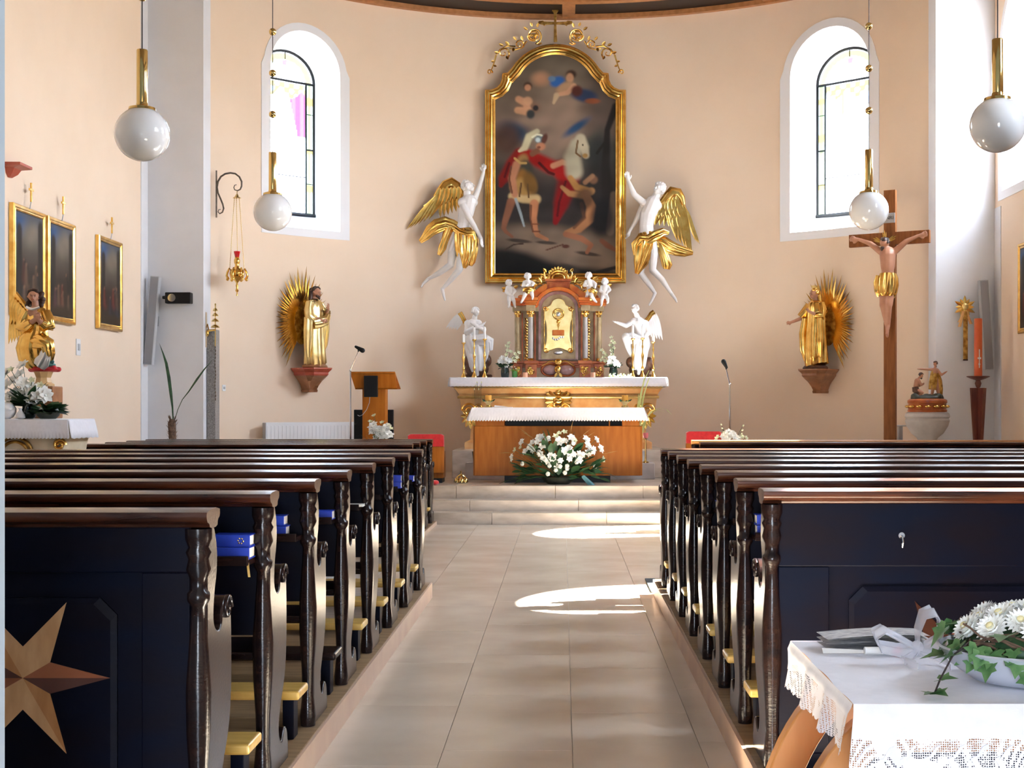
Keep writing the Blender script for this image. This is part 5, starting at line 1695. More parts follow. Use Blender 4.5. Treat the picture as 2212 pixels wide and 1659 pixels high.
# ================================================================ LEFT WALL PICTURES
def mini_picture(seed, X, Y, W, H):
    rr = np.random.RandomState(seed)
    p = Painter(X, Y)
    p.bgv([(0, (98, 104, 116)), (0.35 * H, (110, 100, 88)), (0.6 * H, (60, 50, 44)), (H, (64, 52, 40))])
    p.ell(W * 0.15, H * 0.12, W * 0.3, H * 0.1, (58, 98, 150), soft=0.6)
    p.ell(W * 0.6, H * 0.2, W * 0.35, H * 0.12, (150, 138, 120), soft=0.7)
    p.line([(W * 0.12, H * 0.18), (W * 0.12, H * 0.8)], W * 0.09, (50, 44, 42))
    p.line([(W * 0.92, H * 0.1), (W * 0.92, H * 0.85)], W * 0.1, (44, 38, 36))
    cols = [(150, 60, 40), (96, 40, 36), (70, 74, 90), (120, 96, 70), (60, 48, 40), (150, 120, 96), (44, 52, 60)]
    for k in range(9):
        x = W * (0.15 + 0.7 * rr.rand())
        y = H * (0.5 + 0.32 * rr.rand())
        c = cols[rr.randint(len(cols))]
        p.line([(x, y), (x + W * 0.03, y + H * 0.16)], [W * 0.05, W * 0.10], c, al=0.6, soft=0.7)
        p.ell(x, y - H * 0.025, W * 0.03, H * 0.018, (150, 112, 88), al=0.8)
        p.line([(x + W * 0.05, y), (x + W * 0.10, y + H * 0.15)], [W * 0.03, W * 0.05], (34, 28, 28), al=0.7, soft=0.7)
    p.ell(W * 0.5, H * 0.95, W * 0.5, H * 0.06, (70, 56, 40), soft=0.5)
    p.mottle(rr, 0.15)
    return p.C * 0.6

def station(label, seed, loc, rotz, w_=0.92, h_=1.20):
    r = thing('station_picture', label, 'painting', loc, rotz, 'station paintings on the nave walls')
    rings = []
    for ins, d in ((0.0, -0.004), (0.0, -0.05), (0.012, -0.062), (0.035, -0.06), (0.045, -0.05), (0.06, -0.055), (0.075, -0.045), (0.085, -0.028), (0.085, -0.02)):
        a, b_ = w_ / 2 - ins, h_ / 2 - ins
        rings.append([V((-a, d, -b_)), V((a, d, -b_)), V((a, d, b_)), V((-a, d, b_))])
    mk('frame', MB().loft(rings, caps=False), gold, r, smooth=20)
    mk('backing', MB().box(-w_ / 2 + 0.002, w_ / 2 - 0.002, -0.048, -0.006, -h_ / 2 + 0.002, h_ / 2 - 0.002), blackplastic, r, smooth=0)
    nu, nv = 40, 54
    iw, ih = w_ - 0.165, h_ - 0.165
    mb = MB().grid(lambda a, b_: V((-iw / 2 + iw * a, -0.0495, -ih / 2 + ih * b_)), nu, nv)
    o = mk('canvas', mb, canvas_m, r, smooth=0)
    paint(o.data, lambda c: mini_picture(seed, (c[:, 0] + iw / 2) * 100, (ih / 2 - c[:, 2]) * 100, iw * 100, ih * 100))
    mb = MB().box(-0.011, 0.011, -0.075, -0.055, h_ / 2 + 0.07, h_ / 2 + 0.28).box(-0.055, 0.055, -0.076, -0.056, h_ / 2 + 0.19, h_ / 2 + 0.215)
    c = mk('cross', mb, gold, r, smooth=0, bevel=0.003)
    mk('cross_stem', MB().tube([(0, -0.065, h_ / 2 + 0.075), (0, -0.05, h_ / 2 - 0.01)], 0.006, 6), greyplastic, c)
    return r
station('leftmost gilt framed station painting, behind the gold angel', 11, (XL, 15.24, 3.06), R(90))
station('middle gilt framed station painting on the left wall', 12, (XL, 16.22, 3.06), R(90), 0.88)
station('rightmost gilt framed station painting on the left wall, standing apart', 13, (XL, 17.97, 3.07), R(90), 0.92, 1.18)
station('station painting on the right wall, only its frame edge in view', 14, (XR, 17.95, 3.06), R(-90), 1.2)

mb = MB().loft([[V((-a, 0, z)), V((-a, -f, z)), V((a, -f, z)), V((a, 0, z))] for a, f, z in ((0.03, 0.03, -0.14), (0.08, 0.07, -0.10), (0.10, 0.10, -0.05), (0.17, 0.19, -0.03), (0.17, 0.19, 0.0))])
o = tag(mk('wall_bracket', mb, consolered, smooth=0, bevel=0.004), 'small red wall bracket high on the left wall', 'bracket')
o.location, o.rotation_euler = (XL, 14.78, 4.06), (0, 0, R(90))
def plate(label, loc, rotz, w_=0.08, h_=0.16):
    r = thing('switch_plate', label, 'switch', loc, rotz)
    mk('plate', MB().box(-w_ / 2, w_ / 2, -0.012, 0, -h_ / 2, h_ / 2), whiteplastic, r, smooth=0, bevel=0.003)
    mk('button', MB().box(-w_ * 0.25, w_ * 0.25, -0.02, -0.012, -h_ * 0.2, h_ * 0.2), greyplastic, r, smooth=0, bevel=0.002)
plate('pale switch plate on the left wall below the station paintings', (XL, 16.89, 2.21), R(90), 0.14, 0.20)
t_ = -R(56)
plate('small white socket on the apse wall right of the granite slab', (CX + RA * math.sin(t_), CYA + RA * math.cos(t_), 1.45 + 47 * 20.3 / F), R(56), 0.06, 0.09)

# ================================================================ SIDE ALTAR
sa = thing('side_altar', 'cream side altar with gold ornament at the left wall under a white cloth', 'altar', (-5.24, 13.0, 0))
mk('body', MB().loft([[V((-0.62, f, z)), V((h, f, z)), V((h, 0.68, z)), V((-0.62, 0.68, z))] for h, f, z in ((0.50, 0.10, 0.0), (0.50, 0.10, 0.15), (0.44, 0.14, 0.18), (0.46, 0.12, 0.5), (0.55, 0.04, 1.10), (0.58, 0.02, 1.22))]), pm('cream marbling', (0.62, 0.52, 0.36), (0.72, 0.62, 0.46), rough=0.35, scale=6, coat=0.2), sa, smooth=30)
mk('mensa', MB().box(-0.64, 0.60, 0.0, 0.72, 1.222, 1.352), greymarble, sa, smooth=0, bevel=0.01)
mb = MB()
for rr_ in (0.17, 0.13):
    mb.tube([V((0.1 + rr_ * math.cos(R(a)), 0.02, 1.02 + rr_ * math.sin(R(a)))) for a in range(0, 181, 12)], 0.016, 6)
mk('arched_ornament', mb, oldgold, sa, smooth=60)
for x in (-0.28, 0.52):
    mb = MB()
    mb.tube([V((x + 0.06 * (1 - i / 22) * math.cos(i * 0.5), 0.02, 1.12 + 0.06 * (1 - i / 22) * math.sin(i * 0.5))) for i in range(20)], 0.016, 6)
    mb.leaf(V((x, 0.02, 1.08)), V((x + 0.03, 0.0, 0.92)), (0, -1, 0), 0.04, thick=0.01)
    mk('scroll', mb, gold, sa, smooth=60)
o = tag(mk('altar_cloth', cloth_over(-5.88, -4.63, 12.99, 13.73, 1.358, 0.17, 0.03, 40, 0.012, seed=4), linen, smooth=40), 'white fringed cloth on the side altar at the left edge', 'altar cloth')
m = o.modifiers.new('thick', 'SOLIDIFY')
m.thickness, m.offset = 0.004, 1

# kneeling gilded angel
rq_ = random.Random(17)
ka = Fig('gilded_angel', 'kneeling gold robed angel with brown hair and folded hands on the side altar', 'angel statue', 92, 834, 13.58)
hd, hr = head_els((74, 642, -4), 13.5, (0.25, -0.1, -0.95), (0.05, -1, 0))
b = hd + [('c', (76, 652, 0), (76, 664, 2), 7, 8), ('c', (76, 678, 4), (80, 720, 6), 17, 16)]
b += limbs([(60, 678, 2, 9), (54, 702, -6, 8), (72, 700, -20, 6), (88, 690, -24, 4.5)], [(94, 678, 2, 9), (104, 700, -6, 8), (96, 698, -20, 6), (90, 690, -24, 4.5)])
b += hand_els((88, 692, -24), (0.1, -1, -0.2), (1, 0, 0), 17) + hand_els((92, 692, -24), (0.1, -1, -0.2), (-1, 0, 0), 17)
ka.blob('body', b, skin, 1.0)
ka.blob('hair', hr + [('e', (60 + rq_.uniform(-2, 3), y, rq_.uniform(-2, 8)), (5.5, 5.5, 5.5)) for y in (636, 642, 648, 654, 660)] + [('e', (88 + rq_.uniform(-2, 3), y, rq_.uniform(-1, 9)), (5.5, 5.5, 5.5)) for y in (634, 640, 646, 652, 659)] + [('e', (66 + 4 * k, 629 - 2 * math.sin(k * 0.8), -6), (4.5, 5, 4)) for k in range(5)] + [('e', (74, 652, 10), (13, 8, 12))], hair_b, 0.9)
def face_marks(conv, r, f, up, parent):
    """painted eyes, brows and lips on a carved face; conv maps head coordinates (unit radius) to the thing"""
    f, u = V(f).normalized(), V(up)
    u = (u - f * u.dot(f)).normalized()
    s = f.cross(u)
    for g in (-0.30, 0.30):
        m_ = MB().ell(conv(f * 0.83 + u * 0.05 + s * g), (r * 0.11, r * 0.07, r * 0.06), 10, 6)
        mk('eye', m_, hair_b, parent, smooth=180)
        m_ = MB().tube([conv(f * 0.84 + u * 0.22 + s * (g - 0.16)), conv(f * 0.87 + u * 0.27 + s * g), conv(f * 0.82 + u * 0.22 + s * (g + 0.16))], r * 0.035, 6)
        mk('brow', m_, hair_b, parent)
    m_ = MB().tube([conv(f * 0.80 - u * 0.50 - s * 0.18), conv(f * 0.86 - u * 0.48), conv(f * 0.80 - u * 0.50 + s * 0.18)], r * 0.07, 8)
    mk('lips', m_, consolered, parent)
ka_body = [o for o in ka.root.children if o.name.startswith('body')][0]
face_marks(lambda q: ka.p(74 + q.x * 13.5, 642 + q.y * 13.5, -4 + q.z * 13.5), 13.5 * ka.k, (0.25, -0.1, -0.95), (0.05, -1, 0), ka_body)
mb = MB()
cloth(mb, ka.pts([(76, 662, 2), (77, 668, 3), (78, 684, 3), (80, 704, 2), (80, 718, 0), (78, 734, -4), (76, 752, -4), (78, 770, -2), (84, 786, 0), (88, 794, 2)]), [q * ka.k for q in (9, 19, 23, 22, 22, 32, 36, 34, 24, 16)], [q * ka.k for q in (8, 14, 17, 17, 18, 24, 26, 24, 18, 12)], 11, [0.04, 0.05, 0.07, 0.08, 0.08, 0.1, 0.12, 0.14, 0.15, 0.15], twist=0.22)
cloth(mb, ka.pts([(58, 674, 2), (52, 690, -2), (52, 706, -8), (64, 706, -18), (76, 698, -23)]), [q * ka.k for q in (11, 13, 14, 11, 8)], [q * ka.k for q in (10, 11, 11, 9, 7)], 7, 0.12, twist=0.3)
cloth(mb, ka.pts([(96, 674, 2), (104, 690, -2), (108, 706, -8), (102, 704, -16), (97, 699, -21)]), [q * ka.k for q in (11, 13, 13, 11, 8)], [q * ka.k for q in (10, 11, 11, 9, 7)], 7, 0.12, twist=0.3)
cloth(mb, ka.pts([(74, 742, -6), (96, 740, -22), (110, 745, -24), (112, 765, -16), (108, 784, -6)]), [q * ka.k for q in (16, 19, 16, 12, 7)], [q * ka.k for q in (15, 18, 15, 11, 7)], 8, 0.12, twist=0.2)
ka.mk('robe', mb, gold, smooth=70)
mb = MB()
cloth(mb, ka.pts([(106, 742, -28), (108, 758, -24), (104, 772, -22), (98, 784, -22), (92, 792, -20)]), [q * ka.k for q in (5, 9, 12, 15, 12)], [q * ka.k for q in (3, 5, 6, 7, 6)], 7, 0.2, twist=0.2)
ka.mk('silver_underskirt', mb, silver, smooth=70)
mb = MB()
ka.tube(mb, [(62 + 28 * t / 8, 664 + 5 * math.sin(math.pi * t / 8), -12 - 4 * math.sin(math.pi * t / 8)) for t in range(9)], 3.0)
ka.mk('collar', mb, silver)
mb = MB()
cloth(mb, ka.pts([(60, 676, 14), (42, 662, 20), (26, 640, 22), (22, 660, 22), (20, 690, 20)]), [q * ka.k for q in (7, 11, 12, 12, 6)], [q * ka.k for q in (4, 5, 5, 5, 3)], 5, 0.1)
wg = ka.mk('wing', mb, gold, smooth=60)
wing_row(ka, wg, [(24, 650), (46, 672)], [(12, 742), (44, 730)], 6, 7, gold, 18, -1)
wing_row(ka, wg, [(24, 640), (46, 664)], [(18, 700), (46, 700)], 5, 7, gold, 12, -1)
ka.blob('cushion', [('c', (66, 798, 2), (126, 798, 2), 6, 6), ('c', (70, 794, -8), (120, 794, -8), 5, 5), ('e', (96, 798, 0), (34, 18, 7))], redvelvet, 1.2)
ka.blob('green_cushion', [('e', (98, 788, -4), (24, 18, 7)), ('c', (84, 786, -12), (118, 782, -12), 5, 4)], tealpaint, 1.0)
mb = MB()
ka.lathe(mb, 94, 0, [(24, 834), (24, 830), (18, 826), (16, 816), (20, 806), (22, 803)], 8)
ka.mk('pedestal', mb, pm('beige pedestal', (0.52, 0.32, 0.14), (0.62, 0.42, 0.2), rough=0.4, scale=6), smooth=30)
mb = MB()
ped = P(94, 834, 13.58)
tag(mk('statue_plinth', MB().box(ped.x - 0.14, ped.x + 0.14, 13.44, 13.72, 1.366, ped.z - 0.002), consolewood, smooth=0, bevel=0.01), 'brown block under the gold angel on the side altar', 'plinth')

# ================================================================ FLOWERS
def petal_bloom(name, n, r, mat, cmat=None, open_=0.5):
    mb = MB()
    for ring, (m_, up, sc_) in enumerate(((n, open_, 1.0), (max(3, n - 2), open_ + 0.55, 0.72))):
        for k in range(m_):
            a = 2 * math.pi * (k + 0.5 * ring) / m_
            t = V((math.cos(a) * r * sc_, math.sin(a) * r * sc_, r * up * sc_))
            mb.leaf(V((0, 0, 0)), t, V((-math.cos(a) * up, -math.sin(a) * up, 1)), r * 0.42 * sc_, fold=0.3, curl=-0.25, n=5)
    mb.ell((0, 0, r * 0.25), r * 0.16, 8, 5)
    return mb
def button_bloom(r):
    mb = MB().ell((0, 0, 0), (r, r, r * 0.75), 12, 8)
    for k in range(14):
        a = k * 2.4
        z = 1 - k / 14 * 1.2
        q = math.sqrt(max(0, 1 - z * z))
        mb.ell((r * 0.8 * q * math.cos(a), r * 0.8 * q * math.sin(a), r * 0.62 * z), r * 0.34, 7, 5)
    return mb
def mum_bloom(r):
    mb = MB()
    for ring, (m_, el, sc_) in enumerate(((20, 0.05, 1.0), (17, 0.3, 0.92), (14, 0.6, 0.78), (10, 1.0, 0.55))):
        for k in range(m_):
            a = 2 * math.pi * (k + 0.5 * ring) / m_
            c_, s_ = math.cos(el), math.sin(el)
            t = V((math.cos(a) * c_, math.sin(a) * c_, s_)) * r * sc_
            mb.leaf(V((0, 0, -r * 0.1)), t, V((-math.cos(a) * s_, -math.sin(a) * s_, c_)), r * 0.17, fold=0.35, curl=0.05, n=4)
    mb.ell((0, 0, -r * 0.1), (r * 0.55, r * 0.55, r * 0.3), 10, 6)
    return mb
def ivy_leaf(s_):
    pts = [(0, 0), (0.22, -0.22), (0.50, -0.16), (0.40, 0.12), (0.62, 0.34), (0.30, 0.42), (0.0, 0.95), (-0.30, 0.42), (-0.62, 0.34), (-0.40, 0.12), (-0.50, -0.16), (-0.22, -0.22)]
    vs_ = [V((x * s_, y * s_, (abs(x) * 0.22 - y * y * 0.12) * s_)) for x, y in pts]
    c = V((0, 0.25 * s_, -0.03 * s_))
    return MB().add(vs_ + [c], [(i, (i + 1) % 12, 12) for i in range(12)])
BL = {}
def shape(key):
    """one mesh per kind of bloom or leaf, shared by every flower that uses it"""
    if key not in BL:
        nm, mb, mat = {
            'lily': lambda: ('blossom', petal_bloom('l', 6, 0.05, petal), petal),
            'cream': lambda: ('blossom', petal_bloom('c', 5, 0.035, petal_c, open_=0.9), petal_c),
            'button': lambda: ('blossom', button_bloom(0.022), petal),
            'mum': lambda: ('blossom', mum_bloom(0.042), petal),
            'bud': lambda: ('bud', MB().ell((0, 0, 0.012), (0.012, 0.012, 0.02), 8, 6), petal_c),
            'leaf': lambda: ('leaf', MB().leaf((0, 0, 0), (0, 0.16, 0.02), (0, 0, 1), 0.028, curl=-0.1), leafgreen),
            'broad': lambda: ('leaf', MB().leaf((0, 0, 0), (0, 0.14, 0.02), (0, 0, 1), 0.045, curl=-0.15), leafgreen),
            'blade': lambda: ('leaf', MB().leaf((0, 0, 0), (0, 0.26, 0.03), (0, 0, 1), 0.009, curl=-0.25, n=8), leafgreen),
            'ivy': lambda: ('ivy_leaf', ivy_leaf(0.05), ivygreen),
            'pale': lambda: ('leaf', MB().leaf((0, 0, 0), (0, 0.10, 0.02), (0, 0, 1), 0.03, curl=-0.15), limegreen),
            'wheat': lambda: ('wheat_ear', wheat(), straw),
        }[key]()
        me = mb.mesh(nm)
        me.materials.append(mat)
        me.polygons.foreach_set('use_smooth', [True] * len(me.polygons))
        BL[key] = (nm, me)
    return BL[key]
def wheat():
    mb = MB().tube([(0, 0, 0), (0, 0.06, 0.0), (0, 0.13, 0.01)], 0.0018, 5)
    for k in range(14):
        s_ = 1 if k % 2 else -1
        y = 0.07 + k * 0.005
        mb.leaf((0, y, 0.006), (s_ * 0.012, y + 0.022, 0.01), (0, 0, 1), 0.004, n=3)
        mb.tube([(s_ * 0.008, y + 0.02, 0.01), (s_ * 0.016, y + 0.06, 0.012)], 0.0006, 4)
    return mb
def sprig(parent, key, loc, d, scale=1.0, roll=0.0, up_axis='z'):
    """put a bloom (facing d) or a leaf (pointing along d) into an arrangement"""
    nm, me = shape(key)
    o = bpy.data.objects.new(nm, me)
    COL.objects.link(o)
    o.parent = parent
    o.location = loc
    d = V(d).normalized()
    if key in ('leaf', 'broad', 'blade', 'ivy', 'pale', 'wheat'):
        q = d.to_track_quat('Y', 'Z')
        o.rotation_mode = 'QUATERNION'
        o.rotation_quaternion = q @ MX.Rotation(roll, 3, 'Y').to_quaternion()
    else:
        q = d.to_track_quat('Z', 'Y')
        o.rotation_mode = 'QUATERNION'
        o.rotation_quaternion = q @ MX.Rotation(roll, 3, 'Z').to_quaternion()
    o.scale = (scale,) * 3
    return o
def stems(parent, c, tips, mat=None, r0=0.003):
    mb = MB()
    for t in tips:
        t = V(t)
        mb.tube([V(c), (V(c) + t) / 2 + V((0, 0, 0.02)), t], r0, 5)
    o = mk('stems', mb, mat or leafgreen, parent)
    o['kind'] = 'stuff'
    return o

# arrangement on the side altar, left edge of the picture
def small_bouquet(label, loc, blooms, leaves, vase=None, group=None, seed=1, name='flower_arrangement'):
    """blooms: (key, x, y, z, scale); leaves: count, spread"""
    rr = random.Random(seed)
    r = thing(name, label, 'flowers', loc, 0, group)
    cz = 0.0
    if vase:
        prof_, mat_ = vase
        mk('vase', MB().lathe(prof_, seg=20), mat_, r, smooth=50)
        cz = max(z for _, z in prof_) * 0.92
    c = V((0, 0, cz))
    stems(r, c, [b[1:4] for b in blooms])
    for k_, x, y, z, s_ in blooms:
        d = V((x, y, z)) - c
        d = V((d.x * 0.8 + rr.uniform(-.1, .1), d.y - 0.18, max(0.02, d.z * 0.6)))
        sprig(r, k_, (x, y, z), d, s_, rr.uniform(0, 6))
    for k_, n, s0, zlo, zhi in leaves:
        for i in range(n):
            a = rr.uniform(0, 2 * math.pi)
            d = V((math.cos(a), math.sin(a) * 0.8, rr.uniform(zlo, zhi)))
            sprig(r, k_, c + V((math.cos(a) * 0.02, math.sin(a) * 0.02, 0)), d, s0 * rr.uniform(0.75, 1.2), rr.uniform(-0.5, 0.5))
    return r
rr = random.Random(21)
k_ = 13.3 / F
small_bouquet('white blossom arrangement with dark leaves on the side altar', (P(62, 893, 13.2).x, 13.18, 1.364),
              [('lily', (x - 62) * k_, -0.03 + 0.05 * rr.uniform(-1, 1), (893 - y) * k_, rr.uniform(1.1, 1.5)) for x, y in ((22, 798), (34, 812), (20, 824), (52, 780), (48, 800), (56, 816), (40, 838), (60, 832), (72, 826), (84, 832), (96, 838), (88, 846), (26, 846), (50, 852), (74, 850), (104, 844))]
              + [('cream', (x - 62) * k_, -0.08, (893 - y) * k_, 0.9) for x, y in ((70, 850), (78, 812), (34, 790), (96, 822))],
              [('leaf', 26, 1.3, 0.0, 1.2), ('broad', 16, 1.3, -0.1, 0.6), ('blade', 10, 1.0, 0.3, 1.5)], ([(0.05, 0.0), (0.07, 0.02), (0.075, 0.06), (0.05, 0.11), (0.055, 0.13)], vasedark), None, 3)
small_bouquet('low dark green leaf bowl at the front of the side altar', (P(104, 903, 13.12).x, 13.12, 1.364),
              [('button', x, -0.05, z, 0.8) for x, z in ((-0.05, 0.09), (0.04, 0.10), (0.1, 0.08))],
              [('broad', 34, 1.1, -0.15, 0.7), ('leaf', 26, 1.1, -0.05, 0.5), ('pale', 8, 1.0, -0.1, 0.3)], ([(0.07, 0.0), (0.10, 0.03), (0.11, 0.06)], darkrock), None, 4)
mb = MB().lathe([(0.02, 0), (0.045, 0.01), (0.04, 0.04), (0.02, 0.07), (0.012, 0.085), (0.02, 0.10)], seg=18)
o = tag(mk('white_vase', mb, whiteplastic, smooth=60), 'small white vase on the front edge of the side altar', 'vase')
o.location = (P(44, 905, 13.05).x, 13.05, 1.364)
mb = MB().lathe([(0.03, 0), (0.06, 0.015), (0.085, 0.06), (0.085, 0.10), (0.05, 0.15), (0.03, 0.16)], seg=20)
o = tag(mk('candle_globe', mb, opal, smooth=60), 'round white glass globe at the left edge of the side altar', 'candle holder')
o.location = (P(12, 880, 13.05).x, 13.08, 1.364)

# ================================================================ LEFT PIER, SANCTUARY LAMP AND BELLS
def column_speaker(label, top, bot, w_=0.125, dpt=0.11, Yb=19.7):
    top, bot = V(top), V(bot)
    r = thing('column_speaker', label, 'loudspeaker', (top + bot) / 2, 0, 'tilted column loudspeakers')
    d = (top - bot)
    h = d.length / 2
    rot = MX.Rotation(math.atan2(d.x, d.z), 3, 'Y')
    def T(mb):
        mb.v = [rot @ q for q in mb.v]
        return mb
    mk('cabinet', T(MB().box(-w_ / 2, w_ / 2, -dpt / 2, dpt / 2, -h, h)), greyplastic, r, smooth=0, bevel=0.006)
    mk('grille', T(MB().box(-w_ / 2 + 0.008, w_ / 2 - 0.008, -dpt / 2 - 0.006, -dpt / 2 + 0.002, -h + 0.012, h - 0.012)), greycloth, r, smooth=0, bevel=0.003)
    mk('bracket', MB().box(-0.02, 0.02, 0.0, Yb - r.location.y - 0.002, -0.02, 0.02).box(-0.05, 0.05, Yb - r.location.y - 0.012, Yb - r.location.y - 0.002, -0.07, 0.07), greyplastic, r, smooth=0)
column_speaker('tilted grey column loudspeaker on the left pier', P(336, 597, 19.52), P(322, 788, 19.56))
column_speaker('tilted grey column loudspeaker on the right pier behind the orange candle', P(2124, 605, 19.52), P(2134, 799, 19.56))
sp = thing('spotlight', 'black box spotlight with a bright lens on the left pier', 'lamp', P(385, 644, 19.55))
mk('housing', MB().box(-0.17, 0.19, -0.07, 0.07, -0.078, 0.078), blackplastic, sp, smooth=0, bevel=0.012)
mk('lens', MB().lathe([(0.055, -0.085), (0.06, -0.07), (0.06, -0.06)], (-0.07, 0, 0), 20, axis='y'), chrome, sp)
mk('bracket', MB().box(-0.03, 0.03, 0.07, 0.148, -0.03, 0.03), blackplastic, sp, smooth=0)
mk('side_knob', MB().lathe([(0.02, -0.03), (0.026, 0.0), (0.02, 0.03)], (-0.19, 0, 0.01), 12, axis='x'), blackplastic, sp)
tag(mk('granite_slab', MB().box(-5.095, -4.97, 19.86, 20.1, 0.452, 2.60), granite, smooth=0, bevel=0.006), 'tall slim speckled grey granite slab against the left pier', 'slab')

bl = Fig('sanctuary_bells', 'stack of small gold bells with a pull rod above the granite slab', 'bells', 462, 712, 19.80)
mb = MB()
for k, (y, r0) in enumerate(((708, 9.5), (695, 8), (683, 6.8), (672, 5.5))):
    mb = MB()
    bl.lathe(mb, 465, 0, [(r0, y), (r0 * 0.95, y - 2), (r0 * 0.6, y - 5.5), (r0 * 0.15, y - 7)], 16)
    bl.mk('bell', mb, brass, smooth=60)
mb = MB()
bl.tube(mb, [(465, 660, 0), (465, 748, 0)], 1.2)
bl.ell(mb, 465, 658, 0, (1.8, 1.8, 3))
bl.mk('rod', mb, brass)
mb = MB()
for k in range(16):
    bl.ell(mb, 465 + 0.6 * math.sin(k), 750 + 7.5 * k, 0, (1.3, 1.3, 3.6), 6, 4)
bl.mk('pull_chain', mb, iron)
mb = MB()
bl.tube(mb, [(443, 716, 6), (452, 714, 3), (465, 713, 0)], 2.0)
bl.ell(mb, 447, 720, 4, (4, 4, 7))
bl.tube(mb, [(444, 708, 5), (447, 700, 4), (450, 712, 3)], 1.5)
bl.mk('bracket', mb, gold)
mb = MB()
bl.box(mb, 440.5, 444.5, 674, 750, 2, 12)
bl.mk('backboard', mb, pm('pale board', (0.6, 0.46, 0.32), rough=0.6), smooth=0, bevel=0.003)

sl_ = Fig('sanctuary_lamp', 'hanging brass sanctuary lamp with red glass on a wrought iron bracket', 'lamp', 512, 580, 20.02)
mb = MB()
sl_.tube(mb, [(464, 366, 14), (464, 418, 14), (464, 468, 14)], [1.7, 1.9, 1.7])
arm = [(465.5, 402, 13), (468, 390, 12), (475, 380, 9), (485, 374.5, 6), (497, 373, 3), (508, 375, 1), (517, 382, 0), (522, 392, 0), (522, 402, 0), (519, 409, 0), (513, 412, 0), (507, 410, 0), (505, 405, 0), (507, 400, 0), (511, 399, 0)]
sl_.tube(mb, arm, [2.0] * 8 + [1.8, 1.7, 1.5, 1.3, 1.2, 1.0, 0.9])
tail = [(465.5, 402, 13), (468, 415, 12), (474, 428, 10), (479, 440, 9), (481, 449, 9), (478, 457, 10), (472, 460, 11), (468, 456, 12), (470, 451, 12), (474, 451, 11)]
sl_.tube(mb, tail, [1.8] * 5 + [1.6, 1.4, 1.2, 1.0, 0.8])
sl_.mk('wall_bracket', mb, iron)
mb = MB()
sl_.lathe(mb, 512, 0, [(0.8, 412), (1.0, 419), (3, 421), (5, 425), (8.5, 427), (9.2, 428.5), (3, 428.5)], 16)
sl_.mk('crown', mb, brass, smooth=50)
for x, xt, d in ((497, 506, -3), (512, 511, 6), (528, 517, -3)):
    mb = MB()
    for k in range(38):
        t = k / 37
        sl_.ell(mb, xt + (x - xt) * t, 429 + (580 - 429) * t, d * t, (0.9, 0.9, 2.4), 5, 4)
    sl_.mk('chain', mb, brass)
mb = MB()
sl_.lathe(mb, 512, 0, [(2.0, 639), (1.0, 632), (3.8, 628), (1.6, 622), (3, 617), (1.8, 612), (5, 607), (9, 603), (14, 598), (16, 592), (15, 586), (10, 580), (6, 577), (4, 573), (6.5, 567), (6.5, 562), (4.5, 557), (6, 556)], 20)
sl_.mk('lamp_body', mb, gold, smooth=50)
for k in range(6):
    a = k * math.pi / 3 + 0.3
    mb = MB()
    x, d = 512 + 16 * math.cos(a), 16 * math.sin(a)
    sl_.tube(mb, [(512 + 13 * math.cos(a), 584, 13 * math.sin(a)), (x, 580, d), (512 + 20 * math.cos(a), 588, 20 * math.sin(a)), (512 + 22 * math.cos(a), 596, 22 * math.sin(a)), (512 + 18 * math.cos(a), 604, 18 * math.sin(a))], [2.2, 2.2, 2.6, 2.6, 3.2])
    sl_.ell(mb, 512 + 20 * math.cos(a), 604, 20 * math.sin(a), 3.4)
    sl_.mk('volute', mb, gold, smooth=60)
mb = MB()
sl_.lathe(mb, 512, 0, [(4.4, 556), (5.4, 551), (6.6, 546), (7, 543), (6.0, 543), (4.2, 552)], 16)
sl_.mk('glass', mb, redglass, smooth=60)

# ---------------------------------------------------------------- yucca, radiator
yp = Fig('potted_yucca', 'nearly bare yucca with two long leaves before the left pier', 'plant', 372, 1026, 18.95)
yp.root.location.z = 0.452
yk = yp.k
zt_ = (P(0, 905, 18.95).z - 0.452)
mb = MB().lathe([(0.12, 0), (0.15, 0.02), (0.19, 0.30), (0.20, 0.32), (0.18, 0.32), (0.17, 0.28)], seg=22)
mk('pot', mb, pm('terracotta', (0.36, 0.13, 0.06), rough=0.8), yp.root, smooth=40)
mb = MB().tube([(0, 0, 0.2), (0.01, 0, 0.5), (-0.005, 0, zt_ - 0.06), (0.0, 0, zt_)], [0.05, 0.05, 0.055, 0.035], 12)
for i in range(60):
    a, z = rr.uniform(0, 6.28), rr.uniform(0.35, zt_)
    mb.leaf((0.04 * math.cos(a), 0.04 * math.sin(a), z), (0.085 * math.cos(a), 0.085 * math.sin(a), z + 0.06), (0, 0, 1), 0.008, n=3)
mk('trunk', mb, trunk_m, yp.root)
def long_leaf(ptsx, wd, tw):
    mb_ = MB()
    p3 = [V(((x - 372) * yk, d, (905 - y) * yk + zt_)) for x, y, d in ptsx]
    n_ = len(p3)
    rings = []
    for i, q in enumerate(p3):
        d_ = (p3[min(i + 1, n_ - 1)] - p3[max(i - 1, 0)]).normalized()
        s_ = V((1, tw, 0))
        s_ = (s_ - d_ * s_.dot(d_)).normalized()
        h_ = wd[i]
        u_ = s_.cross(d_)
        rings.append([q - s_ * h_, q - u_ * h_ * 0.35, q + s_ * h_, q + u_ * 0.004])
    mb_.loft(rings)
    mk('leaf', mb_, leafgreen, yp.root, smooth=60)
long_leaf([(374, 908, 0), (373, 880, -0.01), (370, 850, -0.02), (366, 815, -0.03), (361, 785, -0.04), (355, 765, -0.05), (347, 742, -0.06)], [0.008, 0.012, 0.02, 0.022, 0.018, 0.01, 0.001], 0.3)
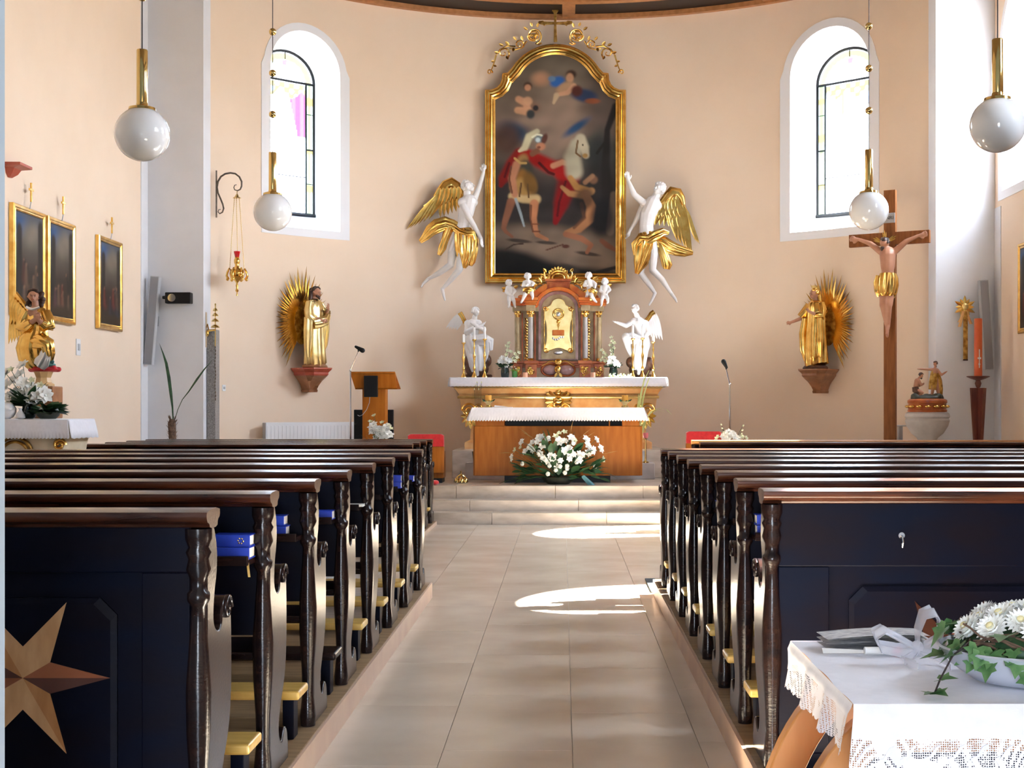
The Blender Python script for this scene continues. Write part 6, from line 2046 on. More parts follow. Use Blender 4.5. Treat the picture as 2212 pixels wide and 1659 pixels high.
long_leaf([(378, 906, 0), (384, 885, 0), (394, 863, 0), (408, 846, -0.01), (426, 820, -0.02), (442, 798, -0.02), (458, 780, -0.02)], [0.006, 0.006, 0.006, 0.010, 0.018, 0.012, 0.001], -0.4)

ra_, rb_ = V((-4.45, 20.70, 0)), V((-3.27, 21.62, 0))
dv = rb_ - ra_
rd = thing('radiator', 'white panel radiator on the apse wall below the statue with golden rays', 'radiator', (*((ra_ + rb_) / 2).xy, 0.45), math.atan2(dv.y, dv.x))
hl = dv.length / 2
mk('panel', MB().box(-hl, hl, -0.05, -0.035, 0.12, 0.80).box(-hl, hl, 0.035, 0.05, 0.12, 0.80), whiteplastic, rd, smooth=0, bevel=0.006)
for k in range(24):
    x = -hl + 0.03 + k * (2 * hl - 0.06) / 23
    mk('fin', MB().box(x - 0.012, x + 0.012, -0.056, -0.049, 0.16, 0.76), whiteplastic, rd, smooth=0, bevel=0.003)
mk('top_grille', MB().box(-hl, hl, -0.05, 0.05, 0.795, 0.81), whiteplastic, rd, smooth=0, bevel=0.004)
for s in (-1, 1):
    mk('side_cover', MB().box(s * hl - 0.006, s * hl + 0.006, -0.05, 0.05, 0.12, 0.80), greyplastic, rd, smooth=0)
    mk('foot', MB().box(s * (hl - 0.15) - 0.02, s * (hl - 0.15) + 0.02, -0.03, 0.03, 0.0, 0.125), whiteplastic, rd, smooth=0)

# ================================================================ WALL STATUES WITH RAYS
_ray = None
def ray(parent, c, ang, r0, r1, wd):
    global _ray
    if _ray is None:
        _ray = mk('ray', MB().add([V((0, 0, 0)), V((0.5, -0.5, 0.28)), V((-0.0, -0.9, 0.5)), V((-0.5, -0.5, 0.28)), V((0, -0.3, 1.0)), V((0.5, 0.1, 0.28)), V((-0.5, 0.1, 0.28))],
                               [(0, 1, 2), (0, 2, 3), (1, 4, 2), (2, 4, 3), (5, 4, 1), (0, 5, 1), (6, 3, 4), (0, 3, 6), (6, 4, 5), (0, 6, 5)]), gold, parent, smooth=0)
        o = _ray
    else:
        o = inst(_ray, parent)
    o.location = (c[0] + r0 * math.sin(ang), c[1], c[2] + r0 * math.cos(ang))
    o.rotation_euler = (0, ang, 0)
    o.scale = (wd, 0.03, r1 - r0)
    return o

def rayed_statue(name, label, loc, rotz, female):
    r = thing(name, label, 'statue', loc, rotz)
    if not female:
        face, up = V((0.05, -1, -0.15)), V((0, 0, 1))
    else:
        face, up = V((-0.15, -1, -0.1)), V((0, 0, 1))
    S_ = 1.0
    def H(c, r_):
        a, h = head_els((0, 0, 0), 1.0, (face.x, -face.z, face.y), (0, -1, 0))
        conv = lambda q: V(c) + V((q[0], q[2], -q[1])) * r_
        o = []
        for lst in (a, h):
            z = []
            for e_ in lst:
                if e_[0] == 'c':
                    z.append(('c', conv(e_[1]), conv(e_[2]), e_[3] * r_, e_[4] * r_))
                else:
                    z.append(('e', conv(e_[1]), tuple(q * r_ for q in e_[2])))
            o.append(z)
        return o
    def HAND(wr, d, side, sz):
        L_ = hand_els((wr[0], -wr[2], wr[1]), (d[0], -d[2], d[1]), (side[0], -side[2], side[1]), sz)
        cv = lambda q: V((q[0], q[2], -q[1]))
        return [('c', cv(e_[1]), cv(e_[2]), e_[3], e_[4]) for e_ in L_]
    hc = (0.0, -0.03, 1.145)
    hd_, hr_ = H(hc, 0.078)
    C = lambda a, b_, r0, r1: ('c', V(a), V(b_), r0, r1)
    if not female:
        els = hd_ + [C((0, 0, 1.09), (0, 0.01, 1.02), 0.042, 0.05), C((0, 0.01, 0.95), (0, 0.01, 0.6), 0.11, 0.1), C((0, 0.0, 0.6), (0, 0, 0.12), 0.09, 0.07),
                     C((-0.13, 0, 0.96), (-0.17, -0.02, 0.77), 0.045, 0.04), C((-0.17, -0.02, 0.77), (-0.09, -0.17, 0.72), 0.036, 0.026),
                     C((0.13, 0, 0.96), (0.19, -0.05, 0.79), 0.045, 0.04), C((0.19, -0.05, 0.79), (0.08, -0.19, 0.90), 0.036, 0.026),
                     C((-0.05, -0.04, 0.03), (-0.06, -0.13, 0.02), 0.032, 0.024), C((0.05, -0.02, 0.03), (0.06, -0.11, 0.02), 0.032, 0.024)]
        els += HAND((-0.09, -0.17, 0.72), (0.5, -0.7, -0.1), (0, 0, 1), 0.11) + HAND((0.08, -0.19, 0.90), (-0.5, -0.35, 0.6), (0, -0.5, 1), 0.11)
        body_rows = [(0.05, 0.15, 0.12, 0.10), (0.02, 0.19, 0.15, 0.13), (0.01, 0.18, 0.14, 0.12), (0.0, 0.165, 0.13, 0.10), (0.0, 0.16, 0.125, 0.08), (0, 0.155, 0.12, 0.07), (0, 0.165, 0.12, 0.06), (0, 0.15, 0.10, 0.04), (0, 0.07, 0.06, 0.03)]
    else:
        els = hd_ + [C((0, 0, 1.09), (0, 0.01, 1.02), 0.036, 0.044), C((0, 0.01, 0.95), (0, 0.01, 0.6), 0.10, 0.09), C((0, 0, 0.6), (0, 0, 0.12), 0.09, 0.07),
                     C((-0.12, 0, 0.96), (-0.20, -0.04, 0.80), 0.042, 0.038), C((-0.20, -0.04, 0.80), (-0.33, -0.17, 0.73), 0.034, 0.024),
                     C((0.12, 0, 0.96), (0.18, -0.05, 0.79), 0.042, 0.038), C((0.18, -0.05, 0.79), (0.06, -0.18, 0.86), 0.034, 0.025),
                     C((-0.05, -0.04, 0.03), (-0.06, -0.12, 0.02), 0.03, 0.022), C((0.05, -0.02, 0.03), (0.06, -0.10, 0.02), 0.03, 0.022)]
        els += HAND((-0.33, -0.17, 0.73), (-0.8, -0.5, -0.15), (0, 0, 1), 0.10) + HAND((0.06, -0.18, 0.86), (-0.5, -0.3, 0.5), (0, -0.5, 1), 0.10)
        body_rows = [(0.05, 0.14, 0.12, 0.12), (0.02, 0.19, 0.15, 0.14), (0.01, 0.19, 0.15, 0.13), (0.0, 0.175, 0.14, 0.11), (0.0, 0.165, 0.13, 0.09), (0, 0.155, 0.12, 0.08), (0, 0.155, 0.115, 0.06), (0, 0.14, 0.095, 0.05), (0, 0.07, 0.06, 0.03)]
    bd_ = blob('body', els, skin, r, 0.0085)
    face_marks(lambda q: V(hc) + V((q.x, q.z, -q.y)) * 0.078, 0.078, (face.x, -face.z, face.y), (0, -1, 0), bd_)
    hx = hr_ + [('c', V((-0.05, 0.03, 1.15)), V((-0.07, 0.03, 1.03)), 0.035, 0.028), ('c', V((0.05, 0.03, 1.15)), V((0.07, 0.03, 1.03)), 0.035, 0.028), ('c', V((0, 0.05, 1.18)), V((0, 0.06, 1.02)), 0.05, 0.045)]
    if not female:
        hx += [('c', V((0.0, -0.075, 1.085)), V((0.0, -0.085, 1.05)), 0.026, 0.016), ('c', V((-0.03, -0.06, 1.095)), V((0.03, -0.06, 1.095)), 0.02, 0.02)]
        blob('hair', hx, hair_b, r, 0.008)
    else:
        blob('veil', hx, gold, r, 0.008)
        mk('crown', MB().lathe([(0.055, 0), (0.06, 0.012), (0.05, 0.022), (0.07, 0.06)], (0, -0.01, 1.215), 20), palegold, r, smooth=50)
    zs_ = (0.02, 0.06, 0.22, 0.45, 0.62, 0.74, 0.90, 1.0, 1.05)
    mb = MB()
    cloth(mb, [(x, 0.0, z) for (x, _, _, _), z in zip(body_rows, zs_)], [q[1] for q in body_rows], [q[2] for q in body_rows], 9, [q[3] for q in body_rows], 72, up=(0, 1, 0), twist=0.12)
    if not female:
        cloth(mb, [(-0.13, 0, 0.99), (-0.17, -0.01, 0.88), (-0.185, -0.04, 0.77), (-0.15, -0.11, 0.73)], [0.06, 0.075, 0.085, 0.06], [0.06, 0.07, 0.08, 0.055], 7, 0.1, 40, twist=0.3)
        cloth(mb, [(0.13, 0, 0.99), (0.18, -0.03, 0.88), (0.195, -0.07, 0.80), (0.14, -0.14, 0.85)], [0.06, 0.075, 0.08, 0.055], [0.06, 0.07, 0.075, 0.05], 7, 0.1, 40, twist=0.3)
        cloth(mb, [(-0.19, -0.02, 0.76), (-0.20, -0.02, 0.55), (-0.19, -0.01, 0.32), (-0.17, 0, 0.16)], [0.06, 0.065, 0.06, 0.03], [0.07, 0.07, 0.06, 0.03], 6, 0.2, 40)
        cloth(mb, [(0.20, -0.06, 0.80), (0.21, -0.06, 0.58), (0.20, -0.04, 0.36), (0.19, -0.03, 0.26)], [0.05, 0.055, 0.05, 0.02], [0.06, 0.06, 0.05, 0.02], 6, 0.2, 40)
        cloth(mb, [(-0.17, -0.10, 0.66), (-0.08, -0.15, 0.68), (0.05, -0.17, 0.72), (0.15, -0.14, 0.80)], [0.07, 0.075, 0.065, 0.05], [0.04, 0.045, 0.045, 0.04], 7, 0.22, 48, twist=0.3)
    else:
        cloth(mb, [(-0.12, 0, 0.99), (-0.18, -0.03, 0.88), (-0.23, -0.08, 0.80)], [0.055, 0.07, 0.06], [0.055, 0.065, 0.06], 7, 0.1, 40, twist=0.3)
        cloth(mb, [(0.12, 0, 0.99), (0.18, -0.03, 0.88), (0.185, -0.07, 0.80), (0.12, -0.14, 0.83)], [0.055, 0.07, 0.075, 0.05], [0.055, 0.065, 0.07, 0.05], 7, 0.1, 40, twist=0.3)
        cloth(mb, [(-0.16, -0.05, 0.78), (-0.19, -0.06, 0.55), (-0.19, -0.05, 0.30), (-0.16, -0.03, 0.12)], [0.05, 0.065, 0.06, 0.03], [0.05, 0.065, 0.06, 0.03], 6, 0.25, 40)
        cloth(mb, [(0.17, -0.06, 0.78), (0.18, -0.07, 0.5), (0.16, -0.05, 0.2), (0.14, -0.03, 0.10)], [0.06, 0.06, 0.05, 0.02], [0.06, 0.06, 0.05, 0.02], 6, 0.22, 40)
    mk('robe', mb, palegold if not female else gold, r, smooth=70)
    mb = MB().lathe([(0.20, 0.0), (0.21, 0.015), (0.19, 0.04), (0.17, 0.055)], seg=24, squash=0.8)
    mk('base', mb, consolewood if not female else brownrock, r, smooth=40)
    c = (-0.10 if not female else 0.10, 0.215, 0.70)
    au = mk('aureole', MB().ell((c[0], 0.22, 0.68), (0.15, 0.012, 0.32), 24, 12), oldgold, r, smooth=180)
    N = 66
    rq = random.Random(8)
    for k in range(N):
        a = 2 * math.pi * (k + 0.3 * rq.random()) / N
        rad = 1 / math.sqrt((math.sin(a) / 0.43) ** 2 + (math.cos(a) / 0.82) ** 2)
        if abs(math.cos(a)) > 0.93 and math.cos(a) < 0:
            continue
        ray(au, c, a, rad * 0.26, rad * (1.0 + (0.06 if k % 2 else -0.05) + 0.04 * rq.random()), 0.052 + 0.010 * (k % 3))
    tw = R(24) if not female else R(-12)
    for ch in r.children:
        if ch.name.split('.')[0] in ('body', 'hair', 'robe', 'veil', 'crown'):
            ch.rotation_euler = (0, 0, tw)
    return r

def console(label, loc, rotz, mat1, mat2):
    r = thing('statue_console', label, 'console', loc, rotz, 'marbled consoles under the rayed statues')
    def oct_(h, f, z):
        return [V((-h, 0.27, z)), V((-h, -f * 0.35, z)), V((-h * 0.62, -f, z)), V((h * 0.62, -f, z)), V((h, -f * 0.35, z)), V((h, 0.27, z))]
    mk('shelf', MB().loft([oct_(h, f, z) for h, f, z in ((0.19, 0.17, -0.12), (0.205, 0.185, -0.10), (0.205, 0.185, -0.07), (0.22, 0.20, -0.055), (0.255, 0.235, -0.02), (0.26, 0.24, 0.0))]), mat2, r, smooth=20)
    mk('bracket', MB().loft([oct_(h, f, z) for h, f, z in ((0.07, -0.10, -0.37), (0.075, -0.09, -0.335), (0.065, -0.11, -0.325), (0.085, -0.06, -0.27), (0.125, 0.02, -0.20), (0.175, 0.13, -0.14), (0.188, 0.168, -0.121))]), mat1, r, smooth=20)
    return r
t1, t2 = R(-42.0), R(40.6)
def wallpt(t, off):
    return (CX + (RA - off) * math.sin(t), CYA + (RA - off) * math.cos(t))
rayed_statue('robed_statue', 'bearded statue in gold robes before a fan of golden rays, left apse wall', (*wallpt(t1, 0.29), 2.09), -t1, False)
console('marbled wall console under the bearded gold statue', (*wallpt(t1, 0.29), 2.088), -t1, consolewood, consolered)
rayed_statue('robed_statue', 'crowned female statue in gold robes before golden rays, right apse wall', (*wallpt(t2, 0.29), 2.075), -t2, True)
console('marbled wall console under the crowned gold statue', (*wallpt(t2, 0.29), 2.073), -t2, consolewood, consolewood)

# ================================================================ SANCTUARY FURNITURE
# people's altar
at_ = thing('altar_table', 'oak table altar with a dark gap below its white scalloped cloth', 'altar', (-0.07, 19.0, 0.452))
mk('panel', MB().box(-1.14, 1.135, 0.0, 0.045, 0.095, 0.775), honeywood, at_, smooth=0, bevel=0.006)
for s in (-1, 1):
    mk('side_panel', MB().box(s * 1.137 - 0.022, s * 1.137 + 0.022, 0.045, 0.78, 0.095, 0.775), honeywood, at_, smooth=0, bevel=0.006)
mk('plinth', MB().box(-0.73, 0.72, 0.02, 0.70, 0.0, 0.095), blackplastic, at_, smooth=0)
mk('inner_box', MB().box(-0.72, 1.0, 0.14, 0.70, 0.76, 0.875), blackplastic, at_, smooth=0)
for a, b_ in ((-1.13, -0.73), (0.70, 0.715), (0.88, 1.12)):
    mk('support_block', MB().box(a, b_, 0.01, 0.70, 0.775, 0.875), honeywood, at_, smooth=0, bevel=0.004)
mk('tabletop', MB().box(-1.16, 1.16, -0.01, 0.80, 0.875, 1.018), honeywood, at_, smooth=0, bevel=0.006)
o = tag(mk('altar_cloth', cloth_over(-1.245, 1.105, 18.975, 19.815, 1.476, 0.165, 0.055, 64, 0.018, wav=0.004, seed=6, nx=256), linen, smooth=40), 'white scalloped cloth over the oak table altar', 'altar cloth')
m = o.modifiers.new('thick', 'SOLIDIFY')
m.thickness, m.offset = 0.004, 1
for x, lb in ((1055, 'brass candle bowl with an amber candle and greenery at the left of the table altar'), (1350, 'brass candle bowl with an amber candle and greenery at the right of the table altar')):
    r = thing('candle_bowl', lb, 'candle holder', (P(x, 880, 19.3).x, 19.3, 1.483), 0, 'candle bowls on the table altar')
    mk('bowl', MB().lathe([(0.05, 0), (0.055, 0.012), (0.03, 0.025), (0.03, 0.05), (0.06, 0.075), (0.065, 0.085), (0.04, 0.082)], seg=20), brass, r, smooth=50)
    mk('candle', MB().lathe([(0.045, 0.08), (0.045, 0.165), (0.03, 0.17)], seg=18), yellowwax, r, smooth=50)
    mk('wick', MB().tube([(0, 0, 0.165), (0.003, 0, 0.185)], 0.002, 5), blackplastic, r)
    for k in range(12):
        a = k * 0.55
        sprig(r, 'leaf' if k % 2 else 'pale', (0.045 * math.cos(a), 0.045 * math.sin(a), 0.08), (math.cos(a), math.sin(a), 0.25 + 0.2 * (k % 3)), 0.4, 0.2 * k)
pb = P(1082, 878, 19.35)
tag(mk('folded_paper', MB().box(pb.x - 0.12, pb.x + 0.16, 19.25, 19.45, 1.483, 1.489).add([V((pb.x - 0.09, 19.28, 1.49)), V((pb.x + 0.10, 19.28, 1.494)), V((pb.x + 0.10, 19.42, 1.494)), V((pb.x - 0.09, 19.42, 1.512))], [(0, 1, 2, 3)]), paper, smooth=0),
    'folded white paper lying at the left of the table altar', 'paper')

# big flower arrangement before the table altar
fa0 = P(1206, 1043, 18.66)
rr = random.Random(31)
k_ = 18.66 / F
fl_ = thing('flower_arrangement', 'large spreading white flower arrangement on the top step before the table altar', 'flowers', (fa0.x, 18.66, 0.453))
mk('bowl', MB().lathe([(0.14, 0), (0.20, 0.04), (0.23, 0.09), (0.20, 0.09)], seg=22), darkrock, fl_, smooth=50)
L = lambda x, y, d: V(((x - 1206) * k_, d, (1043 - y) * k_))
bl_ = []
for x, y, n_, sp, key, s_ in ((1145, 965, 9, 17, 'lily', 1.15), (1172, 950, 7, 13, 'lily', 1.1), (1215, 960, 12, 19, 'lily', 1.1), (1280, 962, 10, 19, 'lily', 1.15), (1178, 985, 7, 12, 'lily', 1.0), (1243, 985, 9, 15, 'lily', 1.0),
                              (1112, 985, 3, 8, 'lily', 0.9), (1300, 985, 4, 10, 'cream', 1.1), (1122, 965, 4, 10, 'cream', 1.0), (1213, 930, 3, 7, 'cream', 1.1), (1242, 955, 4, 9, 'cream', 1.0), (1200, 945, 4, 9, 'cream', 1.1), (1195, 975, 4, 10, 'lily', 0.9), (1205, 995, 6, 14, 'lily', 0.8)):
    for i in range(max(2, int(n_ * 0.72))):
        bl_.append((key, x + rr.uniform(-sp, sp), y + rr.uniform(-sp * 0.9, sp * 0.9), s_ * rr.uniform(0.8, 1.15)))
for x, y in ((1129, 999), (1187, 1003), (1201, 1012), (1220, 1018), (1225, 1009), (1245, 995), (1285, 1005), (1164, 973), (1185, 943), (1238, 955), (1259, 977), (1225, 1003), (1184, 1020), (1210, 1004)):
    bl_.append(('button', x, y, 1.35))
tips = []
for key, x, y, s_ in bl_:
    t = ((x - 1206) / 100.0) ** 2 + ((1000 - y) / 75.0) ** 2
    p = L(x, y, -0.16 * max(0, 1.1 - t) - 0.02 + rr.uniform(-0.03, 0.03))
    tips.append(p)
    d = p - V((0, 0.05, 0.08))
    sprig(fl_, key, p, (d.x * 1.2, d.y - 0.30, d.z * 0.7), s_, rr.uniform(0, 6))
stems(fl_, (0, 0, 0.09), tips)
for i in range(230):
    a = rr.uniform(0, math.pi)
    rad = rr.uniform(0.15, 1.0)
    p = V((math.cos(a) * 0.56 * rad, rr.uniform(-0.19, 0.05), 0.06 + math.sin(a) * 0.44 * rad))
    d = V((math.cos(a), rr.uniform(-0.6, 0.2), math.sin(a) * 0.8 + rr.uniform(-0.4, 0.2)))
    sprig(fl_, ('leaf', 'broad', 'leaf', 'blade')[i % 4], p, d, rr.uniform(0.7, 1.2), rr.uniform(-0.8, 0.8))
for x, y, dx, dy in ((1150, 942, -24, -14), (1155, 946, -20, -10), (1250, 945, 20, -14), (1256, 950, 24, -14), (1230, 940, 8, -26), (1112, 975, -18, 2), (1300, 978, 18, -2)):
    sprig(fl_, 'wheat', L(x, y, -0.02), V((dx, -0.05 * abs(dx), -dy)), 1.1)
rb2 = MB().strip([L(1258, 1024, -0.22), L(1266, 1032, -0.25), L(1274, 1040, -0.27), L(1281, 1046, -0.28)], [V((0.02, 0, 0.012)), V((0.026, 0, 0.014)), V((0.03, 0, 0.016)), V((0.034, 0, 0.01))], V((0.2, -1, 0.3)), 0.002, 1, 0.006)
mk('ribbon', rb2, blueribbon, fl_, smooth=60)

# tall grass and fern beside the high altar
gp = thing('grass_pot', 'pot of pale drooping grass blades right of the table altar', 'plant', (1.10, 20.18, 0.687))
mk('pot', MB().lathe([(0.06, 0), (0.08, 0.02), (0.10, 0.16), (0.085, 0.16)], seg=18), greystone, gp, smooth=40)
kk = 20.1 / F
def blade(pts_, wd):
    p3 = [V(((x - 1380) * kk, d, EYE - (y - VY) * kk - 0.687)) for x, y, d in pts_]
    mb_ = MB()
    n_ = len(p3)
    mb_.loft([[q + V((-wd * (1 - i / n_), 0, 0)), q + V((0, -0.004, 0)), q + V((wd * (1 - i / n_), 0, 0)), q + V((0, 0.003, 0))] for i, q in enumerate(p3)])
    mk('blade', mb_, grassy, gp, smooth=60)
gz = 885 + (EYE - 0.687 - 0.14) / kk
for q, wd in (([(1378, gz, 0), (1377, 950, 0), (1379, 890, -0.02), (1385, 850, -0.03), (1392, 820, -0.04), (1402, 800, -0.05)], 0.030), ([(1380, gz, 0), (1381, 950, 0), (1384, 900, -0.03), (1389, 862, -0.03), (1397, 832, -0.04), (1404, 812, -0.04)], 0.026),
              ([(1382, gz, 0), (1386, 940, -0.02), (1395, 905, -0.05), (1408, 888, -0.06), (1425, 882, -0.08), (1440, 885, -0.09), (1450, 895, -0.10)], 0.022), ([(1381, gz, 0), (1384, 950, -0.02), (1391, 915, -0.05), (1402, 895, -0.06), (1420, 886, -0.07), (1436, 890, -0.08)], 0.020),
              ([(1377, gz, 0), (1374, 950, 0), (1375, 900, 0.02), (1379, 868, 0.02), (1380, 850, 0.02)], 0.020)):
    blade(q, wd)
small_bouquet('feathery dark fern sprig in a pot left of the table altar', (P(1034, 0, 20.1).x, 20.1, 0.687),
              [('bud', 0.02 * (i - 3), -0.02, 1.05 + 0.05 * (i % 3), 0.8) for i in range(6)], [], ([(0.06, 0), (0.08, 0.02), (0.10, 0.16), (0.085, 0.16)], vasedark), None, 8, 'fern_pot')
fp = bpy.data.objects.get('fern_pot')
for i in range(26):
    t = i / 25
    for s in (-1, 1):
        sprig(fp, 'blade', (0.01 * s, -0.02, 0.85 + 0.28 * t), (s * 1.0, -0.2, 0.6), 0.45 * (1 - 0.5 * t), 0.3 * s)

# vases on the high altar
k_ = 21.3 / F
for cx_, s, lb in ((1091, -1, 'dark vase of white flowers left of the tabernacle'), (1325, 1, 'dark vase of white flowers right of the tabernacle')):
    base_y = 815.6
    rr = random.Random(40 + s)
    ptsb = [(1100, 742), (1098, 750), (1097, 758), (1095, 766), (1093, 774), (1103, 760), (1094, 748)] + [(1112, 765), (1116, 772), (1108, 774), (1104, 780), (1120, 762), (1112, 780)] if s < 0 else \
           [(1321, 730), (1323, 738), (1319, 746), (1325, 752), (1320, 758), (1322, 766), (1326, 742)] + [(1300, 757), (1305, 763), (1311, 768), (1304, 772), (1300, 778), (1309, 780)]
    blooms = [('cream', (x - cx_) * k_, -0.03 + rr.uniform(-.02, .02), (base_y - y) * k_, 0.9) for x, y in ptsb]
    cc = (1091, 782) if s < 0 else (1326, 780)
    blooms += [('lily', (cc[0] + rr.uniform(-11, 11) - cx_) * k_, -0.07 + rr.uniform(-.03, .03), (base_y - cc[1] - rr.uniform(-9, 8)) * k_, 0.8) for _ in range(9)]
    small_bouquet(lb, (P(cx_, 0, 21.3).x, 21.3, 1.938), blooms, [('leaf', 12, 0.8, -0.1, 0.8), ('broad', 12, 0.9, -0.2, 0.5)], ([(0.05, 0), (0.06, 0.01), (0.066, 0.10), (0.055, 0.15), (0.062, 0.17)], vasedark), 'flower vases on the high altar', 50 + s, 'flower_vase')
small_bouquet('small bright green glass pot with leaves left of the tabernacle', (P(1112, 0, 21.05).x, 21.05, 1.938), [('bud', 0.0, -0.02, 0.16, 0.8), ('bud', 0.02, -0.02, 0.13, 0.8)], [('pale', 12, 0.6, 0.0, 0.9)],
              ([(0.03, 0), (0.04, 0.01), (0.042, 0.08), (0.036, 0.10)], vasegreen), None, 9, 'leaf_pot')
gl_ = thing('flower_garland', 'trailing white flower garland on the high altar right of the tabernacle', 'flowers', (P(1338, 0, 21.0).x, 21.0, 1.940))
mb = MB().tube([V((-0.16 + 0.02 * i, 0.03 * math.sin(i), 0.012)) for i in range(19)], 0.005, 5)
mk('stem', mb, limegreen, gl_)
for i in range(13):
    sprig(gl_, 'button' if i % 2 else 'pale', (-0.15 + 0.026 * i, -0.01 + 0.03 * math.sin(i), 0.022), (0.4, -0.6, 0.7), 0.75 if i % 2 else 0.5, i)

# lectern with its black light box, boxes behind, flowers
le = thing('lectern', 'oak lectern with a slanted reading desk and a black box on its face', 'lectern', (P(808, 0, 18.95).x, 18.95, 0.452))
kk = 18.95 / F
zz = lambda y: EYE - (y - VY) * kk - 0.452
mk('post', MB().box(-0.16, 0.155, 0.0, 0.26, 0.04, zz(835)), honeywood, le, smooth=0, bevel=0.006)
mk('foot', MB().box(-0.24, 0.24, -0.06, 0.36, 0.0, 0.045), honeywood, le, smooth=0, bevel=0.008)
mb = MB().loft([[V((-0.245, -0.10, zz(838))), V((0.325, -0.10, zz(838))), V((0.325, -0.07, zz(838) - 0.02)), V((-0.245, -0.07, zz(838) - 0.02))],
                [V((-0.305, -0.12, zz(808))), V((0.30, -0.12, zz(808))), V((0.30, -0.085, zz(808))), V((-0.305, -0.085, zz(808)))]])
mk('desk_front', mb, honeywood, le, smooth=0)
mb = MB().loft([[V((-0.305, -0.125, zz(807))), V((0.30, -0.125, zz(807))), V((0.325, 0.32, zz(840))), V((-0.245, 0.32, zz(840)))], [V((-0.305, -0.12, zz(806.5) + 0.02)), V((0.30, -0.12, zz(806.5) + 0.02)), V((0.325, 0.33, zz(838))), V((-0.245, 0.33, zz(838)))]])
mk('reading_desk', mb, honeywood, le, smooth=0)
mk('black_box', MB().box(-0.115, 0.07, -0.17, -0.125, zz(858), zz(812)), blackplastic, le, smooth=0, bevel=0.006)
mk('cable', MB().tube([(-0.04, -0.13, zz(858)), (-0.06, -0.03, zz(870)), (-0.10, -0.012, zz(885)), (-0.155, -0.012, zz(896)), (-0.2, 0.02, zz(899)), (-0.26, 0.25, zz(897))], 0.004, 6), greyplastic, le)
tag(mk('black_screen', MB().box(P(765, 0, 19.45).x, P(850, 0, 19.45).x, 19.42, 19.50, 0.453, EYE - (885 - VY) * 19.45 / F), blackplastic, smooth=0, bevel=0.008), 'low black panel standing behind the lectern post', 'panel')
rr = random.Random(55)
k_ = 18.78 / F
small_bouquet('tall white flower bouquet at the foot of the lectern', (P(822, 0, 18.62).x, 18.62, 0.453),
              [('lily', (x - 822) * k_, -0.02 + rr.uniform(-.03, .03), EYE - (y - VY) * k_ - 0.453, 1.2) for x, y in ((808, 918), (812, 926), (806, 932), (816, 934), (822, 940), (830, 936), (836, 942), (842, 940), (828, 944), (814, 944), (820, 928), (804, 924), (836, 922), (834, 930))]
              + [('cream', (x - 822) * k_, -0.02, EYE - (y - VY) * k_ - 0.453, 0.9) for x, y in ((801, 912), (809, 899), (826, 914), (840, 920), (844, 926))],
              [('leaf', 16, 1.3, 0.1, 1.2), ('blade', 8, 1.4, 0.8, 2.0)], ([(0.08, 0), (0.10, 0.02), (0.11, 0.26), (0.08, 0.36), (0.09, 0.38)], vasedark), None, 12)

# microphones
def mic(label, pts_, Y, head, base_z, lean):
    r = thing('microphone_stand', label, 'microphone', (P(pts_[0][0], 0, Y).x, Y, base_z), 0, 'microphone stands')
    p3 = [P(x, y, Y) - V(r.location) for x, y in pts_]
    mk('base', MB().lathe([(0.14, 0), (0.14, 0.012), (0.05, 0.03), (0.02, 0.04)], seg=24), blackplastic, r, smooth=40)
    mk('stand', MB().tube([V((0, 0, 0.02)), p3[0], p3[1]], [0.014, 0.013, 0.011], 10), chrome, r)
    mk('boom', MB().tube([p3[1], p3[2]], 0.0095, 10).ell(p3[1], 0.018), chrome, r)
    h0, h1 = P(*head[0], Y) - V(r.location), P(*head[1], Y) - V(r.location)
    mb_ = MB().tube([p3[2], h0], 0.010, 8)
    mk('clip', mb_, blackplastic, r)
    mk('microphone', MB().caps(h0 + (h0 - h1) * 0.6, h1, 0.018, 0.034, 14), blackplastic, r, smooth=180)
mic('chrome microphone stand beside the lectern, its boom bent right', [(757, 930), (757, 800), (774, 760)], 18.7, ((774, 752), (783, 757)), 0.452, 1)
mic('chrome microphone stand on the right of the sanctuary', [(1577, 930), (1576.5, 830), (1569, 798)], 18.8, ((1567, 789), (1563, 781)), 0.452, -1)

# red topped seats
for x0, x1, Y, ys, lb in ((880, 959, 18.9, (938, 963, 1022), 'oak seat with red velvet back at the left of the sanctuary'), (1482, 1560, 19.2, (932, 956, 1018), 'oak seat with red velvet back at the right of the sanctuary')):
    a, b_ = P(x0, 0, Y).x, P(x1, 0, Y).x
    h = (b_ - a) / 2
    kk = Y / F
    z = [EYE - (y - VY) * kk - 0.452 for y in ys]
    r = thing('velvet_bench', lb, 'seat', ((a + b_) / 2, Y, 0.452), 0, 'red velvet seats in the sanctuary')
    mb = MB().loft([[V((-h + c, y, z[1] - 0.01)), V((h - c, y, z[1] - 0.01)), V((h - c * 0.4, y, z[1] + 0.03)), V((h - c, y, z[0] - 0.02)), V((h - 0.03 - c, y, z[0])), V((-h + 0.03 + c, y, z[0])), V((-h + c, y, z[0] - 0.02)), V((-h + c * 0.4, y, z[1] + 0.03))] for y, c in ((0.0, 0.012), (0.02, 0.0), (0.07, 0.0), (0.09, 0.012))])
    mk('cushion', mb, redvelvet, r, smooth=50)
    mk('back_board', MB().box(-h, h, 0.005, 0.085, z[2] if z[2] > 0.06 else 0.06, z[1] - 0.012), honeywood, r, smooth=0, bevel=0.006)
    mk('seat_box', MB().box(-h + 0.02, h - 0.02, 0.09, 0.50, 0.06, 0.42), honeywood, r, smooth=0, bevel=0.006)
    mk('foot', MB().box(-h + 0.03, h - 0.03, 0.02, 0.48, 0.0, 0.06), blackplastic, r, smooth=0)

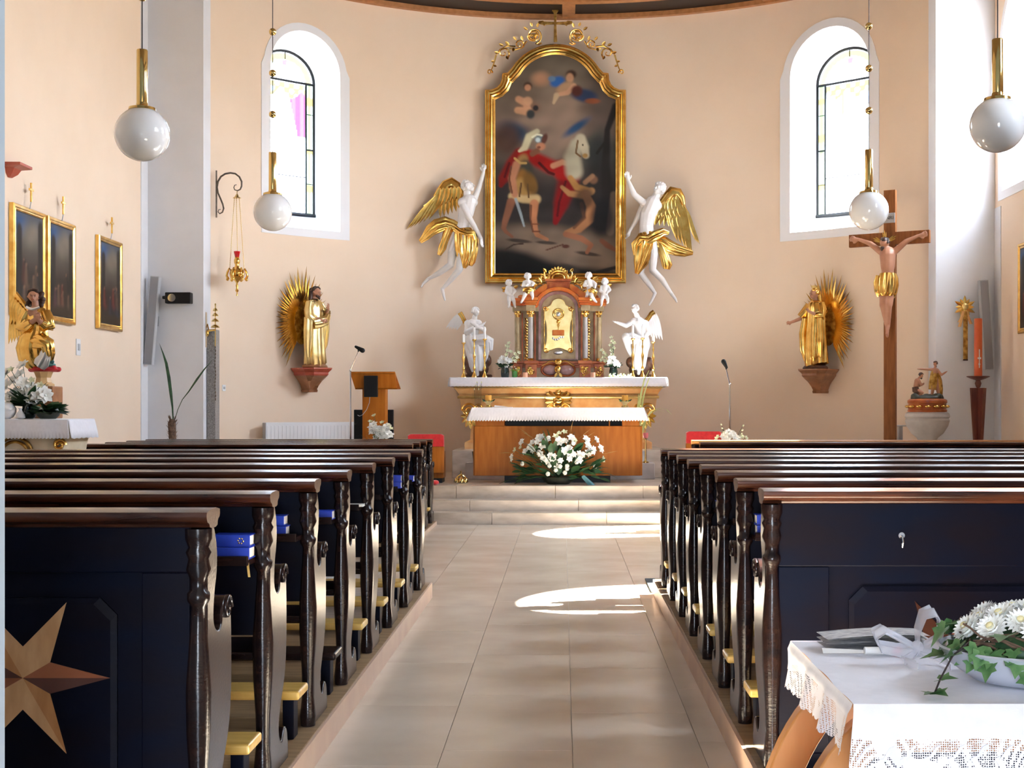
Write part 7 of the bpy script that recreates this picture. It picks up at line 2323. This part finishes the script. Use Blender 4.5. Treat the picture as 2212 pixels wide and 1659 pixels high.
sb = Fig('altar_bells', 'small cluster of gold altar bells on the step left of the table altar', 'bells', 995, 1028, 18.9)
sb.root.location.z = 0.453
for x, d, s_ in ((987, 0, 1.0), (997, -6, 1.1), (1005, 2, 1.0), (996, 8, 1.0)):
    mb = MB()
    sb.lathe(mb, x, d, [(6.2 * s_, 1027), (6.0 * s_, 1023), (4.4 * s_, 1018), (1.4, 1015.5)], 14)
    sb.mk('bell', mb, brass, smooth=60)
mb = MB()
sb.tube(mb, [(987, 1016, 0), (992, 1012, 0), (996, 1009, 0), (1000, 1012, 0), (1005, 1016, 2)], 1.6)
sb.tube(mb, [(997, 1016, -6), (996, 1010, 0), (996, 1016, 8)], 1.4)
sb.tube(mb, [(996, 1011, 0), (996, 1002, 0)], 1.6)
sb.mk('handle', mb, brass)
vp = P(1388, 940, 20.05)
vl = thing('votive_light', 'small glowing pink votive light right of the table altar', 'candle', (vp.x + 0.04, 19.985, 0.687))
mk('stand', MB().lathe([(0.05, 0), (0.05, 0.01), (0.012, 0.03), (0.012, vp.z - 0.687 - 0.06), (0.04, vp.z - 0.687 - 0.045)], seg=16), brass, vl, smooth=40)
mk('glass', MB().lathe([(0.03, vp.z - 0.687 - 0.044), (0.042, vp.z - 0.687 - 0.02), (0.04, vp.z - 0.687 + 0.035)], seg=16), pm('pink glass', (0.85, 0.22, 0.22), rough=0.1, coat=0.5), vl, smooth=60)
rp_ = P(936, 1037, 18.05)
o = tag(mk('red_cushion', MB().ell((0, 0, 0), (0.05, 0.07, 0.035), 16, 10), redvelvet, smooth=180), 'small red pad on the altar steps beside the foremost left pew', 'cushion')
o.location = (rp_.x, 18.34, 0.488)

# ================================================================ RIGHT SIDE
cx_ = thing('crucifix', 'tall wooden crucifix with a carved painted figure, right of the apse', 'crucifix', (P(1923, 0, 19.6).x, 19.6, 0.452), R(-31))
ck = 19.6 / F
cz = lambda y: EYE - (y - VY) * ck - 0.452
mk('post', MB().box(-0.084, 0.084, -0.035, 0.035, 0.0, cz(411)), crosswood, cx_, smooth=0, bevel=0.004)
mk('crossbar', MB().box(-0.595, 0.565, -0.036, 0.034, cz(516) - 0.09, cz(516) + 0.09), crosswood, cx_, smooth=0, bevel=0.004)
mk('foot', MB().box(-0.14, 0.14, -0.16, 0.16, 0.0, 0.07), crosswood, cx_, smooth=0, bevel=0.01)
zc = cz(516)
mb = MB().box(-0.082, 0.082, -0.048, -0.036, zc + 0.22, zc + 0.36)
ti = mk('title_scroll', mb, pm('parchment', (0.34, 0.32, 0.31), rough=0.8), cx_, smooth=0, bevel=0.004)
tx = bpy.data.curves.new('letters', 'FONT')
tx.body, tx.size, tx.extrude, tx.align_x, tx.align_y = 'INRI', 0.068, 0.0008, 'CENTER', 'CENTER'
tmp = bpy.data.objects.new('t', tx)
COL.objects.link(tmp)
lm = bpy.data.meshes.new_from_object(tmp.evaluated_get(bpy.context.evaluated_depsgraph_get()))
bpy.data.objects.remove(tmp)
tt = mk('letters', lm, blackplastic, ti, smooth=0)
tt['kind'] = 'stuff'
tt.location, tt.rotation_euler = (0, -0.0495, zc + 0.29), (R(90), 0, 0)
sh_, hip = zc - 0.17, zc - 0.62
C = lambda a, b_, r0, r1: ('c', V(a), V(b_), r0, r1)
a_, h_ = head_els((0, 0, 0), 1.0, (-0.35, 0.45, -0.85), (-0.2, -1, -0.3))
hc, hr0 = V((-0.03, -0.16, zc - 0.085)), 0.075
cv = lambda q: hc + V((q[0], q[2], -q[1])) * hr0
def cvt(l):
    return [('c', cv(e_[1]), cv(e_[2]), e_[3] * hr0, e_[4] * hr0) if e_[0] == 'c' else ('e', cv(e_[1]), tuple(q * hr0 for q in e_[2])) for e_ in l]
els = cvt(a_) + [C((-0.02, -0.12, zc - 0.12), (0.0, -0.10, sh_ - 0.02), 0.038, 0.05), C((0, -0.11, sh_ - 0.06), (0.0, -0.11, sh_ - 0.24), 0.115, 0.10), C((0, -0.11, sh_ - 0.24), (0.0, -0.10, hip), 0.085, 0.095),
                 C((-0.10, -0.10, sh_ - 0.02), (-0.26, -0.09, zc - 0.06), 0.048, 0.038), C((-0.26, -0.09, zc - 0.06), (-0.43, -0.075, zc + 0.01), 0.036, 0.024),
                 C((0.10, -0.10, sh_ - 0.02), (0.26, -0.09, zc - 0.06), 0.048, 0.038), C((0.26, -0.09, zc - 0.06), (0.43, -0.075, zc + 0.01), 0.036, 0.024),
                 C((-0.055, -0.10, hip), (-0.05, -0.17, hip - 0.33), 0.07, 0.05), C((-0.05, -0.17, hip - 0.33), (-0.01, -0.10, hip - 0.64), 0.046, 0.028),
                 C((0.055, -0.10, hip), (0.04, -0.18, hip - 0.33), 0.07, 0.05), C((0.04, -0.18, hip - 0.33), (0.01, -0.12, hip - 0.62), 0.046, 0.028),
                 C((-0.01, -0.10, hip - 0.64), (0.0, -0.13, hip - 0.76), 0.03, 0.022), C((0.01, -0.13, hip - 0.62), (0.005, -0.17, hip - 0.73), 0.03, 0.022)]
for s in (-1, 1):
    L_ = hand_els((s * 0.43, -(zc + 0.01), -0.075), (s, -0.15, -0.15), (0, -1, 0), 0.15, 0.35)
    els += [('c', V((e_[1][0], e_[1][2], -e_[1][1])), V((e_[2][0], e_[2][2], -e_[2][1])), e_[3], e_[4]) for e_ in L_]
co_b = blob('corpus', els, skin, cx_, 0.011)
blob('hair', cvt(h_) + [('c', cv((0.5, 0.6, 0.5)), cv((0.6, 1.6, 0.1)), 0.03, 0.02), ('c', cv((-0.5, 0.6, 0.6)), cv((-0.6, 1.6, 0.2)), 0.03, 0.02), ('c', cv((-0.25, 0.75, -0.5)), cv((-0.35, 1.15, -0.4)), 0.03, 0.02)], hair_b, co_b, 0.009)
mb = MB()
cloth(mb, [(0, -0.10, hip + 0.12), (0, -0.105, hip + 0.05), (0, -0.11, hip - 0.05), (0.0, -0.13, hip - 0.16), (0, -0.14, hip - 0.21)], [0.115, 0.135, 0.14, 0.125, 0.10], [0.105, 0.115, 0.12, 0.11, 0.09], 8, [0.06, 0.12, 0.15, 0.18, 0.2], 56, twist=0.3)
cloth(mb, [(-0.13, -0.14, hip + 0.1), (-0.15, -0.14, hip), (-0.14, -0.14, hip - 0.12), (-0.13, -0.13, hip - 0.2)], [0.03, 0.045, 0.04, 0.02], [0.03, 0.045, 0.04, 0.02], 5, 0.25, 32)
mk('loincloth', mb, gold, co_b, smooth=70)
for a in (-62, -2, 58):
    mb = MB()
    for da in (-9, 0, 9):
        aa = R(a + da)
        d = V((math.sin(aa), 0.05, math.cos(aa)))
        mb.leaf(hc + d * 0.07, hc + d * (0.20 if da == 0 else 0.17), (0, -1, 0), 0.012, n=3, thick=0.004)
    mk('halo_ray', mb, gold, co_b, smooth=0)

# baptismal font with carved lid
fo = Fig('baptismal_font', 'grey stone baptismal font with a carved lid of two figures', 'font', 2003, 1020, 18.95)
fo.root.location.z = 0.452
fz = lambda y: EYE - (y - VY) * fo.k - 0.452
fk = fo.k
def FP(x, y, d=0.0):
    return V(((x - 2003) * fk, d * fk, fz(y)))
pts_ = [(30, 0.0), (30, 0.04), (22, 0.08), (15, 0.16), (14, fz(960)), (20, fz(952)), (22, fz(946)), (34, fz(936)), (44, fz(920)), (47, fz(908)), (45, fz(904)), (48, fz(900)), (46, fz(893)), (41, fz(890))]
mk('bowl', MB().lathe([(r0 * fk, z) for r0, z in pts_], seg=40), greystone, fo.root, smooth=35)
for k in range(20):
    a = 2 * math.pi * k / 20
    mb = MB().leaf(V((34 * fk * math.cos(a), 34 * fk * math.sin(a), fz(936))), V((47 * fk * math.cos(a), 47 * fk * math.sin(a), fz(910))), V((math.cos(a), math.sin(a), -0.4)), 0.028, fold=-0.4, n=5, thick=0.004)
    mk('gadroon', mb, greystone, fo.root, smooth=60)
mk('lid', MB().lathe([(41 * fk, fz(890)), (42 * fk, fz(886)), (40 * fk, fz(884)), (40 * fk, fz(872)), (42 * fk, fz(870)), (42 * fk, fz(865)), (38 * fk, fz(862)), (30 * fk, fz(861))], seg=28), redmarble, fo.root, smooth=30)
mb = MB()
for k in range(14):
    a = 2 * math.pi * k / 14
    mb.ell((40.5 * fk * math.cos(a), 40.5 * fk * math.sin(a), fz(878)), (0.05, 0.05, 0.022), 8, 6)
gb_ = mk('gilt_band', mb, gold, fo.root, smooth=60)
gb_['kind'] = 'stuff'
rr = random.Random(70)
blob('rock', [('e', V((0, 0, fz(860))), (37 * fk, 30 * fk, 7 * fk))] + [('e', V((rr.uniform(-30, 30) * fk, rr.uniform(-22, 22) * fk, fz(858 - rr.uniform(0, 4)))), (8 * fk, 8 * fk, 5 * fk)) for _ in range(14)], darkrock, fo.root, 0.012)
def fig2(hd_, face, parts, mat, nm):
    a_, h_ = head_els(hd_, 5.2, face, (0, -1, 0))
    conv = lambda l: [('c', FP(*e_[1]), FP(*e_[2]), e_[3] * fk, e_[4] * fk) if e_[0] == 'c' else ('e', FP(*e_[1]), tuple(q * fk for q in e_[2])) for e_ in l]
    b_ = blob(nm, conv(a_ + parts), mat, fo.root, 0.0065)
    blob('hair', conv(h_ + [('c', (hd_[0], hd_[1], 2), (hd_[0] + 2, hd_[1] + 6, 3), 3.5, 2.5)]), hair_b, b_, 0.006)
    return b_
f1 = fig2((2020, 786, -2), (-0.8, 0.2, -0.5), [('c', (2020, 791, 0), (2020, 797, 0), 2.4, 3), ('c', (2019, 801, 0), (2018, 818, 0), 7, 6)] + limbs([(2014, 798, 0, 3.4), (2000, 798, -3, 2.6), (1985, 797, -5, 1.8)], [(2025, 799, 0, 3.4), (2033, 810, -2, 2.7), (2042, 804, -4, 1.8)],
          [(2015, 820, 0, 5), (2014, 840, -4, 4), (2012, 858, -2, 2.6)], [(2022, 820, 0, 5), (2025, 840, -1, 4), (2028, 858, -2, 2.6)]) + hand_els((1985, 797, -5), (-1, 0, 0), (0, 0, 1), 7) + hand_els((2042, 804, -4), (0.8, -0.5, 0), (0, 0, 1), 6), skin, 'baptist_figure')
mb = MB()
cloth(mb, [FP(2019, 798, 0), FP(2018, 810, 0), FP(2016, 826, 0), FP(2014, 842, 0)], [6 * fk, 8 * fk, 9 * fk, 8 * fk], [5 * fk, 7 * fk, 8 * fk, 7 * fk], 7, [0.1, 0.12, 0.15, 0.2], 40, twist=0.3)
cloth(mb, [FP(2026, 806, 2), FP(2029, 822, 2), FP(2031, 840, 2), FP(2032, 858, 2)], [4 * fk, 6 * fk, 6 * fk, 4 * fk], [4 * fk, 5 * fk, 5 * fk, 3 * fk], 6, 0.2, 32, twist=0.3)
mk('robe', mb, oldgold, f1, smooth=70)
f2 = fig2((1989, 811, -2), (0.7, 0.5, -0.5), [('c', (1986, 815, 0), (1983, 820, 0), 2.2, 2.8), ('c', (1981, 823, 0), (1978, 838, 0), 6, 5.4)] + limbs([(1984, 822, -3, 3), (1989, 832, -6, 2.4), (1994, 828, -6, 1.7)], [(1979, 822, 2, 3), (1985, 834, 0, 2.4), (1994, 830, -4, 1.7)],
          [(1979, 842, -2, 4.6), (1990, 848, -8, 3.6), (1980, 858, -4, 2.4)], [(1977, 842, 2, 4.6), (1988, 852, -1, 3.4), (1974, 859, 2, 2.2)]), skin, 'baptized_figure')
mb = MB()
cloth(mb, [FP(1977, 836, 0), FP(1978, 843, -1), FP(1983, 849, -2)], [6.5 * fk, 7.5 * fk, 5 * fk], [6 * fk, 7 * fk, 5 * fk], 6, 0.15, 32)
mk('loincloth', mb, brownrock, f2, smooth=70)
tag(mk('font_stand', MB().box(P(1932, 0, 19.8).x, P(1956, 0, 19.8).x, 19.62, 19.95, EYE - (918 - VY) * 19.8 / F - 0.02, EYE - (918 - VY) * 19.8 / F).box(P(1940, 0, 19.8).x, P(1948, 0, 19.8).x, 19.74, 19.86, 0.452, EYE - (918 - VY) * 19.8 / F - 0.02), greystone, smooth=0, bevel=0.004), 'small grey stand between the crucifix and the font', 'stand')

# paschal candle
pc = Fig('paschal_candle_stand', 'tall orange candle on a dark flared mahogany stand at the right pier', 'candle holder', 2113, 1020, 18.8)
pc.root.location.z = 0.452
pz = lambda y: EYE - (y - VY) * pc.k - 0.452
PK = pc.k
for a0 in (0, 90, 180, 270):
    rot = MX.Rotation(R(a0 + 20), 3, 'Z')
    mb = MB().prism([(0.012, 0.0), (0.20, 0.0), (0.19, 0.03), (9 * PK, 0.2), (12 * PK, pz(950)), (20 * PK, pz(838)), (0.012, pz(838))], lambda a, b_, d: rot @ V((a, d, b_)), -0.016, 0.016)
    mk('fin', mb, mahogany, pc.root, smooth=0, bevel=0.004)
mk('core', MB().lathe([(0.016, 0.02), (0.016, pz(838)), (0.03, pz(836)), (0.045, pz(828)), (0.03, pz(822)), (0.05, pz(820))], seg=16), mahogany, pc.root, smooth=40)
mk('dish', MB().lathe([(0.04, pz(821)), (0.10, pz(818)), (0.155, pz(814)), (0.15, pz(812.5)), (0.06, pz(814.5))], seg=28), mahogany, pc.root, smooth=40)
cd = mk('candle', MB().lathe([(8.6 * PK, pz(815)), (8.6 * PK, pz(690)), (7.6 * PK, pz(688)), (2.0 * PK, pz(689.5))], seg=26), orangewax, pc.root, smooth=40)
mb = MB().box(-0.006, 0.006, -0.060, -0.05, pz(795), pz(755)).box(-0.022, 0.022, -0.0595, -0.05, pz(776), pz(772))
mk('wax_cross', mb, paper, cd, smooth=0)
mb = MB()
for k in range(5):
    mb.ell((0.008 * math.cos(k * 1.3), -0.055, pz(787) + 0.01 * math.sin(k * 1.3)), 0.007, 6, 4)
mk('wax_emblem', mb, paper, cd, smooth=60)

# gold star on the pier
st = Fig('star_ornament', 'gold star with a long tail hanging on the right pier', 'ornament', 2085, 665, 19.62)
for k in range(12):
    a = R(k * 30)
    l_ = 25 if k % 2 == 0 else 20
    mb = MB().leaf(st.p(2085 + 4 * math.sin(a), 663 - 4 * math.cos(a), 2), st.p(2085 + l_ * math.sin(a), 663 - l_ * math.cos(a), 2), (0, -1, 0), 4.6 * st.k, fold=-0.35, n=3, thick=0.008, shape=0.6)
    st.mk('star_ray', mb, gold, smooth=20)
mb = MB()
st.ell(mb, 2085, 662, -1, (7, 3, 7))
st.ell(mb, 2085, 660, -3, (3, 3, 3.5))
st.mk('centre', mb, palegold, smooth=60)
mb = MB()
for x0, x1, y1 in ((2082, 2073, 706), (2088, 2098, 700), (2080, 2072, 696)):
    mb.strip([st.p(x0, 672, 1), st.p((x0 + x1) / 2, 688, 0), st.p(x1, y1, 1)], [V((2 * st.k, 0, 0)), V((3 * st.k, 0, 0)), V((3.4 * st.k, 0, 0))], V((0, -1, 0)), 0.004, 1, 0.004)
st.mk('tassel', mb, pinkmarble, smooth=60)
mb = MB()
st.box(mb, 2081, 2091, 672, 776, 0, 3)
st.mk('tail', mb, oldgold, smooth=0, bevel=0.006)
mb = MB()
st.box(mb, 2081, 2091, 776, 779, 0, 3)
st.mk('tail_end', mb, hair_b, smooth=0)

# flowers by the right microphone
rr = random.Random(77)
k_ = 18.5 / F
small_bouquet('low white flowers and sprigs at the foot of the right microphone stand', (P(1578, 0, 18.5).x, 18.5, 0.453),
              [('lily', (x - 1578) * k_, -0.03, EYE - (y - VY) * k_ - 0.453, 1.0) for x, y in ((1568, 938), (1574, 934), (1578, 942), (1586, 944), (1592, 947), (1570, 946), (1582, 938), (1562, 944))]
              + [('cream', (x - 1578) * k_, -0.03, EYE - (y - VY) * k_ - 0.453, 0.8) for x, y in ((1551, 944), (1610, 946), (1548, 947), (1602, 944))]
              + [('bud', (x - 1578) * k_, -0.03, EYE - (y - VY) * k_ - 0.453, 0.9) for x, y in ((1558, 918), (1560, 926), (1562, 934), (1604, 920), (1602, 930), (1600, 938))],
              [('leaf', 10, 1.0, 0.0, 0.6)], ([(0.10, 0), (0.13, 0.02), (0.15, 0.40), (0.12, 0.46), (0.13, 0.48)], greystone), None, 14)

# ================================================================ FOREGROUND TABLE
TX0, TX1, TY0, TY1, TZ = 0.69, 1.95, 3.30, 4.20, 0.745
tb_ = thing('side_table', 'beech table with curved legs under a white lace cloth in the right foreground', 'table', ((TX0 + TX1) / 2, (TY0 + TY1) / 2, 0))
hx, hy = (TX1 - TX0) / 2, (TY1 - TY0) / 2
mk('tabletop', MB().box(-hx + 0.02, hx - 0.02, -hy + 0.02, hy - 0.02, TZ - 0.03, TZ - 0.003), bentwood, tb_, smooth=0, bevel=0.006)
for s in (-1, 1):
    mk('apron', MB().box(-hx + 0.10, hx - 0.10, s * (hy - 0.10) - 0.012, s * (hy - 0.10) + 0.012, TZ - 0.13, TZ - 0.03), bentwood, tb_, smooth=0, bevel=0.004)
    mk('apron', MB().box(s * (hx - 0.06) - 0.012, s * (hx - 0.06) + 0.012, -hy + 0.10, hy - 0.10, TZ - 0.13, TZ - 0.03), bentwood, tb_, smooth=0, bevel=0.004)
for sx_ in (-1, 1):
    for sy_ in (-1, 1):
        mb = MB()
        rings = []
        for i in range(19):
            t = i / 18
            a = R(8 + 86 * t)
            cxp = -0.12 + 0.30 * math.sin(a) ** 1.0
            x = hx - 0.20 + (0.30 - 0.30 * math.cos(a * 0.98)) * 0.0
            # quarter bow: leaves the apron outward, then drops to the floor
            px_ = hx - 0.22 + 0.34 * math.sin(a)
            pz_ = (TZ - 0.06) - 0.62 * (1 - math.cos(a)) * 1.05
            tx, tz = math.cos(a) * 0.34, -0.65 * math.sin(a)
            l_ = math.hypot(tx, tz)
            nx_, nz_ = -tz / l_, tx / l_
            w2 = 0.048
            py_ = sy_ * (hy - 0.22)
            rings.append([V((sx_ * (px_ + nx_ * w2), py_ - 0.03, pz_ + nz_ * w2)), V((sx_ * (px_ + nx_ * w2), py_ + 0.03, pz_ + nz_ * w2)), V((sx_ * (px_ - nx_ * w2), py_ + 0.03, pz_ - nz_ * w2)), V((sx_ * (px_ - nx_ * w2), py_ - 0.03, pz_ - nz_ * w2))])
        rings = [r_ for r_ in rings if min(q.z for q in r_) > 0.0]
        last = rings[-1]
        rings.append([V((q.x, q.y, 0.0)) for q in last])
        mb.loft(rings)
        mk('leg', mb, bentwood, tb_, smooth=40, bevel=0.006)

tcl = thing('lace_tablecloth', 'white tablecloth with a lace border hanging over the foreground table', 'tablecloth', ((TX0 + TX1) / 2, (TY0 + TY1) / 2, 0))
mb = MB()
def top_pt(u, v):
    x, y = -hx + 2 * hx * u, -hy + 2 * hy * v
    return V((x, y, TZ + 0.004 + 0.0022 * (math.sin(x * 17 + y * 4) + math.sin(y * 21 - x * 6))))
mb.grid(top_pt, 48, 40)
def hang(side, t, h):
    """side 0 front, 1 left, 2 back, 3 right: point at distance h below the edge, t along the edge"""
    f = h / 0.18
    wv = 0.016 * f * (math.sin(t * 23 + side) + 0.7 * math.sin(t * 41 + 2 * side))
    out = (0.002 + 0.008 * min(1, h / 0.02)) + 0.018 * f + wv * min(1, h / 0.03)
    z = TZ + 0.003 - h
    e = 0.02 * f
    if side == 0:
        return V((-hx - e + (2 * hx + 2 * e) * t, -hy - out, z))
    if side == 2:
        return V((-hx - e + (2 * hx + 2 * e) * t, hy + out * 0.6, z))
    if side == 1:
        return V((-hx - out, -hy - e + (2 * hy + 2 * e) * t, z))
    return V((hx + out, -hy - e + (2 * hy + 2 * e) * t, z))
for side, dr in ((0, 0.075), (1, 0.03), (2, 0.03), (3, 0.03)):
    mb.grid(lambda a, b_: hang(side, a, dr * b_) if b_ > 0.01 else hang(side, a, 0.0) + V((0, 0, 0.0035)), 90, 6)
mk('cloth', mb, linen, tcl, smooth=60)
for side, d0, d1 in ((0, 0.075, 0.175), (1, 0.03, 0.12), (2, 0.03, 0.09), (3, 0.03, 0.12)):
    def lf(a, b_, side=side, d0=d0, d1=d1):
        h = d0 + (d1 - d0) * b_
        if b_ > 0.99:
            h += 0.008 * abs(math.sin(a * 75)) - 0.006
        return hang(side, a, h)
    m_ = MB().grid(lf, 150, 8)
    mk('lace_border', m_, lace, tcl, smooth=60)
# woven ladder motifs of the front lace
mb = MB()
for k in range(22):
    a = 0.03 + k * 0.044
    for q in (0, 1):
        t0 = a + 0.022 * q
        h0 = 0.092 + 0.028 * q
        p0, p1 = hang(0, t0, h0), hang(0, t0 + (0.014 if q == 0 else -0.014) * (-1), h0 + 0.03)
        mb.strip([p0 + V((0, -0.002, 0)), p1 + V((0, -0.002, 0))], V((0.006, 0, 0.003)), V((0, -1, 0)), 0.0008, seg=2)
mo = mk('lace_motifs', mb, linen, tcl, smooth=0)
mo['kind'] = 'stuff'

# flower bowl with ivy and white mums
fbp = V((1.19, 3.56, TZ + 0.012))
fb_ = thing('flower_bowl', 'pale bowl of white chrysanthemums and ivy on the lace table', 'flowers', fbp)
fb_.scale = (1.15, 1.15, 1.15)
mk('bowl', MB().lathe([(0.09, 0.0), (0.12, 0.004), (0.165, 0.035), (0.19, 0.07), (0.196, 0.075), (0.19, 0.078), (0.16, 0.055), (0.10, 0.045)], seg=48), bowl_m, fb_, smooth=40)
rr = random.Random(91)
nest = MB()
for k in range(46):
    a, r_ = rr.uniform(0, 6.28), rr.uniform(0.09, 0.155)
    z = 0.075 + rr.uniform(0, 0.05)
    nest.tube([V((r_ * math.cos(a + t * 0.5), r_ * math.sin(a + t * 0.5), z + 0.012 * math.sin(t * 3 + k))) for t in [i / 5 * 2 for i in range(6)]], 0.0025, 5)
n_ = mk('twig_wreath', nest, trunk_m, fb_)
n_['kind'] = 'stuff'
mk('moss', MB().ell((0, 0, 0.075), (0.135, 0.135, 0.055), 22, 10), leafgreen, fb_, smooth=180)
for k in range(19):
    a = k * 2.4
    r_ = 0.135 * math.sqrt(k / 18)
    p = V((r_ * math.cos(a), r_ * math.sin(a), 0.150 + 0.02 * rr.random() - r_ * 0.28))
    o = sprig(fb_, 'mum', p, (p.x * 2.0, p.y * 2.0 - 0.05, 0.22), rr.uniform(0.85, 1.0), rr.uniform(0, 6))
    if k == 0:
        ctr = MB().ell((0, 0, 0.014), (0.010, 0.010, 0.006), 8, 5)
        c0 = mk('centre', ctr, mumyellow, o, smooth=180)
    else:
        inst(c0, o)
for k in range(60):
    a = rr.uniform(0, 6.28)
    r_ = rr.uniform(0.14, 0.19)
    p = V((r_ * math.cos(a), r_ * math.sin(a), rr.uniform(0.05, 0.12)))
    sprig(fb_, 'ivy', p, (math.cos(a), math.sin(a), rr.uniform(-1.3, 0.1)), rr.uniform(0.65, 1.15), rr.uniform(-0.6, 0.6))
for k in range(16):
    a = rr.uniform(3.6, 5.8)
    p = V((0.185 * math.cos(a), 0.185 * math.sin(a), rr.uniform(0.03, 0.08)))
    sprig(fb_, 'ivy', p, (math.cos(a), math.sin(a), -1.2), rr.uniform(0.6, 1.0), rr.uniform(-0.6, 0.6))
run = [V((-0.15, -0.08, 0.10)), V((-0.20, -0.12, 0.075)), V((-0.235, -0.15, 0.03)), V((-0.25, -0.165, 0.005))]
mk('ivy_runner', MB().tube(run, 0.0022, 6), stemdark, fb_)
for q, d in ((run[3], (-0.6, -0.5, 0.1)), (run[3], (0.4, -0.8, 0.1)), (run[2], (0.6, -0.4, 0.2)), (run[1], (0.2, -0.7, 0.3))):
    sprig(fb_, 'ivy', q, d, 0.85, 0.2)

# tulle bow behind the bowl
bw = thing('tulle_bow', 'sheer white tulle bow beside the flower bowl', 'ribbon', (0.985, 3.86, TZ + 0.012))
def loop_(pts_, wd, nm):
    mb_ = MB().strip([V(q) for q in pts_], [V((0.0, wd * (0.4 + 0.6 * math.sin(math.pi * i / (len(pts_) - 1))), 0.01)) for i in range(len(pts_))], [V((0.2, 0.0, 1))] * len(pts_), 0.0008, 1.5, 0.006)
    mk(nm, mb_, tulle, bw, smooth=70)
loop_([(0, 0, 0.03), (0.0, 0, 0.08), (0.015, 0, 0.125), (0.045, 0, 0.135), (0.065, 0, 0.10), (0.06, 0, 0.05), (0.02, 0, 0.03)], 0.045, 'loop')
loop_([(0, 0, 0.03), (-0.05, 0, 0.06), (-0.095, 0, 0.085), (-0.12, 0, 0.07), (-0.105, 0, 0.035), (-0.05, 0, 0.025), (0, 0, 0.03)], 0.04, 'loop')
loop_([(0, 0, 0.03), (-0.02, -0.02, 0.015), (-0.05, -0.05, 0.006), (-0.03, -0.12, 0.004)], 0.03, 'tail')
loop_([(0, 0, 0.03), (0.03, -0.03, 0.02), (0.06, -0.08, 0.01), (0.05, -0.15, 0.004)], 0.03, 'tail')
mk('knot', MB().ell((0, 0, 0.032), (0.018, 0.02, 0.02), 12, 8), tulle, bw, smooth=180)

# newspapers and rolled paper
np_ = thing('newspaper', 'folded newspaper lying at the back of the lace table', 'newspaper', (0.91, 4.08, TZ + 0.010), R(3))
for k in range(5):
    z = 0.004 + 0.007 * k
    mk('sheet', MB().grid(lambda a, b_: V((-0.15 + 0.30 * a, -0.07 + 0.14 * b_, z + 0.012 * (k / 4) * math.sin(a * 2.4) + 0.006 * (1 - a) * (k % 2))), 14, 4), newsprint if k != 3 else paper, np_, smooth=60)
for i, (lb, dx, dz) in enumerate((('thin stapled paper lying under the newspaper on the lace table', -0.02, 0.0),)):
    o = tag(mk('paper_booklet', MB().grid(lambda a, b_: V((-0.16 + 0.26 * a, -0.11 + 0.02 * b_, 0.004 + 0.012 * (1 - a) * b_)), 10, 3), paper, smooth=60), lb, 'paper')
    o.location = (0.90, 4.06, TZ + 0.008)
rl = thing('rolled_leaflet', 'rolled leaflet with a red end on the lace table before the newspaper', 'paper', (0.955, 3.945, TZ + 0.022), R(4))
for a, b_, m_ in ((-0.10, -0.02, paper), (-0.02, 0.005, redvelvet), (0.005, 0.02, leafgreen), (0.02, 0.045, paper), (0.045, 0.09, newsprint), (0.09, 0.108, blueribbon), (0.108, 0.16, newsprint)):
    mk('roll_section', MB().tube([(a, 0, 0), (b_, 0, 0)], 0.0105, 12), m_, rl, smooth=40)
